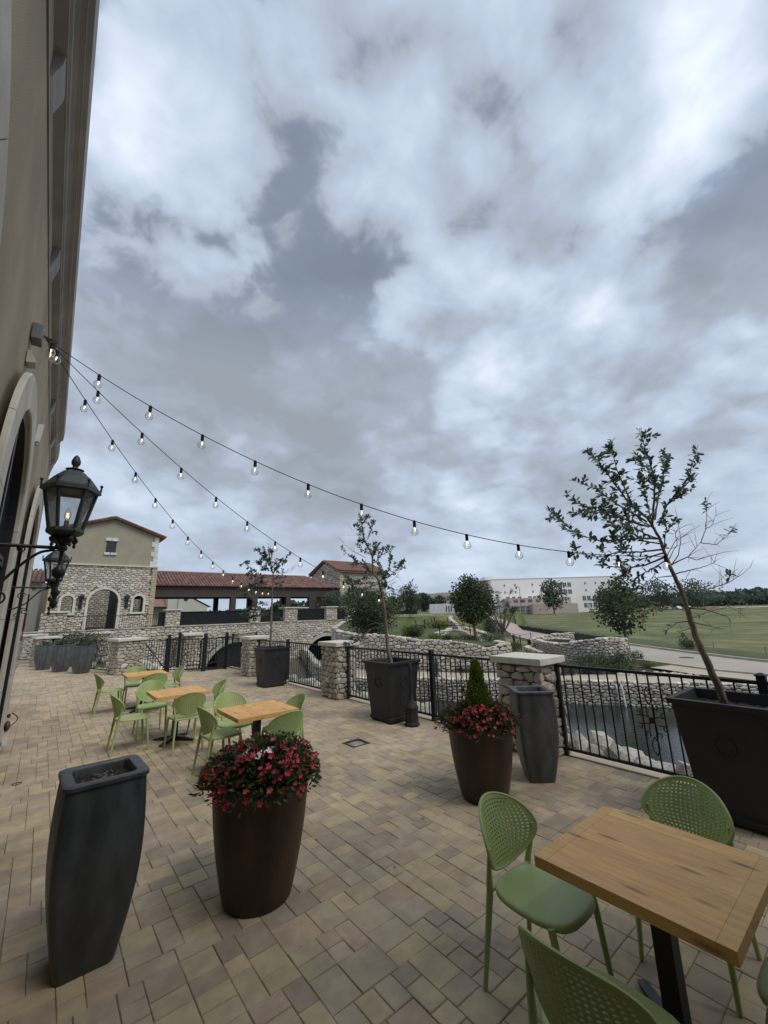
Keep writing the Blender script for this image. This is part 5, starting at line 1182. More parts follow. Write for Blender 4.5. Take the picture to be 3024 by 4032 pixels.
# ------------------------------------------------------------------ planters
def sq_ring(hw, z, rr, n=6, hw2=None):
    hw2 = hw2 or hw; r = []
    for (sx, sy, a0) in ((1, 1, 0), (-1, 1, 1), (-1, -1, 2), (1, -1, 3)):
        for k in range(n): a = a0*math.pi/2+math.pi/2*k/(n-1); r.append((sx*(hw-rr)+rr*math.cos(a), sy*(hw2-rr)+rr*math.sin(a), z))
    return r
def vase_planter(x, y, rz, h, wt, wb, label, group, mat=None):
    t = thing('glazed_planter', label, 'planter', (x, y, 0), rz, group); m = MB(); rings = []; n = 12
    for k in range(n+1):
        u = k/n; bul = wb/2+(wt/2-wb/2)*u+0.040*math.sin(math.pi*min(1, u*1.0))**1.0*(1 if u < 1 else 0); rings.append(sq_ring(bul, h*u*0.965, 0.045))
    rings.append(sq_ring(wt/2+0.012, h*0.975, 0.05)); rings.append(sq_ring(wt/2+0.012, h*0.995, 0.05)); rings.append(sq_ring(wt/2, h, 0.048))
    rings.append(sq_ring(wt/2-0.048, h-0.002, 0.04)); rings.append(sq_ring(wt/2-0.056, h-0.012, 0.035)); rings.append(sq_ring(wt/2-0.056, h-0.16, 0.035))
    m.loft(rings); m.build('pot', mat or GLAZE_SHADED, t, auto=40)
    rg = random.Random(int(x*100)); bm = bmesh.new(); bmesh.ops.create_grid(bm, x_segments=24, y_segments=24, size=wt/2-0.05)
    for v in bm.verts: v.co.z = h-0.06+rg.uniform(-0.008, 0.008)
    s = MB(); s.bm(bm); s.build('soil', SOIL, t)
    tw = MB()
    for k in range(40):
        a, r = rg.uniform(0, 6.28), rg.uniform(0, wt/2-0.09); d = rg.uniform(0, 6.28); l = rg.uniform(0.01, 0.035); px, py = r*math.cos(a), r*math.sin(a); tw.tube([(px, py, h-0.052), (px+l*math.cos(d), py+l*math.sin(d), h-0.048+rg.uniform(0, 0.012))], 0.004, 4, c=tint(rg, 1.0))
    tw.build('mulch', BARK, t, kind='stuff')
    return t
vase_planter(0.425, 3.41, 0.03, 0.985, 0.42, 0.29, 'tall grey glazed square planter with shade in its colour nearest the camera at lower left', None)
vase_planter(4.68, 3.01, math.radians(-42), 0.96, 0.42, 0.29, 'tall grey glazed planter standing by the stone pillar beside the rust flower pot', None, GLAZE_LIT)
PGRP = 'three grey pots by the far pillar'
for k, (x, y, lab) in enumerate(((0.22, 22.35, 'leftmost grey glazed pot of the far trio with a dark low plant'), (0.74, 20.85, 'middle grey glazed pot of the far trio'), (1.32, 19.55, 'rightmost grey glazed pot of the far trio'))): vase_planter(x, y, 0.35+0.1*k, 0.98, 0.54, 0.36, lab, PGRP, GLAZE_LIT)

def round_pot(x, y, h, rb, rt, label):
    t = thing('rust_pot', label, 'planter', (x, y, 0)); m = MB(); prof = [(rb*0.96, 0.0), (rb, 0.012)]
    for k in range(1, 11): u = k/10; prof.append((rb+(rt-rb)*u+0.018*math.sin(math.pi*u), h*u*0.985))
    prof += [(rt+0.008, h*0.99), (rt+0.006, h), (rt-0.03, h), (rt-0.036, h-0.02), (rt-0.04, h-0.12)]
    m.lathe(prof, n=56); m.build('pot', RUST, t, auto=40); s = MB(); s.lathe([(rt-0.035, h-0.06), (0.001, h-0.05)], n=24); s.build('soil', SOIL, t); return t
round_pot(1.42, 3.26, 0.75, 0.235, 0.345, 'round rust brown pot in the foreground overflowing with red flowers')
round_pot(3.83, 3.13, 0.72, 0.235, 0.345, 'round rust brown pot with a small cypress by the fence')

def black_planter(x, y, label, rz=0.0):
    t = thing('black_planter', label, 'planter', (x, y, 0), rz, 'black square planters holding young trees'); h, wt, wb = 1.02, 0.74, 0.56; m = MB()
    m.loft([sq_ring(wb/2, 0.05, 0.006, 3), sq_ring(wt/2-0.01, h-0.05, 0.006, 3), sq_ring(wt/2+0.018, h-0.045, 0.006, 3), sq_ring(wt/2+0.022, h, 0.006, 3), sq_ring(wt/2-0.03, h, 0.006, 3), sq_ring(wt/2-0.05, h-0.15, 0.006, 3)]); m.build('pot', BLACKP, t)
    m = MB(); m.loft([sq_ring(wb/2+0.022, 0.03, 0.01, 3), sq_ring(wb/2+0.026, 0.085, 0.01, 3), sq_ring(wb/2-0.01, 0.10, 0.01, 3)]); m.build('plinth', BLACKP, t)
    for sx in (-1, 1):
        for sy in (-1, 1): f = MB(); f.lathe([(0.03, 0.0), (0.034, 0.03)], sx*(wb/2-0.03), sy*(wb/2-0.03), 0, 10); f.build('foot', RUBBER, t)
    rg = random.Random(int(y*50)); bm = bmesh.new(); bmesh.ops.create_grid(bm, x_segments=20, y_segments=20, size=wt/2-0.04)
    for v in bm.verts: v.co.z = h-0.10+rg.uniform(-0.012, 0.012)
    s = MB(); s.bm(bm); s.build('soil', SOIL, t)
    for (ax, sg) in ((0, -1), (1, -1), (0, 1), (1, 1)):      # cast ring on each side
        r = MB(); n = 20; inset = (wb/2+(wt-wb)/2*0.66)+0.004
        pts = []
        for k in range(n+1):
            a = 2*math.pi*k/n; p, q = 0.075*math.cos(a), 0.66+0.085*math.sin(a); o = sg*((wb/2+(wt-wb)/2*q/h*0.97)+0.003); pts.append((o, p, q) if ax == 0 else (p, o, q))
        r.tube(pts, 0.005, 5, caps=False); r.build('ring_relief', BLACKP, t)
    return t
black_planter(5.22, 1.23, 'nearest black square planter cut by the right edge holding a leaning tree')
black_planter(5.20, 6.24, 'middle black square planter beside the ashtray stand')
black_planter(5.13, 11.42, 'farthest black square planter in front of a stone pillar')
sp_ = thing('water_spigot', 'small pale spigot standing at the foot of the far black planter', 'spigot', (5.42, 11.0, 0)); m = MB(); m.tube([(0, 0, 0), (0, 0, 0.13)], 0.016, 8); m.build('pipe', LIME, sp_); m = MB(); m.tube([(-0.03, 0, 0.14), (0.04, 0, 0.14)], 0.018, 8); m.build('valve', LIME, sp_)

ash = thing('ashtray_stand', 'black outdoor ashtray stand with narrow neck beside the middle black planter', 'ashtray', (5.14, 5.66, 0))
m = MB(); m.lathe([(0.125, 0.0), (0.13, 0.012), (0.13, 0.04), (0.112, 0.06), (0.108, 0.20), (0.112, 0.27), (0.118, 0.285), (0.115, 0.30)], n=8); m.build('base', RUBBER, ash, auto=30)
m = MB(); m.lathe([(0.118, 0.30), (0.105, 0.32), (0.055, 0.385), (0.032, 0.42), (0.028, 0.50)], n=8); m.build('cone', RUBBER, ash, auto=30)
m = MB(); m.lathe([(0.028, 0.50), (0.027, 0.88), (0.030, 0.90), (0.030, 1.0), (0.02, 1.012)], n=12); m.build('neck', RUBBER, ash, auto=40)

ul = thing('ground_light', 'square glass light set flush in the pavers', 'ground light', (LIGHT_C[0], LIGHT_C[1], 0), 0.0)
m = MB(); z0 = 0.004
for (a, b, c, d) in ((-0.155, 0.155, -0.155, -0.125), (-0.155, 0.155, 0.125, 0.155), (-0.155, -0.125, -0.1245, 0.1245), (0.125, 0.155, -0.1245, 0.1245)): m.box(a, b, c, d, -0.03, z0)
m.build('frame', RUST, ul); m = MB(); m.lathe([(0.12, -0.028), (0.12, -0.004), (0.10, 0.0), (0.001, 0.001)], n=24); m.build('lens', PANEGLASS, ul, True)
m = MB(); m.box(-0.12, 0.12, -0.12, 0.12, -0.03, -0.026); m.build('housing', IRON2, ul)
for k in range(5): m = MB(); r = 0.02+0.02*k; m.tube([(r*math.cos(a*math.pi/8), r*math.sin(a*math.pi/8), -0.012) for a in range(17)], 0.004, 5, caps=False); m.build('louvre', WHITEP, ul)
dr = thing('floor_drain', 'small round drain hole in the pavers near the left edge', 'drain', (0.0, 7.2, 0)); m = MB(); m.lathe([(0.05, -0.01), (0.05, 0.004), (0.038, 0.005), (0.034, -0.01)], n=16); m.build('ring', IRON2, dr); m = MB(); m.lathe([(0.034, -0.002), (0.001, -0.002)], n=16); m.build('grate', IRON, dr)

# ------------------------------------------------------------------ planted trees: trunk, branches, separate leaves
TREE_RIGHT=[('t',0.036,[(5.23,1.27,1.12),(5.2,1.29,1.21),(5.18,1.31,1.35),(5.15,1.33,1.46),(5.13,1.35,1.59),(5.11,1.36,1.73),(5.1,1.37,1.87),(5.09,1.38,2.01),(5.06,1.4,2.14),(5.05,1.42,2.24),(5.02,1.44,2.37),(5.0,1.45,2.47),(4.99,1.46,2.59),(4.96,1.49,2.71),(4.92,1.52,2.82)]),('l',0.02,[(4.94,1.51,2.8),(4.73,1.57,2.93),(4.6,1.58,3.13),(4.47,1.58,3.33),(4.38,1.55,3.54)]),('l',0.02,[(4.92,1.52,2.82),(4.71,1.61,3.0),(4.54,1.67,3.23),(4.4,1.71,3.41),(4.24,1.75,3.52)]),('l',0.018,[(4.91,1.53,2.78),(4.84,1.73,2.98),(4.77,1.93,3.22),(4.71,2.13,3.36)]),('l',0.018,[(4.92,1.52,2.72),(4.62,1.63,2.79),(4.32,1.73,2.84),(3.99,1.86,2.82)]),('l',0.015,[(4.87,1.56,2.73),(4.7,1.8,2.9),(4.55,2.01,3.0),(4.5,2.15,3.17)]),('l',0.02,[(4.98,1.47,2.59),(4.72,1.62,2.59),(4.41,1.81,2.56),(4.18,1.94,2.63),(3.97,2.05,2.82)]),('l',0.018,[(5.0,1.45,2.47),(4.91,1.63,2.46),(4.79,1.82,2.47),(4.74,1.97,2.44),(4.61,2.17,2.49)]),('l',0.018,[(5.01,1.45,2.39),(4.94,1.62,2.32),(4.87,1.78,2.3),(4.73,2.01,2.35)]),('l',0.022,[(4.96,1.49,2.77),(4.94,1.43,3.0),(4.93,1.38,3.23),(4.85,1.38,3.44),(4.75,1.39,3.74)]),('l',0.01,[(5.04,1.42,3.26),(4.75,1.39,3.32),(4.46,1.37,3.34)]),('l',0.018,[(4.99,1.47,2.8),(5.2,1.45,3.11),(5.42,1.43,3.37),(5.64,1.41,3.64)]),('l',0.018,[(5.0,1.45,2.73),(5.06,1.36,2.94),(5.14,1.25,3.07),(5.2,1.15,3.18),(5.2,1.1,3.34),(5.23,1.03,3.51)]),('l',0.012,[(5.09,1.38,2.94),(5.08,1.24,3.02),(5.06,1.11,3.07)]),('l',0.015,[(4.98,1.48,2.63),(4.79,1.45,2.84),(4.65,1.41,3.01),(4.49,1.37,3.11)]),('l',0.015,[(5.01,1.45,2.53),(4.97,1.6,2.58),(4.95,1.74,2.74),(4.99,1.83,2.91)]),('l',0.015,[(5.01,1.44,2.44),(5.01,1.6,2.41),(5.04,1.73,2.39),(5.02,1.9,2.54)]),('l',0.012,[(5.01,1.44,2.36),(5.0,1.57,2.29),(4.95,1.72,2.21),(5.0,1.79,2.14)]),('l',0.014,[(4.97,1.48,2.7),(5.04,1.61,2.8),(5.14,1.72,2.94),(5.26,1.81,3.05)]),('l',0.014,[(4.99,1.46,2.58),(4.73,1.5,2.62),(4.49,1.52,2.67),(4.19,1.58,2.65)]),('l',0.012,[(5.01,1.45,2.42),(4.98,1.41,2.58),(4.95,1.37,2.69),(4.88,1.36,2.77)]),('b',0.015,[(5.04,1.42,2.31),(5.32,1.32,2.4),(5.57,1.25,2.56)]),('s',0.009,[(5.32,1.19,2.53),(5.55,1.17,2.7),(5.75,1.17,2.91),(5.93,1.19,3.09)]),('s',0.009,[(5.32,1.19,2.53),(5.56,1.11,2.52),(5.79,1.04,2.63),(5.97,1.0,2.74)]),('b',0.008,[(5.39,1.14,2.68),(5.64,1.13,2.74),(5.9,1.12,2.9)]),('b',0.013,[(5.05,1.41,2.21),(5.34,1.31,2.26),(5.58,1.25,2.3),(5.82,1.2,2.36)]),('b',0.014,[(5.08,1.39,2.05),(5.37,1.26,2.04),(5.67,1.13,2.1),(5.92,1.04,2.19),(6.15,0.97,2.29)]),('s',0.007,[(5.45,1.08,2.1),(5.22,1.01,2.13),(4.98,0.94,2.17)]),('b',0.013,[(5.1,1.37,1.87),(5.09,1.23,1.85),(5.11,1.06,1.78),(4.98,1.01,1.72)]),('b',0.013,[(5.11,1.37,1.76),(5.45,1.28,1.82),(5.79,1.18,1.86),(6.11,1.11,1.83)]),('b',0.01,[(5.12,1.36,1.73),(5.05,1.18,1.68),(4.91,1.06,1.67)]),('b',0.012,[(5.08,1.39,2.0),(4.85,1.44,2.11),(4.63,1.47,2.18),(4.43,1.49,2.09)]),('b',0.01,[(5.04,1.42,2.19),(5.05,1.56,2.19),(5.06,1.7,2.1)]),('s',0.009,[(5.11,1.37,1.83),(4.81,1.42,1.88),(4.52,1.48,1.87)]),('s',0.01,[(5.11,1.36,1.73),(5.1,1.48,1.72),(5.11,1.58,1.65)]),('s',0.01,[(5.12,1.36,1.67),(4.87,1.39,1.65),(4.72,1.34,1.59)]),('b',0.009,[(5.04,1.42,2.29),(5.07,1.34,2.41),(5.05,1.29,2.57),(5.01,1.27,2.76)]),('b',0.009,[(5.03,1.43,2.36),(5.28,1.39,2.54),(5.43,1.43,2.74),(5.51,1.52,2.87)]),('b',0.009,[(5.2,1.29,2.38),(5.16,1.22,2.34),(5.22,1.09,2.38)]),('b',0.008,[(5.02,1.44,2.39),(4.97,1.32,2.54),(4.97,1.16,2.61)]),('b',0.008,[(5.27,1.24,2.04),(5.55,1.2,1.98),(5.87,1.14,2.01)])]
TREE_MID=[('t',0.036,[(5.19,6.25,1.01),(5.17,6.26,1.09),(5.15,6.28,1.28),(5.14,6.29,1.59),(5.13,6.3,1.84),(5.11,6.31,2.05),(5.09,6.33,2.21),(5.06,6.35,2.38),(5.04,6.37,2.53),(4.99,6.41,2.61),(4.96,6.44,2.72),(4.96,6.44,2.91),(4.94,6.45,3.05),(4.89,6.49,3.19),(4.84,6.54,3.32),(4.82,6.55,3.46),(4.8,6.57,3.64),(4.77,6.59,3.84)]),('l',0.012,[(4.82,6.55,3.46),(4.89,6.76,3.61),(4.95,6.97,3.74)]),('l',0.012,[(4.8,6.57,3.64),(4.71,6.35,3.67),(4.6,6.16,3.73)]),('l',0.012,[(4.88,6.5,3.33),(4.82,6.3,3.47),(4.76,6.11,3.62)]),('b',0.01,[(4.84,6.54,3.31),(4.69,6.54,3.41),(4.55,6.53,3.49)]),('b',0.01,[(4.85,6.53,2.97),(4.74,6.81,3.13),(4.72,7.03,3.27),(4.7,7.24,3.45)]),('s',0.01,[(4.78,6.58,2.88),(4.69,6.81,3.0),(4.67,6.97,3.1),(4.68,7.11,3.25)]),('l',0.015,[(4.96,6.44,2.72),(4.8,6.5,2.82),(4.67,6.54,2.85),(4.52,6.6,3.0)]),('l',0.012,[(4.95,6.44,3.0),(4.79,6.39,3.06),(4.6,6.35,3.08)]),('l',0.012,[(4.96,6.44,2.94),(4.84,6.23,3.04),(4.7,6.04,3.16)]),('l',0.014,[(4.99,6.41,2.86),(5.16,6.41,3.02),(5.31,6.42,3.1)]),('l',0.01,[(5.07,6.35,2.99),(5.05,6.23,3.06),(5.0,6.15,3.11)]),('l',0.016,[(5.03,6.38,2.52),(5.15,6.37,2.65),(5.3,6.33,2.72),(5.36,6.36,3.01)]),('l',0.015,[(5.04,6.37,2.5),(5.13,6.09,2.59),(5.12,5.88,2.68),(5.07,5.71,2.73)]),('l',0.016,[(4.99,6.41,2.54),(4.79,6.48,2.56),(4.62,6.53,2.5),(4.43,6.58,2.56)]),('l',0.016,[(5.06,6.36,2.45),(4.79,6.36,2.39),(4.55,6.35,2.31),(4.35,6.31,2.3)]),('l',0.014,[(5.04,6.37,2.47),(4.74,6.42,2.45),(4.48,6.44,2.43),(4.35,6.35,2.5)]),('l',0.015,[(5.08,6.34,2.31),(4.94,6.56,2.27),(4.82,6.78,2.16),(4.7,6.99,2.28)]),('s',0.01,[(5.1,6.32,2.23),(5.17,6.12,2.31),(5.31,5.85,2.31),(5.32,5.7,2.47)]),('b',0.01,[(5.08,6.34,2.37),(5.18,6.12,2.43),(5.19,5.97,2.48)]),('b',0.009,[(5.09,6.33,2.42),(5.09,6.01,2.49),(5.04,5.74,2.58)]),('b',0.014,[(5.15,6.28,1.71),(5.3,6.27,1.82),(5.39,6.3,1.98),(5.5,6.32,2.06)]),('b',0.01,[(5.12,6.31,2.05),(5.28,6.36,2.09),(5.41,6.45,2.05)]),('b',0.01,[(5.13,6.3,1.67),(4.9,6.33,1.71),(4.73,6.31,1.67)]),('s',0.012,[(5.13,6.3,1.63),(4.97,6.54,1.59),(4.87,6.74,1.54),(4.79,6.91,1.33)]),('l',0.01,[(4.92,6.47,1.59),(4.75,6.46,1.51),(4.55,6.46,1.43),(4.36,6.47,1.36)]),('l',0.012,[(4.98,6.42,2.64),(4.95,6.56,2.73),(4.94,6.68,2.8)]),('l',0.012,[(4.98,6.42,2.6),(5.2,6.52,2.74),(5.32,6.71,2.91)]),('l',0.012,[(4.94,6.45,3.02),(5.13,6.55,3.16),(5.27,6.69,3.24)]),('l',0.012,[(4.9,6.48,3.18),(4.75,6.4,3.25),(4.63,6.3,3.28)]),('l',0.012,[(5.04,6.37,2.5),(5.09,6.22,2.54),(5.07,6.13,2.62)]),('l',0.012,[(5.07,6.35,2.34),(5.01,6.08,2.38),(4.93,5.83,2.31)]),('b',0.008,[(5.13,6.3,1.88),(5.2,6.53,1.91),(5.29,6.74,1.93)]),('b',0.008,[(5.24,6.2,1.82),(5.19,6.03,1.94),(5.08,5.9,2.04)])]
TREE_LEFT=[('t',0.032,[(5.11,11.48,1.39),(5.11,11.48,1.49),(5.11,11.49,1.89),(5.11,11.49,2.41),(5.11,11.48,2.74),(5.11,11.48,3.07),(5.07,11.52,3.28),(5.02,11.56,3.56),(4.99,11.58,3.83)]),('b',0.006,[(4.99,11.58,3.83),(5.08,11.82,4.03),(5.17,12.06,4.22)]),('b',0.006,[(5.0,11.57,3.76),(5.11,11.73,3.96),(5.2,11.9,4.14)]),('l',0.012,[(5.06,11.52,3.24),(4.84,11.42,3.6),(4.68,11.27,3.81)]),('l',0.012,[(5.07,11.51,3.21),(4.9,11.47,3.43),(4.66,11.49,3.72)]),('l',0.012,[(5.1,11.49,3.12),(4.76,11.46,3.29),(4.51,11.37,3.41)]),('l',0.015,[(5.09,11.5,3.06),(4.82,11.65,3.03),(4.61,11.75,3.19),(4.39,11.86,3.41)]),('l',0.014,[(5.09,11.5,3.02),(4.89,11.86,2.99),(4.66,12.24,3.11)]),('l',0.013,[(5.11,11.49,3.07),(5.18,11.31,3.29),(5.22,11.16,3.48)]),('l',0.01,[(5.22,11.39,3.3),(5.39,11.36,3.4),(5.49,11.39,3.63)]),('b',0.01,[(5.12,11.48,3.03),(5.21,11.2,3.08),(5.36,10.86,3.07),(5.39,10.63,3.28)]),('b',0.008,[(5.28,11.35,3.1),(5.33,11.07,3.13),(5.37,10.81,3.21)]),('l',0.01,[(5.11,11.48,2.94),(5.32,11.42,2.95),(5.4,11.46,3.08)]),('l',0.01,[(5.08,11.51,3.27),(5.12,11.37,3.36),(5.1,11.28,3.49)]),('l',0.01,[(5.04,11.54,3.46),(5.01,11.4,3.61),(4.93,11.31,3.75)]),('l',0.01,[(5.07,11.51,3.21),(4.89,11.44,3.26),(4.7,11.38,3.18)]),('l',0.01,[(5.05,11.54,3.4),(5.01,11.79,3.51),(4.99,12.03,3.61)]),('l',0.01,[(5.11,11.49,3.13),(5.14,11.34,3.2),(5.13,11.23,3.27)]),('b',0.01,[(5.11,11.48,2.58),(5.15,11.27,2.65),(5.19,11.05,2.67)]),('b',0.009,[(5.11,11.48,2.54),(4.91,11.42,2.61),(4.72,11.35,2.58)]),('l',0.01,[(5.11,11.48,2.16),(4.87,11.54,2.22),(4.64,11.59,2.28),(4.47,11.59,2.44)]),('l',0.01,[(5.1,11.49,2.12),(4.94,11.8,2.09),(4.79,12.11,2.17),(4.64,12.41,2.04)]),('l',0.01,[(5.11,11.49,1.99),(4.94,11.77,1.92),(4.68,12.14,1.84),(4.58,12.38,1.91)]),('s',0.009,[(5.11,11.48,2.17),(5.31,11.5,2.21),(5.53,11.5,2.15)]),('b',0.008,[(5.12,11.48,1.82),(5.16,11.16,1.86),(5.11,10.93,1.84)]),('b',0.008,[(5.1,11.49,2.21),(4.96,11.49,2.3),(4.83,11.48,2.23)]),('b',0.008,[(5.11,11.49,1.89),(5.08,11.73,1.9),(5.06,11.96,1.89)]),('l',0.012,[(5.1,11.49,2.87),(4.86,11.86,2.85),(4.71,12.16,2.78),(4.66,12.38,2.65)]),('l',0.01,[(5.11,11.48,2.83),(5.31,11.55,2.81),(5.48,11.65,2.74)]),('l',0.01,[(5.11,11.48,2.81),(4.89,11.58,2.77),(4.66,11.69,2.71),(4.48,11.76,2.84)]),('l',0.01,[(4.84,11.71,2.09),(4.73,11.93,1.99),(4.56,12.21,1.96)]),('l',0.01,[(4.71,11.81,2.71),(4.57,12.06,2.54),(4.54,12.21,2.57)])]

def leaf_mesh(l, w, seed):
    rg = random.Random(seed); m = MB(); cu = rg.uniform(0.08, 0.2)
    vs = [(0, 0, 0), (w*0.38, l*0.3, cu*w), (w*0.5, l*0.58, cu*w*0.8), (w*0.27, l*0.86, 0), (0, l, -0.1*l), (-w*0.27, l*0.86, 0), (-w*0.5, l*0.58, cu*w*0.8), (-w*0.38, l*0.3, cu*w), (0, l*0.3, 0), (0, l*0.58, -0.01*l), (0, l*0.86, -0.05*l)]
    m.add(vs, [(0, 1, 8), (0, 8, 7), (8, 1, 2, 9), (7, 8, 9, 6), (9, 2, 3, 10), (6, 9, 10, 5), (10, 3, 4), (5, 10, 4)])
    return m.mesh('leaf', LEAF)
LEAVES = [leaf_mesh(1.0, 0.46, k) for k in range(3)]
LV = [(np.array([v.co[:] for v in me.vertices]), [tuple(f.vertices) for f in me.polygons]) for me in LEAVES]
def leaf_col(rg):
    if rg.random() < 0.02: return (3.2, 1.9, 0.7)
    s = rg.uniform(0.65, 1.35); return (s*rg.uniform(0.85, 1.1), s, s*rg.uniform(0.8, 1.25))
def planter_tree(data, root, label, leaf, dens, seed, nparts, side=0.12):
    t = thing('young_tree', label, 'tree', root, 0, 'young trees in black planters'); rg = random.Random(seed); R0 = Vector(root); places = []; nb = 0
    for kind, r0, L in data:
        P = [Vector(p)-R0 for p in L]
        # densify
        Q = []
        for a, b in zip(P, P[1:]):
            n = max(2, int((b-a).length/0.042))
            for k in range(n): Q.append(a.lerp(b, k/n)+Vector((rg.uniform(-1, 1), rg.uniform(-1, 1), rg.uniform(-1, 1)))*0.003)
        Q.append(P[-1])
        if kind == 't':
            base = Vector((Q[0].x-(Q[6].x-Q[0].x)*0.25, Q[0].y-(Q[6].y-Q[0].y)*0.25, 0.0)); Q = [base, base.lerp(Q[0], 0.5)]+Q
            n = len(Q); m = MB(); m.tube(Q, [r0*(1-0.72*k/n)*rg.uniform(0.95, 1.07) for k in range(n)], 9); m.build('trunk', BARK, t, True); top = Q[int(n*0.72):]; places += [(q, (Q[-1]-Q[-8]).normalized()) for q in top if seed != 3]
            continue
        n = len(Q); m = MB(); m.tube(Q, [max(0.0018, r0*0.62*(1-0.85*k/n)) for k in range(n)], 5); tw = []
        # side twigs
        tot = sum((b-a).length for a, b in zip(Q, Q[1:]))
        for k in range(int(tot*(9 if kind == 'b' else 8))):
            i = rg.randrange(int(n*0.3), n); d = (Q[min(i+1, n-1)]-Q[max(i-1, 0)]).normalized(); o = Vector((rg.gauss(0, 1), rg.gauss(0, 1), rg.gauss(0, 1)+0.3)).normalized(); o = (o+d*0.9).normalized(); l = rg.uniform(0.4, 1.0)*side*(1.5 if kind == 'b' else 1)
            tp = [Q[i], Q[i]+o*l*0.5+Vector((0, 0, 0.01)), Q[i]+o*l]; m.tube(tp, [0.0026, 0.002, 0.001], 4); tw.append((tp, o))
        m.build('branch', BARK, t)
        if kind == 'b':
            for tp, o in tw:
                if rg.random() < 0.05: places.append((tp[2], o))
            continue
        lo = 0.22 if kind == 'l' else 0.72
        for i in range(int(n*lo), n): places += [(Q[i], (Q[min(i+1, n-1)]-Q[max(i-1, 0)]).normalized())]
        if kind == 'l':
            for tp, o in tw: places += [(tp[0].lerp(tp[2], u), o) for u in (0.35, 0.6, 0.85, 1.0)]
    jobs = []
    for (p, d) in places:
        for q in range(3 if seed == 3 else 5):
            if rg.random() > dens: continue
            s = Vector((rg.gauss(0, 1), rg.gauss(0, 1), rg.gauss(0, 0.7))).normalized(); y = (d*0.8+s).normalized(); x = y.cross(Vector((rg.gauss(0, 0.5), rg.gauss(0, 0.5), 1))).normalized(); z = x.cross(y)
            l = leaf*rg.uniform(0.65, 1.2); jobs.append((p, Matrix((x*l, y*l, z*l)).transposed(), rg.randrange(3), leaf_col(rg)))
    jobs.sort(key=lambda j: ((j[0]+R0)-CAMP).length); rest = MB()
    for k, (p, R, i, c) in enumerate(jobs):
        if k < nparts:
            o = link('leaf', LEAVES[i], t); o.matrix_local = Matrix.Translation(p) @ R.to_4x4(); o.color = c+(1,)
        else:
            v = LV[i][0] @ np.array(R).T + np.array(p); rest.add([tuple(q) for q in v], LV[i][1], c)
    if rest.v: rest.build('crown', LEAF, t, kind='stuff')
    return t
planter_tree(TREE_RIGHT, (5.25, 1.25, 0.92), 'leaning young tree half bare on its right side in the nearest black planter', 0.066, 0.95, 3, 300, 0.17)
planter_tree(TREE_MID, (5.2, 6.24, 0.92), 'young tree with thin top in the middle black planter', 0.064, 0.92, 5, 300, 0.17)
planter_tree(TREE_LEFT, (5.15, 11.45, 0.92), 'small young tree in the farthest black planter', 0.074, 0.95, 7, 200, 0.17)

# ------------------------------------------------------------------ flowers in the rust pots
def flower_mesh(seed, pm=None):
    rg = random.Random(seed); m = MB()
    for k in range(5):
        a = 2*math.pi*k/5+rg.uniform(-0.2, 0.2); c, s = math.cos(a), math.sin(a); l = rg.uniform(0.8, 1.05); w = 0.42; up = rg.uniform(0.15, 0.5)
        P = lambda r, q, z: (c*r-s*q, s*r+c*q, z)
        m.add([P(0.05, 0, 0), P(0.45*l, w*0.8, up*0.5), P(0.9*l, w*0.6, up), P(l, 0, up*0.9), P(0.9*l, -w*0.6, up), P(0.45*l, -w*0.8, up*0.5), P(0.5*l, 0, up*0.32)], [(0, 1, 6), (1, 2, 6), (2, 3, 6), (3, 4, 6), (4, 5, 6), (5, 0, 6)])
    m.ball((0, 0, 0.03), 0.09, 5, 4); return m.mesh('flower', pm or PETAL)
FLW = [flower_mesh(k) for k in range(4)]; WFL = [flower_mesh(k+9, WPETAL) for k in range(2)]
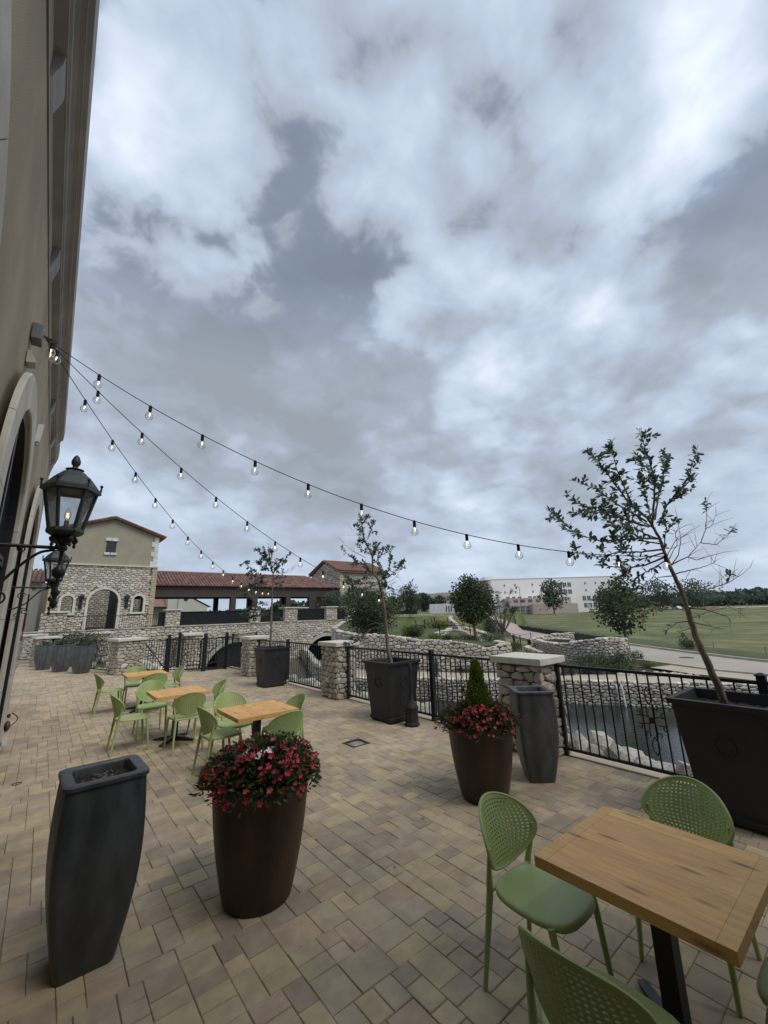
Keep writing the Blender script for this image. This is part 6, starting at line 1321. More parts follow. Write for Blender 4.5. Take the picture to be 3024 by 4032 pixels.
def flower_mound(x, y, z0, R, H, label, seed, nfl, nwhite, ring=0.0):
    t = thing('flowering_plant', label, 'plant', (x, y, z0), 0); rg = random.Random(seed); fo = MB()
    def surf(a, u):
        """point on the mound: u 0 centre .. 1 skirt"""
        rr = R*(0.08+0.95*u)*(1+0.10*math.sin(3*a+seed)+0.06*math.sin(7*a)); zz = H*(1-u**2.4*1.22)*(1+0.10*math.sin(5*a+2*u)) - (0.03 if u > 0.93 else 0)
        if ring and u < ring: zz = H*0.75
        return Vector((rr*math.cos(a), rr*math.sin(a), zz))
    for k in range(6500):
        a = rg.uniform(0, 2*math.pi); u = math.sqrt(rg.uniform(0.0, 1)); p = surf(a, u)*rg.uniform(0.66, 1.0); p.z += rg.uniform(-0.05, 0.02)
        o = Vector((p.x*1.6, p.y*1.6, 0.12+rg.uniform(-0.1, 0.25))); o = (o.normalized()+Vector((rg.gauss(0, .5), rg.gauss(0, .5), rg.gauss(0, .5)))).normalized(); l = rg.uniform(0.028, 0.058); w = l*0.22; sx = o.cross(Vector((rg.gauss(0, 1), rg.gauss(0, 1), rg.gauss(0, 1)))).normalized()
        s = rg.uniform(0.5, 1.4); c = (s, s, s*0.8) if rg.random() > 0.12 else (2.6*s, 1.1*s, 0.9*s)
        fo.add([tuple(p), tuple(p+o*l*0.5+sx*w), tuple(p+o*l), tuple(p+o*l*0.5-sx*w)], [(0, 1, 2, 3)], c)
    for k in range(200):
        a = rg.uniform(0, 2*math.pi); u = rg.uniform(0.2, 1); p = surf(a, u); fo.tube([(p.x*0.3, p.y*0.3, -0.02), tuple(p*0.7), tuple(p)], [0.003, 0.002, 0.0015], 3, False, (0.7, 0.8, 0.5))
    fo.build('foliage', SHRUB, t, kind='stuff')
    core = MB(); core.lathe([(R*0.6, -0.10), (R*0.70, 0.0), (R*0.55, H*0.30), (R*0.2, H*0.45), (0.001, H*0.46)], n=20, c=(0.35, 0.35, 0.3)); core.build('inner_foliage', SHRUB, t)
    for k in range(nfl+nwhite):
        a = rg.uniform(0, 2*math.pi); u = math.sqrt(rg.uniform(0.02, 1.0))
        if k >= nfl: a = rg.uniform(-2.6, -0.9) if seed % 2 else rg.uniform(0.4, 1.5); u = rg.uniform(0.25, 0.5)
        p = surf(a, u)*rg.uniform(0.98, 1.06); n = Vector((p.x, p.y, 0.10+0.25*(1-u))).normalized(); n = (n+Vector((rg.gauss(0, .4), rg.gauss(0, .4), rg.gauss(0, .4)))).normalized()
        s = rg.uniform(0.015, 0.025)*(1.2 if k >= nfl else 1); q = n.to_track_quat('Z', 'Y'); o = link('flower', WFL[k % 2] if k >= nfl else FLW[k % 4], t); o.matrix_local = Matrix.Translation(p) @ q.to_matrix().to_4x4() @ Matrix.Diagonal((s, s, s, 1))
        if k < nfl: v = rg.uniform(0.6, 1.15); o.color = (v, v*rg.uniform(0.4, 1.5), v*rg.uniform(0.5, 1.3), 1)
    return t
flower_mound(1.42, 3.26, 0.79, 0.435, 0.19, 'mound of crimson and a few white flowers filling the front rust pot', 1, 291, 9)
flower_mound(3.83, 3.13, 0.755, 0.42, 0.16, 'ring of red flowers around a small cypress in the rust pot by the fence', 2, 290, 7, 0.25)
cy = thing('small_cypress', 'small bright green cone shaped cypress rising from red flowers', 'conifer', (3.83, 3.13, 0.72)); rg = random.Random(81); m = MB()
for k in range(4200):
    u = rg.random()**0.8; a = rg.uniform(0, 6.283); z = 0.08+0.54*u; r = 0.135*(1-u)**0.75*(0.6+0.4*rg.random()**0.4)*(1+0.18*math.sin(a*4+z*20))+0.006
    lean = 0.05*(0.6-z); p = Vector((r*math.cos(a)+lean*0.3, r*math.sin(a)-lean*0.3, z)); o = Vector((math.cos(a)*0.45, math.sin(a)*0.45, 1.0)).normalized(); o = (o+Vector((rg.gauss(0, .25), rg.gauss(0, .25), rg.gauss(0, .25)))).normalized(); l = rg.uniform(0.025, 0.05); sx = o.cross(Vector((rg.gauss(0, 1), rg.gauss(0, 1), 0.1))).normalized()*l*0.16
    s = rg.uniform(0.6, 1.6); m.add([tuple(p), tuple(p+o*l*0.5+sx), tuple(p+o*l), tuple(p+o*l*0.5-sx)], [(0, 1, 2, 3)], (s*1.05, s, s*0.8))
m.build('foliage', CONIFER, cy, kind='stuff'); m = MB(); m.lathe([(0.10, 0.06), (0.085, 0.2), (0.05, 0.4), (0.01, 0.56)], n=10, c=(0.4, 0.45, 0.4)); m.build('inner_foliage', CONIFER, cy); m = MB(); m.tube([(0, 0, -0.05), (0, 0, 0.3)], 0.012, 6); m.build('trunk', BARK, cy)

# ------------------------------------------------------------------ foliage clouds for everything growing farther off
def leaf_cloud(mb, blobs, n, ls, rg, mode='ball', cvar=(0.55, 1.45)):
    """leaf sized faces spread through ellipsoidal clumps (x,y,z,rx,ry,rz)"""
    wts = [b[3]*b[4]*b[5] for b in blobs]; tot = sum(w**0.67 for w in wts)
    V = []; F = []; C = []
    for b, w in zip(blobs, wts):
        k = int(n*w**0.67/tot); shade = rg.uniform(0.55, 1.4)
        for _ in range(k):
            d = Vector((rg.gauss(0, 1), rg.gauss(0, 1), rg.gauss(0, 1))).normalized(); r = 0.25+0.85*rg.random()**0.6
            p = Vector((b[0]+d.x*b[3]*r, b[1]+d.y*b[4]*r, b[2]+d.z*b[5]*r)); o = (d*0.6+Vector((rg.gauss(0, 1), rg.gauss(0, 1), rg.gauss(0, 0.8)))).normalized(); x = o.cross(Vector((rg.gauss(0, 1), rg.gauss(0, 1), rg.gauss(0, 1)))).normalized()
            l = ls*rg.uniform(0.6, 1.4); wd = l*0.42; i = len(V)
            V += [tuple(p), tuple(p+o*l*0.5+x*wd), tuple(p+o*l), tuple(p+o*l*0.5-x*wd)]; F.append((i, i+1, i+2, i+3)); s = shade*rg.uniform(*cvar); C += [(s*rg.uniform(0.9, 1.1), s, s*rg.uniform(0.85, 1.1))]*4
    o = len(mb.v); mb.v += V; mb.f += [tuple(a+o for a in f) for f in F]; mb.c += C
def tree(name, x, y, z, h, w, label, seed, n=2600, ls=0.16, trunk=0.28, tr=0.09, mat=None, group=None, cat='tree', tk=1.0, lobes=16):
    t = thing(name, label, cat, (x, y, z), 0, group); rg = random.Random(seed); th_ = h*trunk; m = MB(); top = Vector((rg.uniform(-.1, .1)*w, rg.uniform(-.1, .1)*w, h*0.78))
    m.tube([(0, 0, -0.1), (0.02*w, 0, th_*0.6), (0.0, 0.02*w, th_), tuple(top*0.7), tuple(top)], [tr*1.2, tr, tr*0.85, tr*0.5, tr*0.15], 7); m.build('trunk', BARK, t); blobs = []
    for k in range(lobes):
        a = 2.399*k+rg.uniform(-.4, .4); u = (k+0.5)/lobes; zz = th_+(h-th_)*(0.06+0.86*u); env = math.sin(math.pi*min(1, max(0.05, (u*0.86+0.10))))**0.75; r = w/2*env*rg.uniform(0.3, 0.72); br_ = w*0.20*rg.uniform(0.8, 1.35)*(0.6+0.5*env)
        blobs.append((r*math.cos(a), r*math.sin(a), zz, br_, br_, br_*0.72))
    for k, b_ in enumerate(blobs):
        if k % 2 == 0: mm = MB(); s0 = Vector((0, 0, th_*rg.uniform(0.7, 1.1)+(b_[2]-th_)*0.35)); e = Vector(b_[:3]); mm.tube([tuple(s0), tuple(s0.lerp(e, 0.5)+Vector((0, 0, 0.05*h))), tuple(e)], [tr*0.4, tr*0.28, tr*0.1], 5); mm.build('branch', BARK, t)
    c = MB(); leaf_cloud(c, blobs, n, ls, rg); c.build('crown', mat or SHRUB, t, kind='stuff'); return t
def shrub(x, y, z, w, h, label, seed, n=700, ls=0.07, mat=None, group=None, name='shrub', d=None):
    t = thing(name, label, 'shrub', (x, y, z), 0, group); rg = random.Random(seed); bl = []; d = d or w; k0 = max(4, int(6*max(w, d)/h/1.5)); hd = Vector((_r.x, _r.y, 0)).normalized(); fd = Vector((hd.y*-1, hd.x, 0))
    for k in range(k0):
        u = rg.uniform(-0.4, 0.4)*w; v = rg.uniform(-0.35, 0.35)*d; p = hd*u+fd*v; s = h*rg.uniform(0.32, 0.48); bl.append((p.x, p.y, s*rg.uniform(0.75, 1.1), s*1.15, s*1.15, s))
    m = MB(); leaf_cloud(m, bl, n, ls, rg); m.build('foliage', mat or SHRUB, t, kind='stuff'); m = MB(); m.tube([(0, 0, -0.05), (0, 0, h*0.5)], 0.02, 5); m.build('stem', BARK, t); return t
tree('juniper_tree', 18.2, 24.0, 0.35, 3.0, 4.6, 'broad dark bushy juniper on the lawn behind the middle planter tree', 101, 13000, 0.11, 0.06, 0.10, lobes=34)
tree('evergreen_tree', 26.6, 42.3, 0.9, 3.6, 3.6, 'blue green evergreen on the bridge in front of the breezeway', 102, 3500, 0.14, 0.08, 0.08, FARLEAF, lobes=24)
tree('evergreen_tree', 29.0, 41.5, 0.9, 4.2, 3.2, 'dark evergreen against the side of the stone tower', 122, 3000, 0.14, 0.08, 0.08, FARLEAF, lobes=24)
tree('garden_tree', 34.99, 38.13, 0.1, 4.9, 3.6, 'slim loose leaved tree standing alone at the upper wall', 103, 3600, 0.15, 0.3, 0.07, lobes=20)
tree('oak_tree', 21.95, 17.79, -0.1, 4.15, 3.1, 'full dark green oak with dense rounded crown in the mulch bed', 104, 8500, 0.125, 0.26, 0.085, lobes=36)
tree('road_tree', 26.3, 10.27, -1.32, 4.9, 2.9, 'loose green tree growing from the shrubs beside the road right of the curved wall', 105, 2900, 0.15, 0.3, 0.075, lobes=22)
bt = thing('bare_tree', 'mostly bare greyish tree with a few leaves beside the oak', 'tree', (27.32, 19.42, -0.6)); rg = random.Random(106); m = MB(); m.tube([(0, 0, -0.1), (0.03, 0, 0.5), (-0.05, 0.05, 1.1)], [0.16, 0.13, 0.1], 8); m.build('trunk', BARK, bt); crown = []
for k in range(16):
    a = 2.4*k; el = rg.uniform(0.5, 1.35); l = rg.uniform(1.6, 2.9); d = Vector((math.cos(a)*math.cos(el), math.sin(a)*math.cos(el), math.sin(el))); s = Vector((0, 0, rg.uniform(0.4, 1.1))); m = MB(); P = [s, s+d*l*0.35+Vector((0, 0, .05)), s+d*l*0.7+Vector((0, 0, .2)), s+d*l+Vector((0, 0, .45))]; m.tube(P, [0.055, 0.04, 0.022, 0.006], 5)
    for q in range(9):
        u = rg.uniform(0.35, 1); p = P[1].lerp(P[3], u); o = (d+Vector((rg.gauss(0, .7), rg.gauss(0, .7), rg.gauss(0.2, .5)))).normalized(); m.tube([tuple(p), tuple(p+o*rg.uniform(0.25, 0.6))], [0.012, 0.004], 4)
        if rg.random() < 0.35: e = p+o*0.3; crown.append((e.x, e.y, e.z, 0.16, 0.16, 0.12))
    m.build('branch', BARK, bt)
hd_ = Vector((_r.x, _r.y, 0)); crown += [(-hd_.x*0.9+rg.uniform(-.3, .3), -hd_.y*0.9+rg.uniform(-.3, .3), 1.0+rg.uniform(-.25, .4), 0.4, 0.4, 0.3) for k in range(5)]
m = MB(); leaf_cloud(m, crown, 1800, 0.09, rg); m.build('crown', SHRUB, bt, kind='stuff')
SG = 'loose green shrubs on the lawn terrace'
shrub(19.3, 21.2, 0.2, 1.4, 0.95, 'feathery light green shrub at the left of the lawn', 111, 1600, 0.08, CONIFER, SG); shrub(19.15, 20.6, 0.25, 1.0, 0.7, 'rounded shrub just right of the juniper', 112, 900, 0.08, None, SG)
shrub(18.86, 18.39, 0.0, 0.75, 0.6, 'small spiky shrub behind the terrace wall', 113, 800, 0.08, CONIFER, SG); shrub(19.62, 18.0, -0.05, 0.6, 0.42, 'low shrub at the end of the hedge', 114, 500, 0.07, None, SG)
shrub(29.34, 28.77, 0.1, 2.6, 0.85, 'broad grassy mound of shrubs by the upper wall', 115, 1600, 0.12, CONIFER, SG, d=1.2); shrub(25.5, 27.0, 0.1, 1.6, 0.7, 'dark low shrub left of the grassy mound', 116, 900, 0.1, None, SG)
for k, (x, y, l) in enumerate(((20.2, 18.4, 'left end of the clipped hedge behind the mulch bed'), (21.2, 17.55, 'middle of the clipped hedge under the oak'), (22.3, 16.9, 'right end of the clipped hedge near the bare tree'))): shrub(x, y, -0.15, 1.35, 0.62, l, 117+k, 1300, 0.06, None, 'clipped hedge shrubs', 'hedge_shrub')
shrub(28.5, 19.39, -1.3, 0.9, 0.75, 'round dark bush by the road left of the curved wall', 121, 800, 0.07)
for k, (x, y, w, h, l) in enumerate(((22.3, 10.9, 1.1, 0.9, 'dark shrub against the curved wall, left one'), (23.0, 10.0, 1.3, 1.05, 'dark dense shrub against the curved wall, middle one'), (23.9, 9.45, 1.0, 1.0, 'dark shrub at the foot of the road tree'), (21.0, 10.1, 1.3, 0.6, 'low spreading shrub by the path in front of the curved wall'), (21.9, 9.2, 1.1, 0.5, 'low spreading shrub by the path under the road tree'), (20.0, 10.9, 1.0, 0.5, 'low shrub by the path left of the dense shrubs'))):
    shrub(x, y, -1.32, w, h, l, 130+k, 1300, 0.065, None, 'dark shrubs below the curved wall')
shrub(27.3, 10.37, -1.3, 0.5, 0.75, 'small rounded shrub behind the road tree trunk', 140, 600, 0.06); shrub(24.6, 8.67, -1.3, 0.75, 0.42, 'tufty shrub by the sidewalk', 141, 700, 0.06, CONIFER); shrub(23.6, 9.1, -1.3, 0.5, 0.35, 'low tuft left of the sidewalk shrub', 142, 400, 0.06, CONIFER)
shrub(34.83, 9.71, -1.1, 1.1, 0.65, 'lone green shrub in the field beyond the road', 143, 800, 0.08)
for k, (px_, y_) in enumerate(((16.4, 18.4), (17.3, 17.0), (15.5, 19.8), (18.2, 15.9))): shrub(px_-0.55, y_-0.5, -1.36, 0.7, 0.32, ('low shrub at the foot of the terrace wall, %s' % ('second from the juniper', 'third from the juniper', 'nearest the juniper', 'farthest from the juniper')[k]), 150+k, 500, 0.05, None, 'low shrubs at the foot of the terrace wall')
hb = thing('clipped_hedge', 'clipped dark green hedge behind the three grey pots', 'hedge', (1.0, 26.6, 0)); m = MB(); rg = random.Random(160); leaf_cloud(m, [(0.2*k-0.8+0.0, 0.1*math.sin(k), 0.75+0.04*math.sin(k*2), 0.42, 0.4, 0.62) for k in range(12)], 4000, 0.06, rg); m.build('foliage', SHRUB, hb, kind='stuff'); m = MB(); m.box(-0.6, 1.2, -0.25, 0.25, 0, 0.5); m.build('woody_core', BARK, hb)
for k, (x, y, w, h, l) in enumerate(((0.22, 22.35, 0.42, 0.22, 'low dark purple grey plant in the leftmost far pot'), (0.74, 20.85, 0.50, 0.36, 'clipped green shrub in the middle far pot'), (1.32, 19.55, 0.36, 0.28, 'small green shrub in the rightmost far pot'))): shrub(x, y, 0.90, w, h, l, 165+k, 900, 0.035, None, 'plants in the three grey pots')
# sprigs left in the tall planter by the pillar
m = MB(); rg = random.Random(170); leaf_cloud(m, [(4.68+rg.uniform(-.12, .12), 3.01+rg.uniform(-.12, .12), 0.90, 0.04, 0.04, 0.03) for k in range(8)], 130, 0.022, rg); tag(m.build('seedling_patch', CONIFER, kind='stuff'), 'tiny green seedlings on the soil of the tall grey planter', 'seedlings')
fh = thing('fire_hydrant', 'dark red brown fire hydrant at the road edge', 'hydrant', (33.1, 22.4, -1.15)); m = MB(); m.lathe([(0.16, 0), (0.16, 0.06), (0.11, 0.08), (0.11, 0.5), (0.14, 0.52), (0.13, 0.6), (0.06, 0.7), (0.02, 0.74)], n=12); m.build('body', IRON2, fh); m = MB(); m.tube([(-0.17, 0, 0.42), (0.17, 0, 0.42)], 0.06, 8); m.build('outlet', IRON2, fh)

# a few dry leaf crumbs and bits of grit lying on the pavers
lt = MB(); rg = random.Random(190)
for k in range(150):
    x, y = rg.uniform(-0.3, 5.4), rg.uniform(0.6, 14); a = rg.uniform(0, 6.28); l = rg.uniform(0.006, 0.02); c, s = math.cos(a)*l, math.sin(a)*l
    lt.add([(x-c, y-s, 0.004), (x+s*0.5, y-c*0.5, 0.007), (x+c, y+s, 0.005), (x-s*0.5, y+c*0.5, 0.006)], [(0, 1, 2, 3)], (rg.uniform(0.3, 1.1),)*3)
tag(lt.build('leaf_litter', BARK, kind='stuff'), 'scattered dry leaf crumbs on the pavers', 'litter')

# ------------------------------------------------------------------ string lights
def string(a, b, sag, n, label, d0=0.05, tail=1.0):
    A, B = Vector(a), Vector(b); t = thing('string_light', label, 'string lights', a, 0, 'globe string lights over the patio'); P = []
    for k in range(61): u = k/60; P.append(A.lerp(B, u)-Vector((0, 0, sag*4*u*(1-u)))-A)
    m = MB(); m.tube(P, 0.0042, 5); m.build('wire', RUBBER, t)
    for k in range(-1, n):
        u = d0+(tail-d0)*k/(n-1) if k >= 0 else (0.012 if n == 12 else 0.02 if n == 11 else 0.009); p = A.lerp(B, u)-Vector((0, 0, sag*4*u*(1-u)))-A
        s = MB(); s.lathe([(0.006, -0.062), (0.015, -0.060), (0.0165, -0.045), (0.015, -0.012), (0.019, -0.008), (0.012, 0.004), (0.007, 0.010)], p.x, p.y, p.z, 10); so = s.build('socket', RUBBER, t, True)
        g = MB(); g.lathe([(0.013, -0.062), (0.016, -0.072), (0.030, -0.081), (0.038, -0.095), (0.040, -0.110), (0.035, -0.128), (0.021, -0.142), (0.001, -0.147)], p.x, p.y, p.z, 14, cap=False); g.build('bulb', BULBGLASS, so, True)
        f = MB(); f.tube([(p.x, p.y, p.z-0.068), (p.x+0.003, p.y, p.z-0.085), (p.x-0.002, p.y+0.002, p.z-0.108)], [0.005, 0.0062, 0.004], 6); f.build('filament', FILAMENT, so)
    return t
H0 = (-0.36, 5.0, 4.76)
string(H0, (5.02, 1.44, 2.40), 0.60, 12, 'string of globe bulbs running from the wall box to the nearest planter tree', 0.09, 0.998)
string((-0.355, 5.0, 4.755), (4.99, 6.25, 2.20), 0.40, 11, 'string of globe bulbs running from the wall box to the middle planter tree', 0.094, 0.99)
string((-0.35, 5.0, 4.75), (5.08, 11.4, 2.60), 0.70, 15, 'string of globe bulbs running from the wall box to the farthest planter tree', 0.074, 0.95)

# ------------------------------------------------------------------ distant buildings
hos = thing('white_building', 'large white four storey building with small square windows across the field', 'building')
Pl, Pr = Vector((166.3, 122.2, 0)), Vector((215.0, 82.2, 0)); ux = (Pr-Pl).normalized(); LW = (Pr-Pl).length; un = Vector((ux.y, -ux.x, 0));
if un.dot(CAMP-Pl) < 0: un = -un
def HP(s, z, d=0.0): q = Pl+ux*s+un*d; return (q.x, q.y, z)
def hbox(mb, s0, s1, z0, z1, d0, d1):
    vs = [HP(s0, z0, d0), HP(s1, z0, d0), HP(s1, z0, d1), HP(s0, z0, d1), HP(s0, z1, d0), HP(s1, z1, d0), HP(s1, z1, d1), HP(s0, z1, d1)]; mb.add(vs, [(0,3,2,1),(4,5,6,7),(0,1,5,4),(1,2,6,5),(2,3,7,6),(3,0,4,7)])
m = MB(); hbox(m, 0, LW, -2.5, 15.2, -40, 0); m.build('wall', WHITEB, hos); m = MB(); hbox(m, 0.0, LW, 15.202, 15.4, -40, 0.12); m.build('parapet', PINKB, hos)
m = MB(); hbox(m, -6, -0.02, -2.5, 14.2, -45, -6); m.build('side_wing', PINKB, hos)
for k in range(3): m = MB(); hbox(m, -5.0, -1.0, 9.3-3.6*k, 11.0-3.6*k, -5.995, -5.9); m.build('window', FARGLASS, hos)
m = MB(); hbox(m, -1, 16, 15.41, 16.4, -30, -8); hbox(m, -2, 2.5, 15.41, 17.0, -14, -4); m.build('penthouse', WHITEB, hos)
def hwin(s0, s1, z0, z1):
    m = MB(); hbox(m, s0, s1, z0, z1, -0.3, 0.015); w_ = m.build('window', FARGLASS, hos); m = MB(); hbox(m, s0-0.12, s1+0.12, z0-0.12, z0, 0.0, 0.1); hbox(m, (s0+s1)/2-0.05, (s0+s1)/2+0.05, z0, z1, 0.016, 0.05); m.build('frame', WHITEP, w_)
for z in (11.9, 8.6):
    for s in (6.3, 11.4, 19.8, 24.8, 45.3, 50.4, 58.6, 63.2): hwin(s-0.38, s+0.38, z, z+0.95)
for z in (10.9, 7.6):
    for s in (31.0, 33.2, 35.4, 37.6): hwin(s-0.9, s+0.9, z, z+2.0)
for s in (44.0, 46.2, 48.9, 51.2, 56.9, 59.1, 61.6): hwin(s-0.85, s+0.85, 4.2, 6.3)
for s in (44.3, 46.4, 49.0, 51.0): hwin(s-0.85, s+0.85, 1.0, 3.0)
for s in (7.5, 10.2, 13.0, 18.0, 20.3, 22.6, 25.0): hwin(s-0.8, s+0.8, 5.6, 6.9)
pod = thing('pink_podium', 'low pinkish masonry podium wing in front of the white building', 'building'); m = MB(); hbox(m, 4.6, 33.5, -2.5, 6.0, 0.2, 9); m.build('upper_wall', PINKB, pod); m = MB(); hbox(m, 14.0, 34.0, -2.5, 3.0, 9.1, 14); m.build('lower_wall', PINKB, pod); m = MB(); hbox(m, 5.2, 14.0, -2.5, 2.6, 9.1, 10.5); m.build('glazed_bay', BEIGEB, pod)
for i in range(4):
    for j in range(3): m = MB(); s = 5.8+i*2.1; hbox(m, s, s+1.6, -1.6+j*1.4, -0.5+j*1.4, 10.3, 10.53); m.build('window', FARGLASS, pod)
for s in (7.2, 10.4, 13.8, 17.4, 27.8): m = MB(); hbox(m, s, s+2.0, 3.9, 5.3, 8.9, 9.03); m.build('window', FARGLASS, pod)
m = MB(); hbox(m, 21.0, 25.4, 3.6, 5.1, 8.9, 9.03); m.build('window', FARGLASS, pod)
for s in (17, 20, 23.5): m = MB(); hbox(m, s, s+0.5, 0.2, 1.0, 13.9, 14.03); m.build('window', FARGLASS, pod)
gh = thing('guard_pavilion', 'small beige and white pavilion with dark roof right of the far tree', 'building')
m = MB(); hbox(m, 43.5, 54.5, -3, 3.6, 14, 20); m.build('wall', WHITEB, gh); m = MB(); hbox(m, 44.0, 47.2, -3, 3.3, 19.8, 20.15); hbox(m, 50.2, 54.52, -3, 3.3, 19.8, 20.15); m.build('beige_panel', BEIGEB, gh); m = MB(); hbox(m, 48.0, 49.6, -2.2, 0.6, 19.9, 20.1); m.build('door', FARGLASS, gh); m = MB(); hbox(m, 47.5, 55.2, 3.62, 4.3, 13, 19.5); m.build('roof', DARKWOOD, gh)
bei = thing('beige_building', 'long beige three storey building far behind the trees left of the oak', 'building')
Bl, Bc, Br = Vector((158, 180, 0)), Vector((175.5, 166.4, 0)), Vector((188, 158, 0))
def strip_bldg(A, B, z0, z1, nwin, rows, par):
    d = (B-A).normalized(); n = Vector((d.y, -d.x, 0)); n = n if n.dot(CAMP-A) > 0 else -n; L = (B-A).length
    def bx(mb, s0, s1, za, zb, d0, d1): P = [A+d*s0+n*d0, A+d*s1+n*d0, A+d*s1+n*d1, A+d*s0+n*d1]; mb.add([(p.x, p.y, za) for p in P]+[(p.x, p.y, zb) for p in P], [(0,3,2,1),(4,5,6,7),(0,1,5,4),(1,2,6,5),(2,3,7,6),(3,0,4,7)])
    m = MB(); bx(m, 0, L, z0, z1, -15, 0); m.build('wall', BEIGEB, par)
    for r in range(rows):
        for k in range(nwin): m = MB(); s = (k+0.3)*L/nwin; bx(m, s, s+L/nwin*0.5, z1-4.4-r*4.0, z1-2.2-r*4.0, -0.2, 0.04); m.build('window', FARGLASS, par)
strip_bldg(Bl, Bc, -2, 11.0, 9, 3, bei); strip_bldg(Bc, Br, -2, 11.4, 7, 3, bei)
f2 = thing('far_white_block', 'tiny white block peeking over the trees left of the beige building', 'building'); strip_bldg(Vector((116, 162, 0)), Vector((126, 154, 0)), 0, 8.6, 4, 2, f2)
f3 = thing('far_low_block', 'low grey blocks on the horizon seen through the breezeway', 'building'); strip_bldg(Vector((40, 150, 0)), Vector((75, 150, 0)), 0, 3.6, 10, 1, f3)
tr_ = thing('site_trailer', 'white site trailer behind the upper stone wall', 'trailer', (88.5, 82.8, 0.35), -0.9); m = MB(); m.bbox(-3.4, 3.4, -1.4, 1.4, 0.4, 3.1, 0.06); m.build('body', WHITEP, tr_)
for x in (1.2, 1.9, 2.6): m = MB(); m.box(x, x+0.35, -1.46, -1.4, 0.9, 2.5); m.build('window', FARGLASS, tr_)
for x in (-2, 2): m = MB(); m.tube([(x, -1.2, 0.35), (x, 1.2, 0.35)], 0.4, 12); m.build('wheel', RUBBER, tr_)

# black silt fences on the slope
def silt(pts, h, label, n=14):
    t = thing('silt_fence', label, 'fence'); m = MB(); P = [Vector(p) for p in pts]; Q = []
    for a, b in zip(P, P[1:]): Q += [a.lerp(b, k/n) for k in range(n)]
    Q.append(P[-1]); rg = random.Random(int(P[0].x*10)); fr = []; 
    for q in Q: z = terrain(q.x, q.y); k = h*rg.uniform(0.85, 1.05); ox = rg.uniform(-.05, .05); fr.append([(q.x, q.y, z-0.1), (q.x+0.03, q.y, z-0.1), (q.x+0.03+ox, q.y, z+k), (q.x+ox, q.y, z+k)])
    m.loft(fr); m.build('fabric', FABRIC, t)
    for q in Q[::2]: s = MB(); z = terrain(q.x, q.y); s.box(q.x-0.03, q.x+0.03, q.y-0.03, q.y+0.03, z-0.1, z+h*1.12); s.build('stake', DARKWOOD, t)
silt([(58, 39.5, 0), (50.5, 31.4, 0), (44.6, 25.0, 0), (41.6, 21.4, 0), (39.0, 18.4, 0)], 0.62, 'long low black silt fence sagging along the edge of the field')
silt([(57, 60, 0), (62, 72, 0), (70, 90, 0)], 0.9, 'black silt fence along the top of the upper stone wall')
sb = thing('black_screen', 'black fabric screen tapering away behind the curved stone wall', 'screen'); m = MB(); m.add([(31.25, 15.9, -1.3), (36.0, 14.45, -1.3), (36.0, 14.45, -0.70), (31.25, 15.9, -0.13), (31.28, 16.0, -1.3), (36.03, 14.55, -1.3), (36.03, 14.55, -0.70), (31.28, 16.0, -0.13)], [(0,1,2,3),(7,6,5,4),(3,2,6,7),(0,3,7,4),(1,5,6,2)]); m.build('fabric', FABRIC, sb)
for u in (0.0, 0.33, 0.66, 1.0): s = MB(); x = 31.3+u*4.7; y = 16.03-u*1.45; s.box(x-0.04, x+0.04, y, y+0.08, -1.3, -0.16-u*0.4); s.build('post', DARKWOOD, sb)

# thin wire fence posts at the road verge, tree line, parked cars, lamps
for k, (x, y) in enumerate(((33.5, 5.5), (36.2, 8.6), (39.8, 11.6), (31.2, 2.6))):
    t = thing('stake_post', ('thin stake in the field verge below the lone shrub', 'thin stake in the verge just left of the lone field shrub', 'thin stake at the bend of the road verge near the black screen', 'thin stake in the verge right of the leaning trunk')[k], 'stake', (x, y, terrain(x, y)), 0, 'thin stakes along the field verge'); m = MB(); m.tube([(0, 0, -0.1), (0.03, 0.02, 0.55)], [0.025, 0.02], 6); m.build('shaft', BARK, t); m = MB(); m.ball((0.03, 0.02, 0.55), 0.03, 6, 4); m.build('tip', BARK, t)
gf = thing('garden_railing', 'thin dark railing stepping down along the garden path', 'railing'); GP = [(20.6, 19.6, 0.0), (23.0, 19.0, -0.15), (25.4, 18.4, -0.5), (28.6, 18.8, -1.1), (33.0, 20.6, -1.2)]
for (x, y, z) in GP: m = MB(); m.box(x-0.025, x+0.025, y-0.025, y+0.025, z-0.2, z+0.95); m.build('post', IRON, gf)
for h in (0.9, 0.5): m = MB(); m.tube([(x, y, z+h) for x, y, z in GP], 0.016, 5); m.build('rail', IRON, gf)
gf2 = thing('garden_railing', 'thin dark railing in front of the long upper wall', 'railing'); GP = [(24.0, 25.5, 0.1), (27.5, 28.0, 0.1), (31.0, 30.5, 0.1), (34.0, 33.0, 0.1), (37.0, 36.0, 0.1), (39.5, 40.0, 0.15)]
for (x, y, z) in GP: m = MB(); m.box(x-0.03, x+0.03, y-0.03, y+0.03, z-0.2, z+1.0); m.build('post', IRON, gf2)
for h in (0.95, 0.5): m = MB(); m.tube([(x, y, z+h) for x, y, z in GP], 0.018, 5); m.build('rail', IRON, gf2)
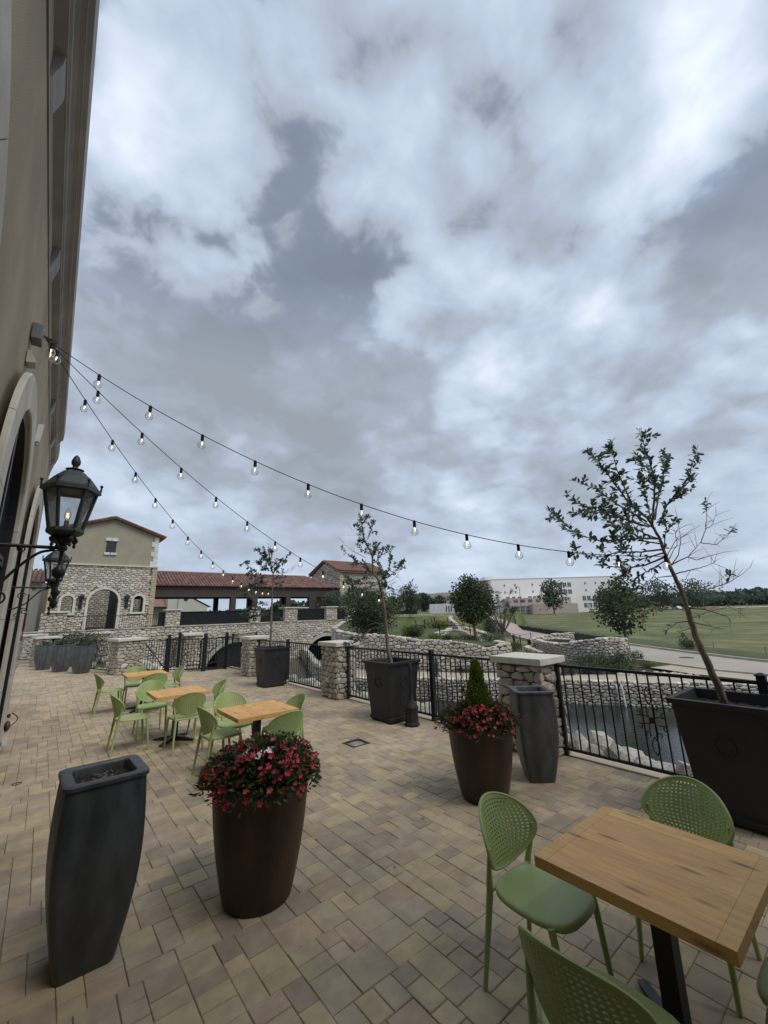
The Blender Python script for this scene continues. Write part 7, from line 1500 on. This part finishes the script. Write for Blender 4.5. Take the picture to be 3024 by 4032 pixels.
def car(x, y, z, rz, label, body):
    t = thing('parked_car', label, 'car', (x, y, z), rz, 'cars parked beyond the field'); L, Wd = 2.3, 0.9; m = MB()
    pr = [(-L, 0.35), (-L, 0.85), (-L*0.9, 0.98), (-L*0.55, 1.0), (L*0.35, 0.98), (L*0.92, 0.85), (L, 0.65), (L, 0.35)]
    m.loft([[(a, -Wd, b) for a, b in pr], [(a, Wd, b) for a, b in pr]]); o = m.build('body', CARP, t); o.color = body+(1,)
    m = MB(); pr = [(-L*0.78, 0.98), (-L*0.62, 1.42), (-L*0.1, 1.48), (L*0.22, 1.40), (L*0.48, 0.98)]; m.loft([[(a, -Wd*0.86, b) for a, b in pr], [(a, Wd*0.86, b) for a, b in pr]]); m.build('cabin_glass', DGLASS, t)
    m = MB(); m.box(-L*0.6, L*0.2, -Wd*0.8, Wd*0.8, 1.43, 1.5); o = m.build('roof_panel', CARP, t); o.color = body+(1,)
    for sx in (-0.62, 0.62):
        for sy in (-1, 1): m = MB(); m.tube([(sx*L, sy*(Wd-0.15), 0.33), (sx*L, sy*(Wd+0.02), 0.33)], 0.33, 14); m.build('wheel', RUBBER, t)
cl_ = [(1.15, 1.15, 1.15), (1.1, 1.1, 1.12), (0.15, 0.16, 0.18), (1.15, 1.15, 1.13), (0.5, 0.5, 0.52), (1.1, 1.12, 1.15), (0.2, 0.2, 0.25), (0.3, 0.33, 0.4)]
for k, (x, y, l) in enumerate(((186.5, 79.6, 'white car parked left of the road tree crown'), (183.0, 83.0, 'dark car next to the white sign on the far lot'), (189.5, 76.8, 'white car in the gap left of the road tree'), (204.3, 65.3, 'white car just left of the leaning trunk, left of a pair'), (207.5, 63.0, 'grey car between two white cars by the leaning trunk'), (210.5, 60.2, 'white car just left of the leaning trunk, right of a pair'), (213.5, 57.6, 'dark car behind the leaning trunk'), (196, 72, 'blue grey car half hidden by the road tree'))): car(x, y, terrain(x, y)-0.05, 0.9+0.1*math.sin(k), l, cl_[k])
for k, (x, y) in enumerate(((159.0, 102.4), (172.0, 103.5))):
    t = thing('street_lamp', ('tall dark street lamp at the field edge in front of the pink podium', 'shorter dark lamp post beside the far tree')[k], 'street lamp', (x, y, -1.2), 0, 'street lamps'); h = (12.6, 5.2)[k]
    m = MB(); m.lathe([(0.28, 0), (0.22, 0.5), (0.13, 0.8), (0.09, h-1.2)], n=10); m.build('pole', IRON, t); m = MB(); m.tube([(0, 0, h-1.3), (ux.x*-0.5, ux.y*-0.5, h-0.7), (ux.x*-1.2, ux.y*-1.2, h-0.75), (ux.x*-1.3, ux.y*-1.3, h-1.0)], 0.08, 6); m.build('arm', IRON, t); m = MB(); m.lathe([(0.15, -1.9), (0.38, -1.2), (0.4, -1.0), (0.1, -0.8)], ux.x*-1.3, ux.y*-1.3, h, 10); m.build('lamp_head', IRON, t)
sg = thing('road_sign', 'small white road sign on a post by the far lot', 'sign', (181.0, 83.8, -1.0)); m = MB(); m.tube([(0, 0, 0), (0, 0, 2.2)], 0.06, 6); m.build('post', IRON, sg); m = MB(); m.box(-0.5, 0.5, -0.5, 0.5, 1.9, 3.4); m.build('panel', WHITEP, sg)
FT = 'trees along the far side of the field'
for k, (x, y, z, h, w, l) in enumerate(((164.5, 90.7, -1.0, 14.0, 12.0, 'large green tree standing before the white building'), (187.5, 77.5, -1.2, 9.5, 11.5, 'wide green tree right of the pavilion'), (197.0, 73.0, -1.2, 9.5, 12.0, 'green tree behind the crown of the road tree'), (210, 66, -1.2, 13.0, 17, 'broad dark tree left of the leaning trunk'), (223, 56, -1.2, 12.5, 18, 'broad dark tree right of the leaning trunk'),
        (128.5, 131.0, 0.2, 9.0, 7.5, 'dark green tree left of the site trailer'), (134, 127, 0.2, 7.5, 7.0, 'dark green tree behind the site trailer'), (120, 141, 0.3, 7.5, 8.0, 'dark tree farther left of the site trailer'), (138.0, 120.0, 0.2, 6.0, 7.0, 'low dark tree just right of the site trailer'))):
    tree('far_tree', x, y, z, h, w, l, 200+k, 1700, 0.75, 0.16, 0.3, FARLEAF, FT, lobes=18)
def woods(name, label, A, B, z0, h0, h1, depth, n, ls, seed):
    m = MB(); rg = random.Random(seed); A, B = Vector(A), Vector(B); d = (B-A).normalized(); nn = Vector((-d.y, d.x, 0)); nn = nn if nn.dot(A-CAMP) > 0 else -nn; V = []; F = []; C = []; L = (B-A).length; cr_ = int(L/(ls*3.4)); cs = []
    for k in range(cr_):
        for r in range(3): cs.append((L*(k+rg.random())/cr_, depth*(r+rg.random())/3, rg.uniform(0.75, 1.15)))
    for k in range(n):
        s, q, hk = cs[k % len(cs)]; u = s/L; H = (h0+(h1-h0)*u)*hk*(0.75+0.4*q/depth); w_ = ls*3.0; v = Vector((rg.gauss(0, 1), rg.gauss(0, 1), rg.gauss(0, 1))).normalized()
        p = A+d*(s+v.x*w_)+nn*(q+v.y*w_)+Vector((0, 0, z0+max(0.1, H*0.62+v.z*H*0.40))); o = Vector((rg.gauss(0, 1), rg.gauss(0, 1), rg.gauss(0, .8))).normalized(); x = o.cross(Vector((rg.gauss(0, 1), rg.gauss(0, 1), rg.gauss(0, 1)))).normalized(); l = ls*rg.uniform(.6, 1.3); i = len(V); V += [tuple(p), tuple(p+o*l*.5+x*l*.45), tuple(p+o*l), tuple(p+o*l*.5-x*l*.45)]; F.append((i, i+1, i+2, i+3)); c = (0.7+0.5*((k % len(cs))*0.618 % 1))*rg.uniform(.7, 1.3); C += [(c*0.95, c, c*1.05)]*4
    m.v, m.f, m.c = V, F, C; tag(m.build(name, FARLEAF, kind='stuff'), label, 'woods')
woods('far_woods', 'dense dark wood along the horizon on the right', (300, 130, 0), (420, -160, 0), -2, 8.5, 10.5, 60, 26000, 2.2, 301)
woods('far_woods', 'wooded hill rising behind the wood at the right edge', (520, 120, 0), (620, -240, 0), -3, 12, 27, 120, 16000, 4.5, 302)
woods('far_woods', 'distant trees along the horizon left of the white building', (60, 260, 0), (330, 200, 0), -1, 4.5, 8, 40, 12000, 2.6, 303)
woods('far_woods', 'small wooded rise seen through the breezeway', (86, 182, 0), (100, 176, 0), 0, 8.5, 5, 14, 3500, 1.8, 304)
# pale bank across the far edge of the field
pb_ = MB(); pb_.box(0, 1, 0, 1, 0, 1); rd = thing('far_road_bank', 'pale strip of bare ground and road at the far right edge of the field', 'embankment'); m = MB(); m.add([(225, 48, -1.3), (262, -60, -1.3), (268, -58, -0.5), (231, 50, -0.7), (240, 52, -0.7), (276, -56, -0.5)], [(0, 1, 2, 3), (3, 2, 5, 4)]); m.build('bank', ROCK, rd)
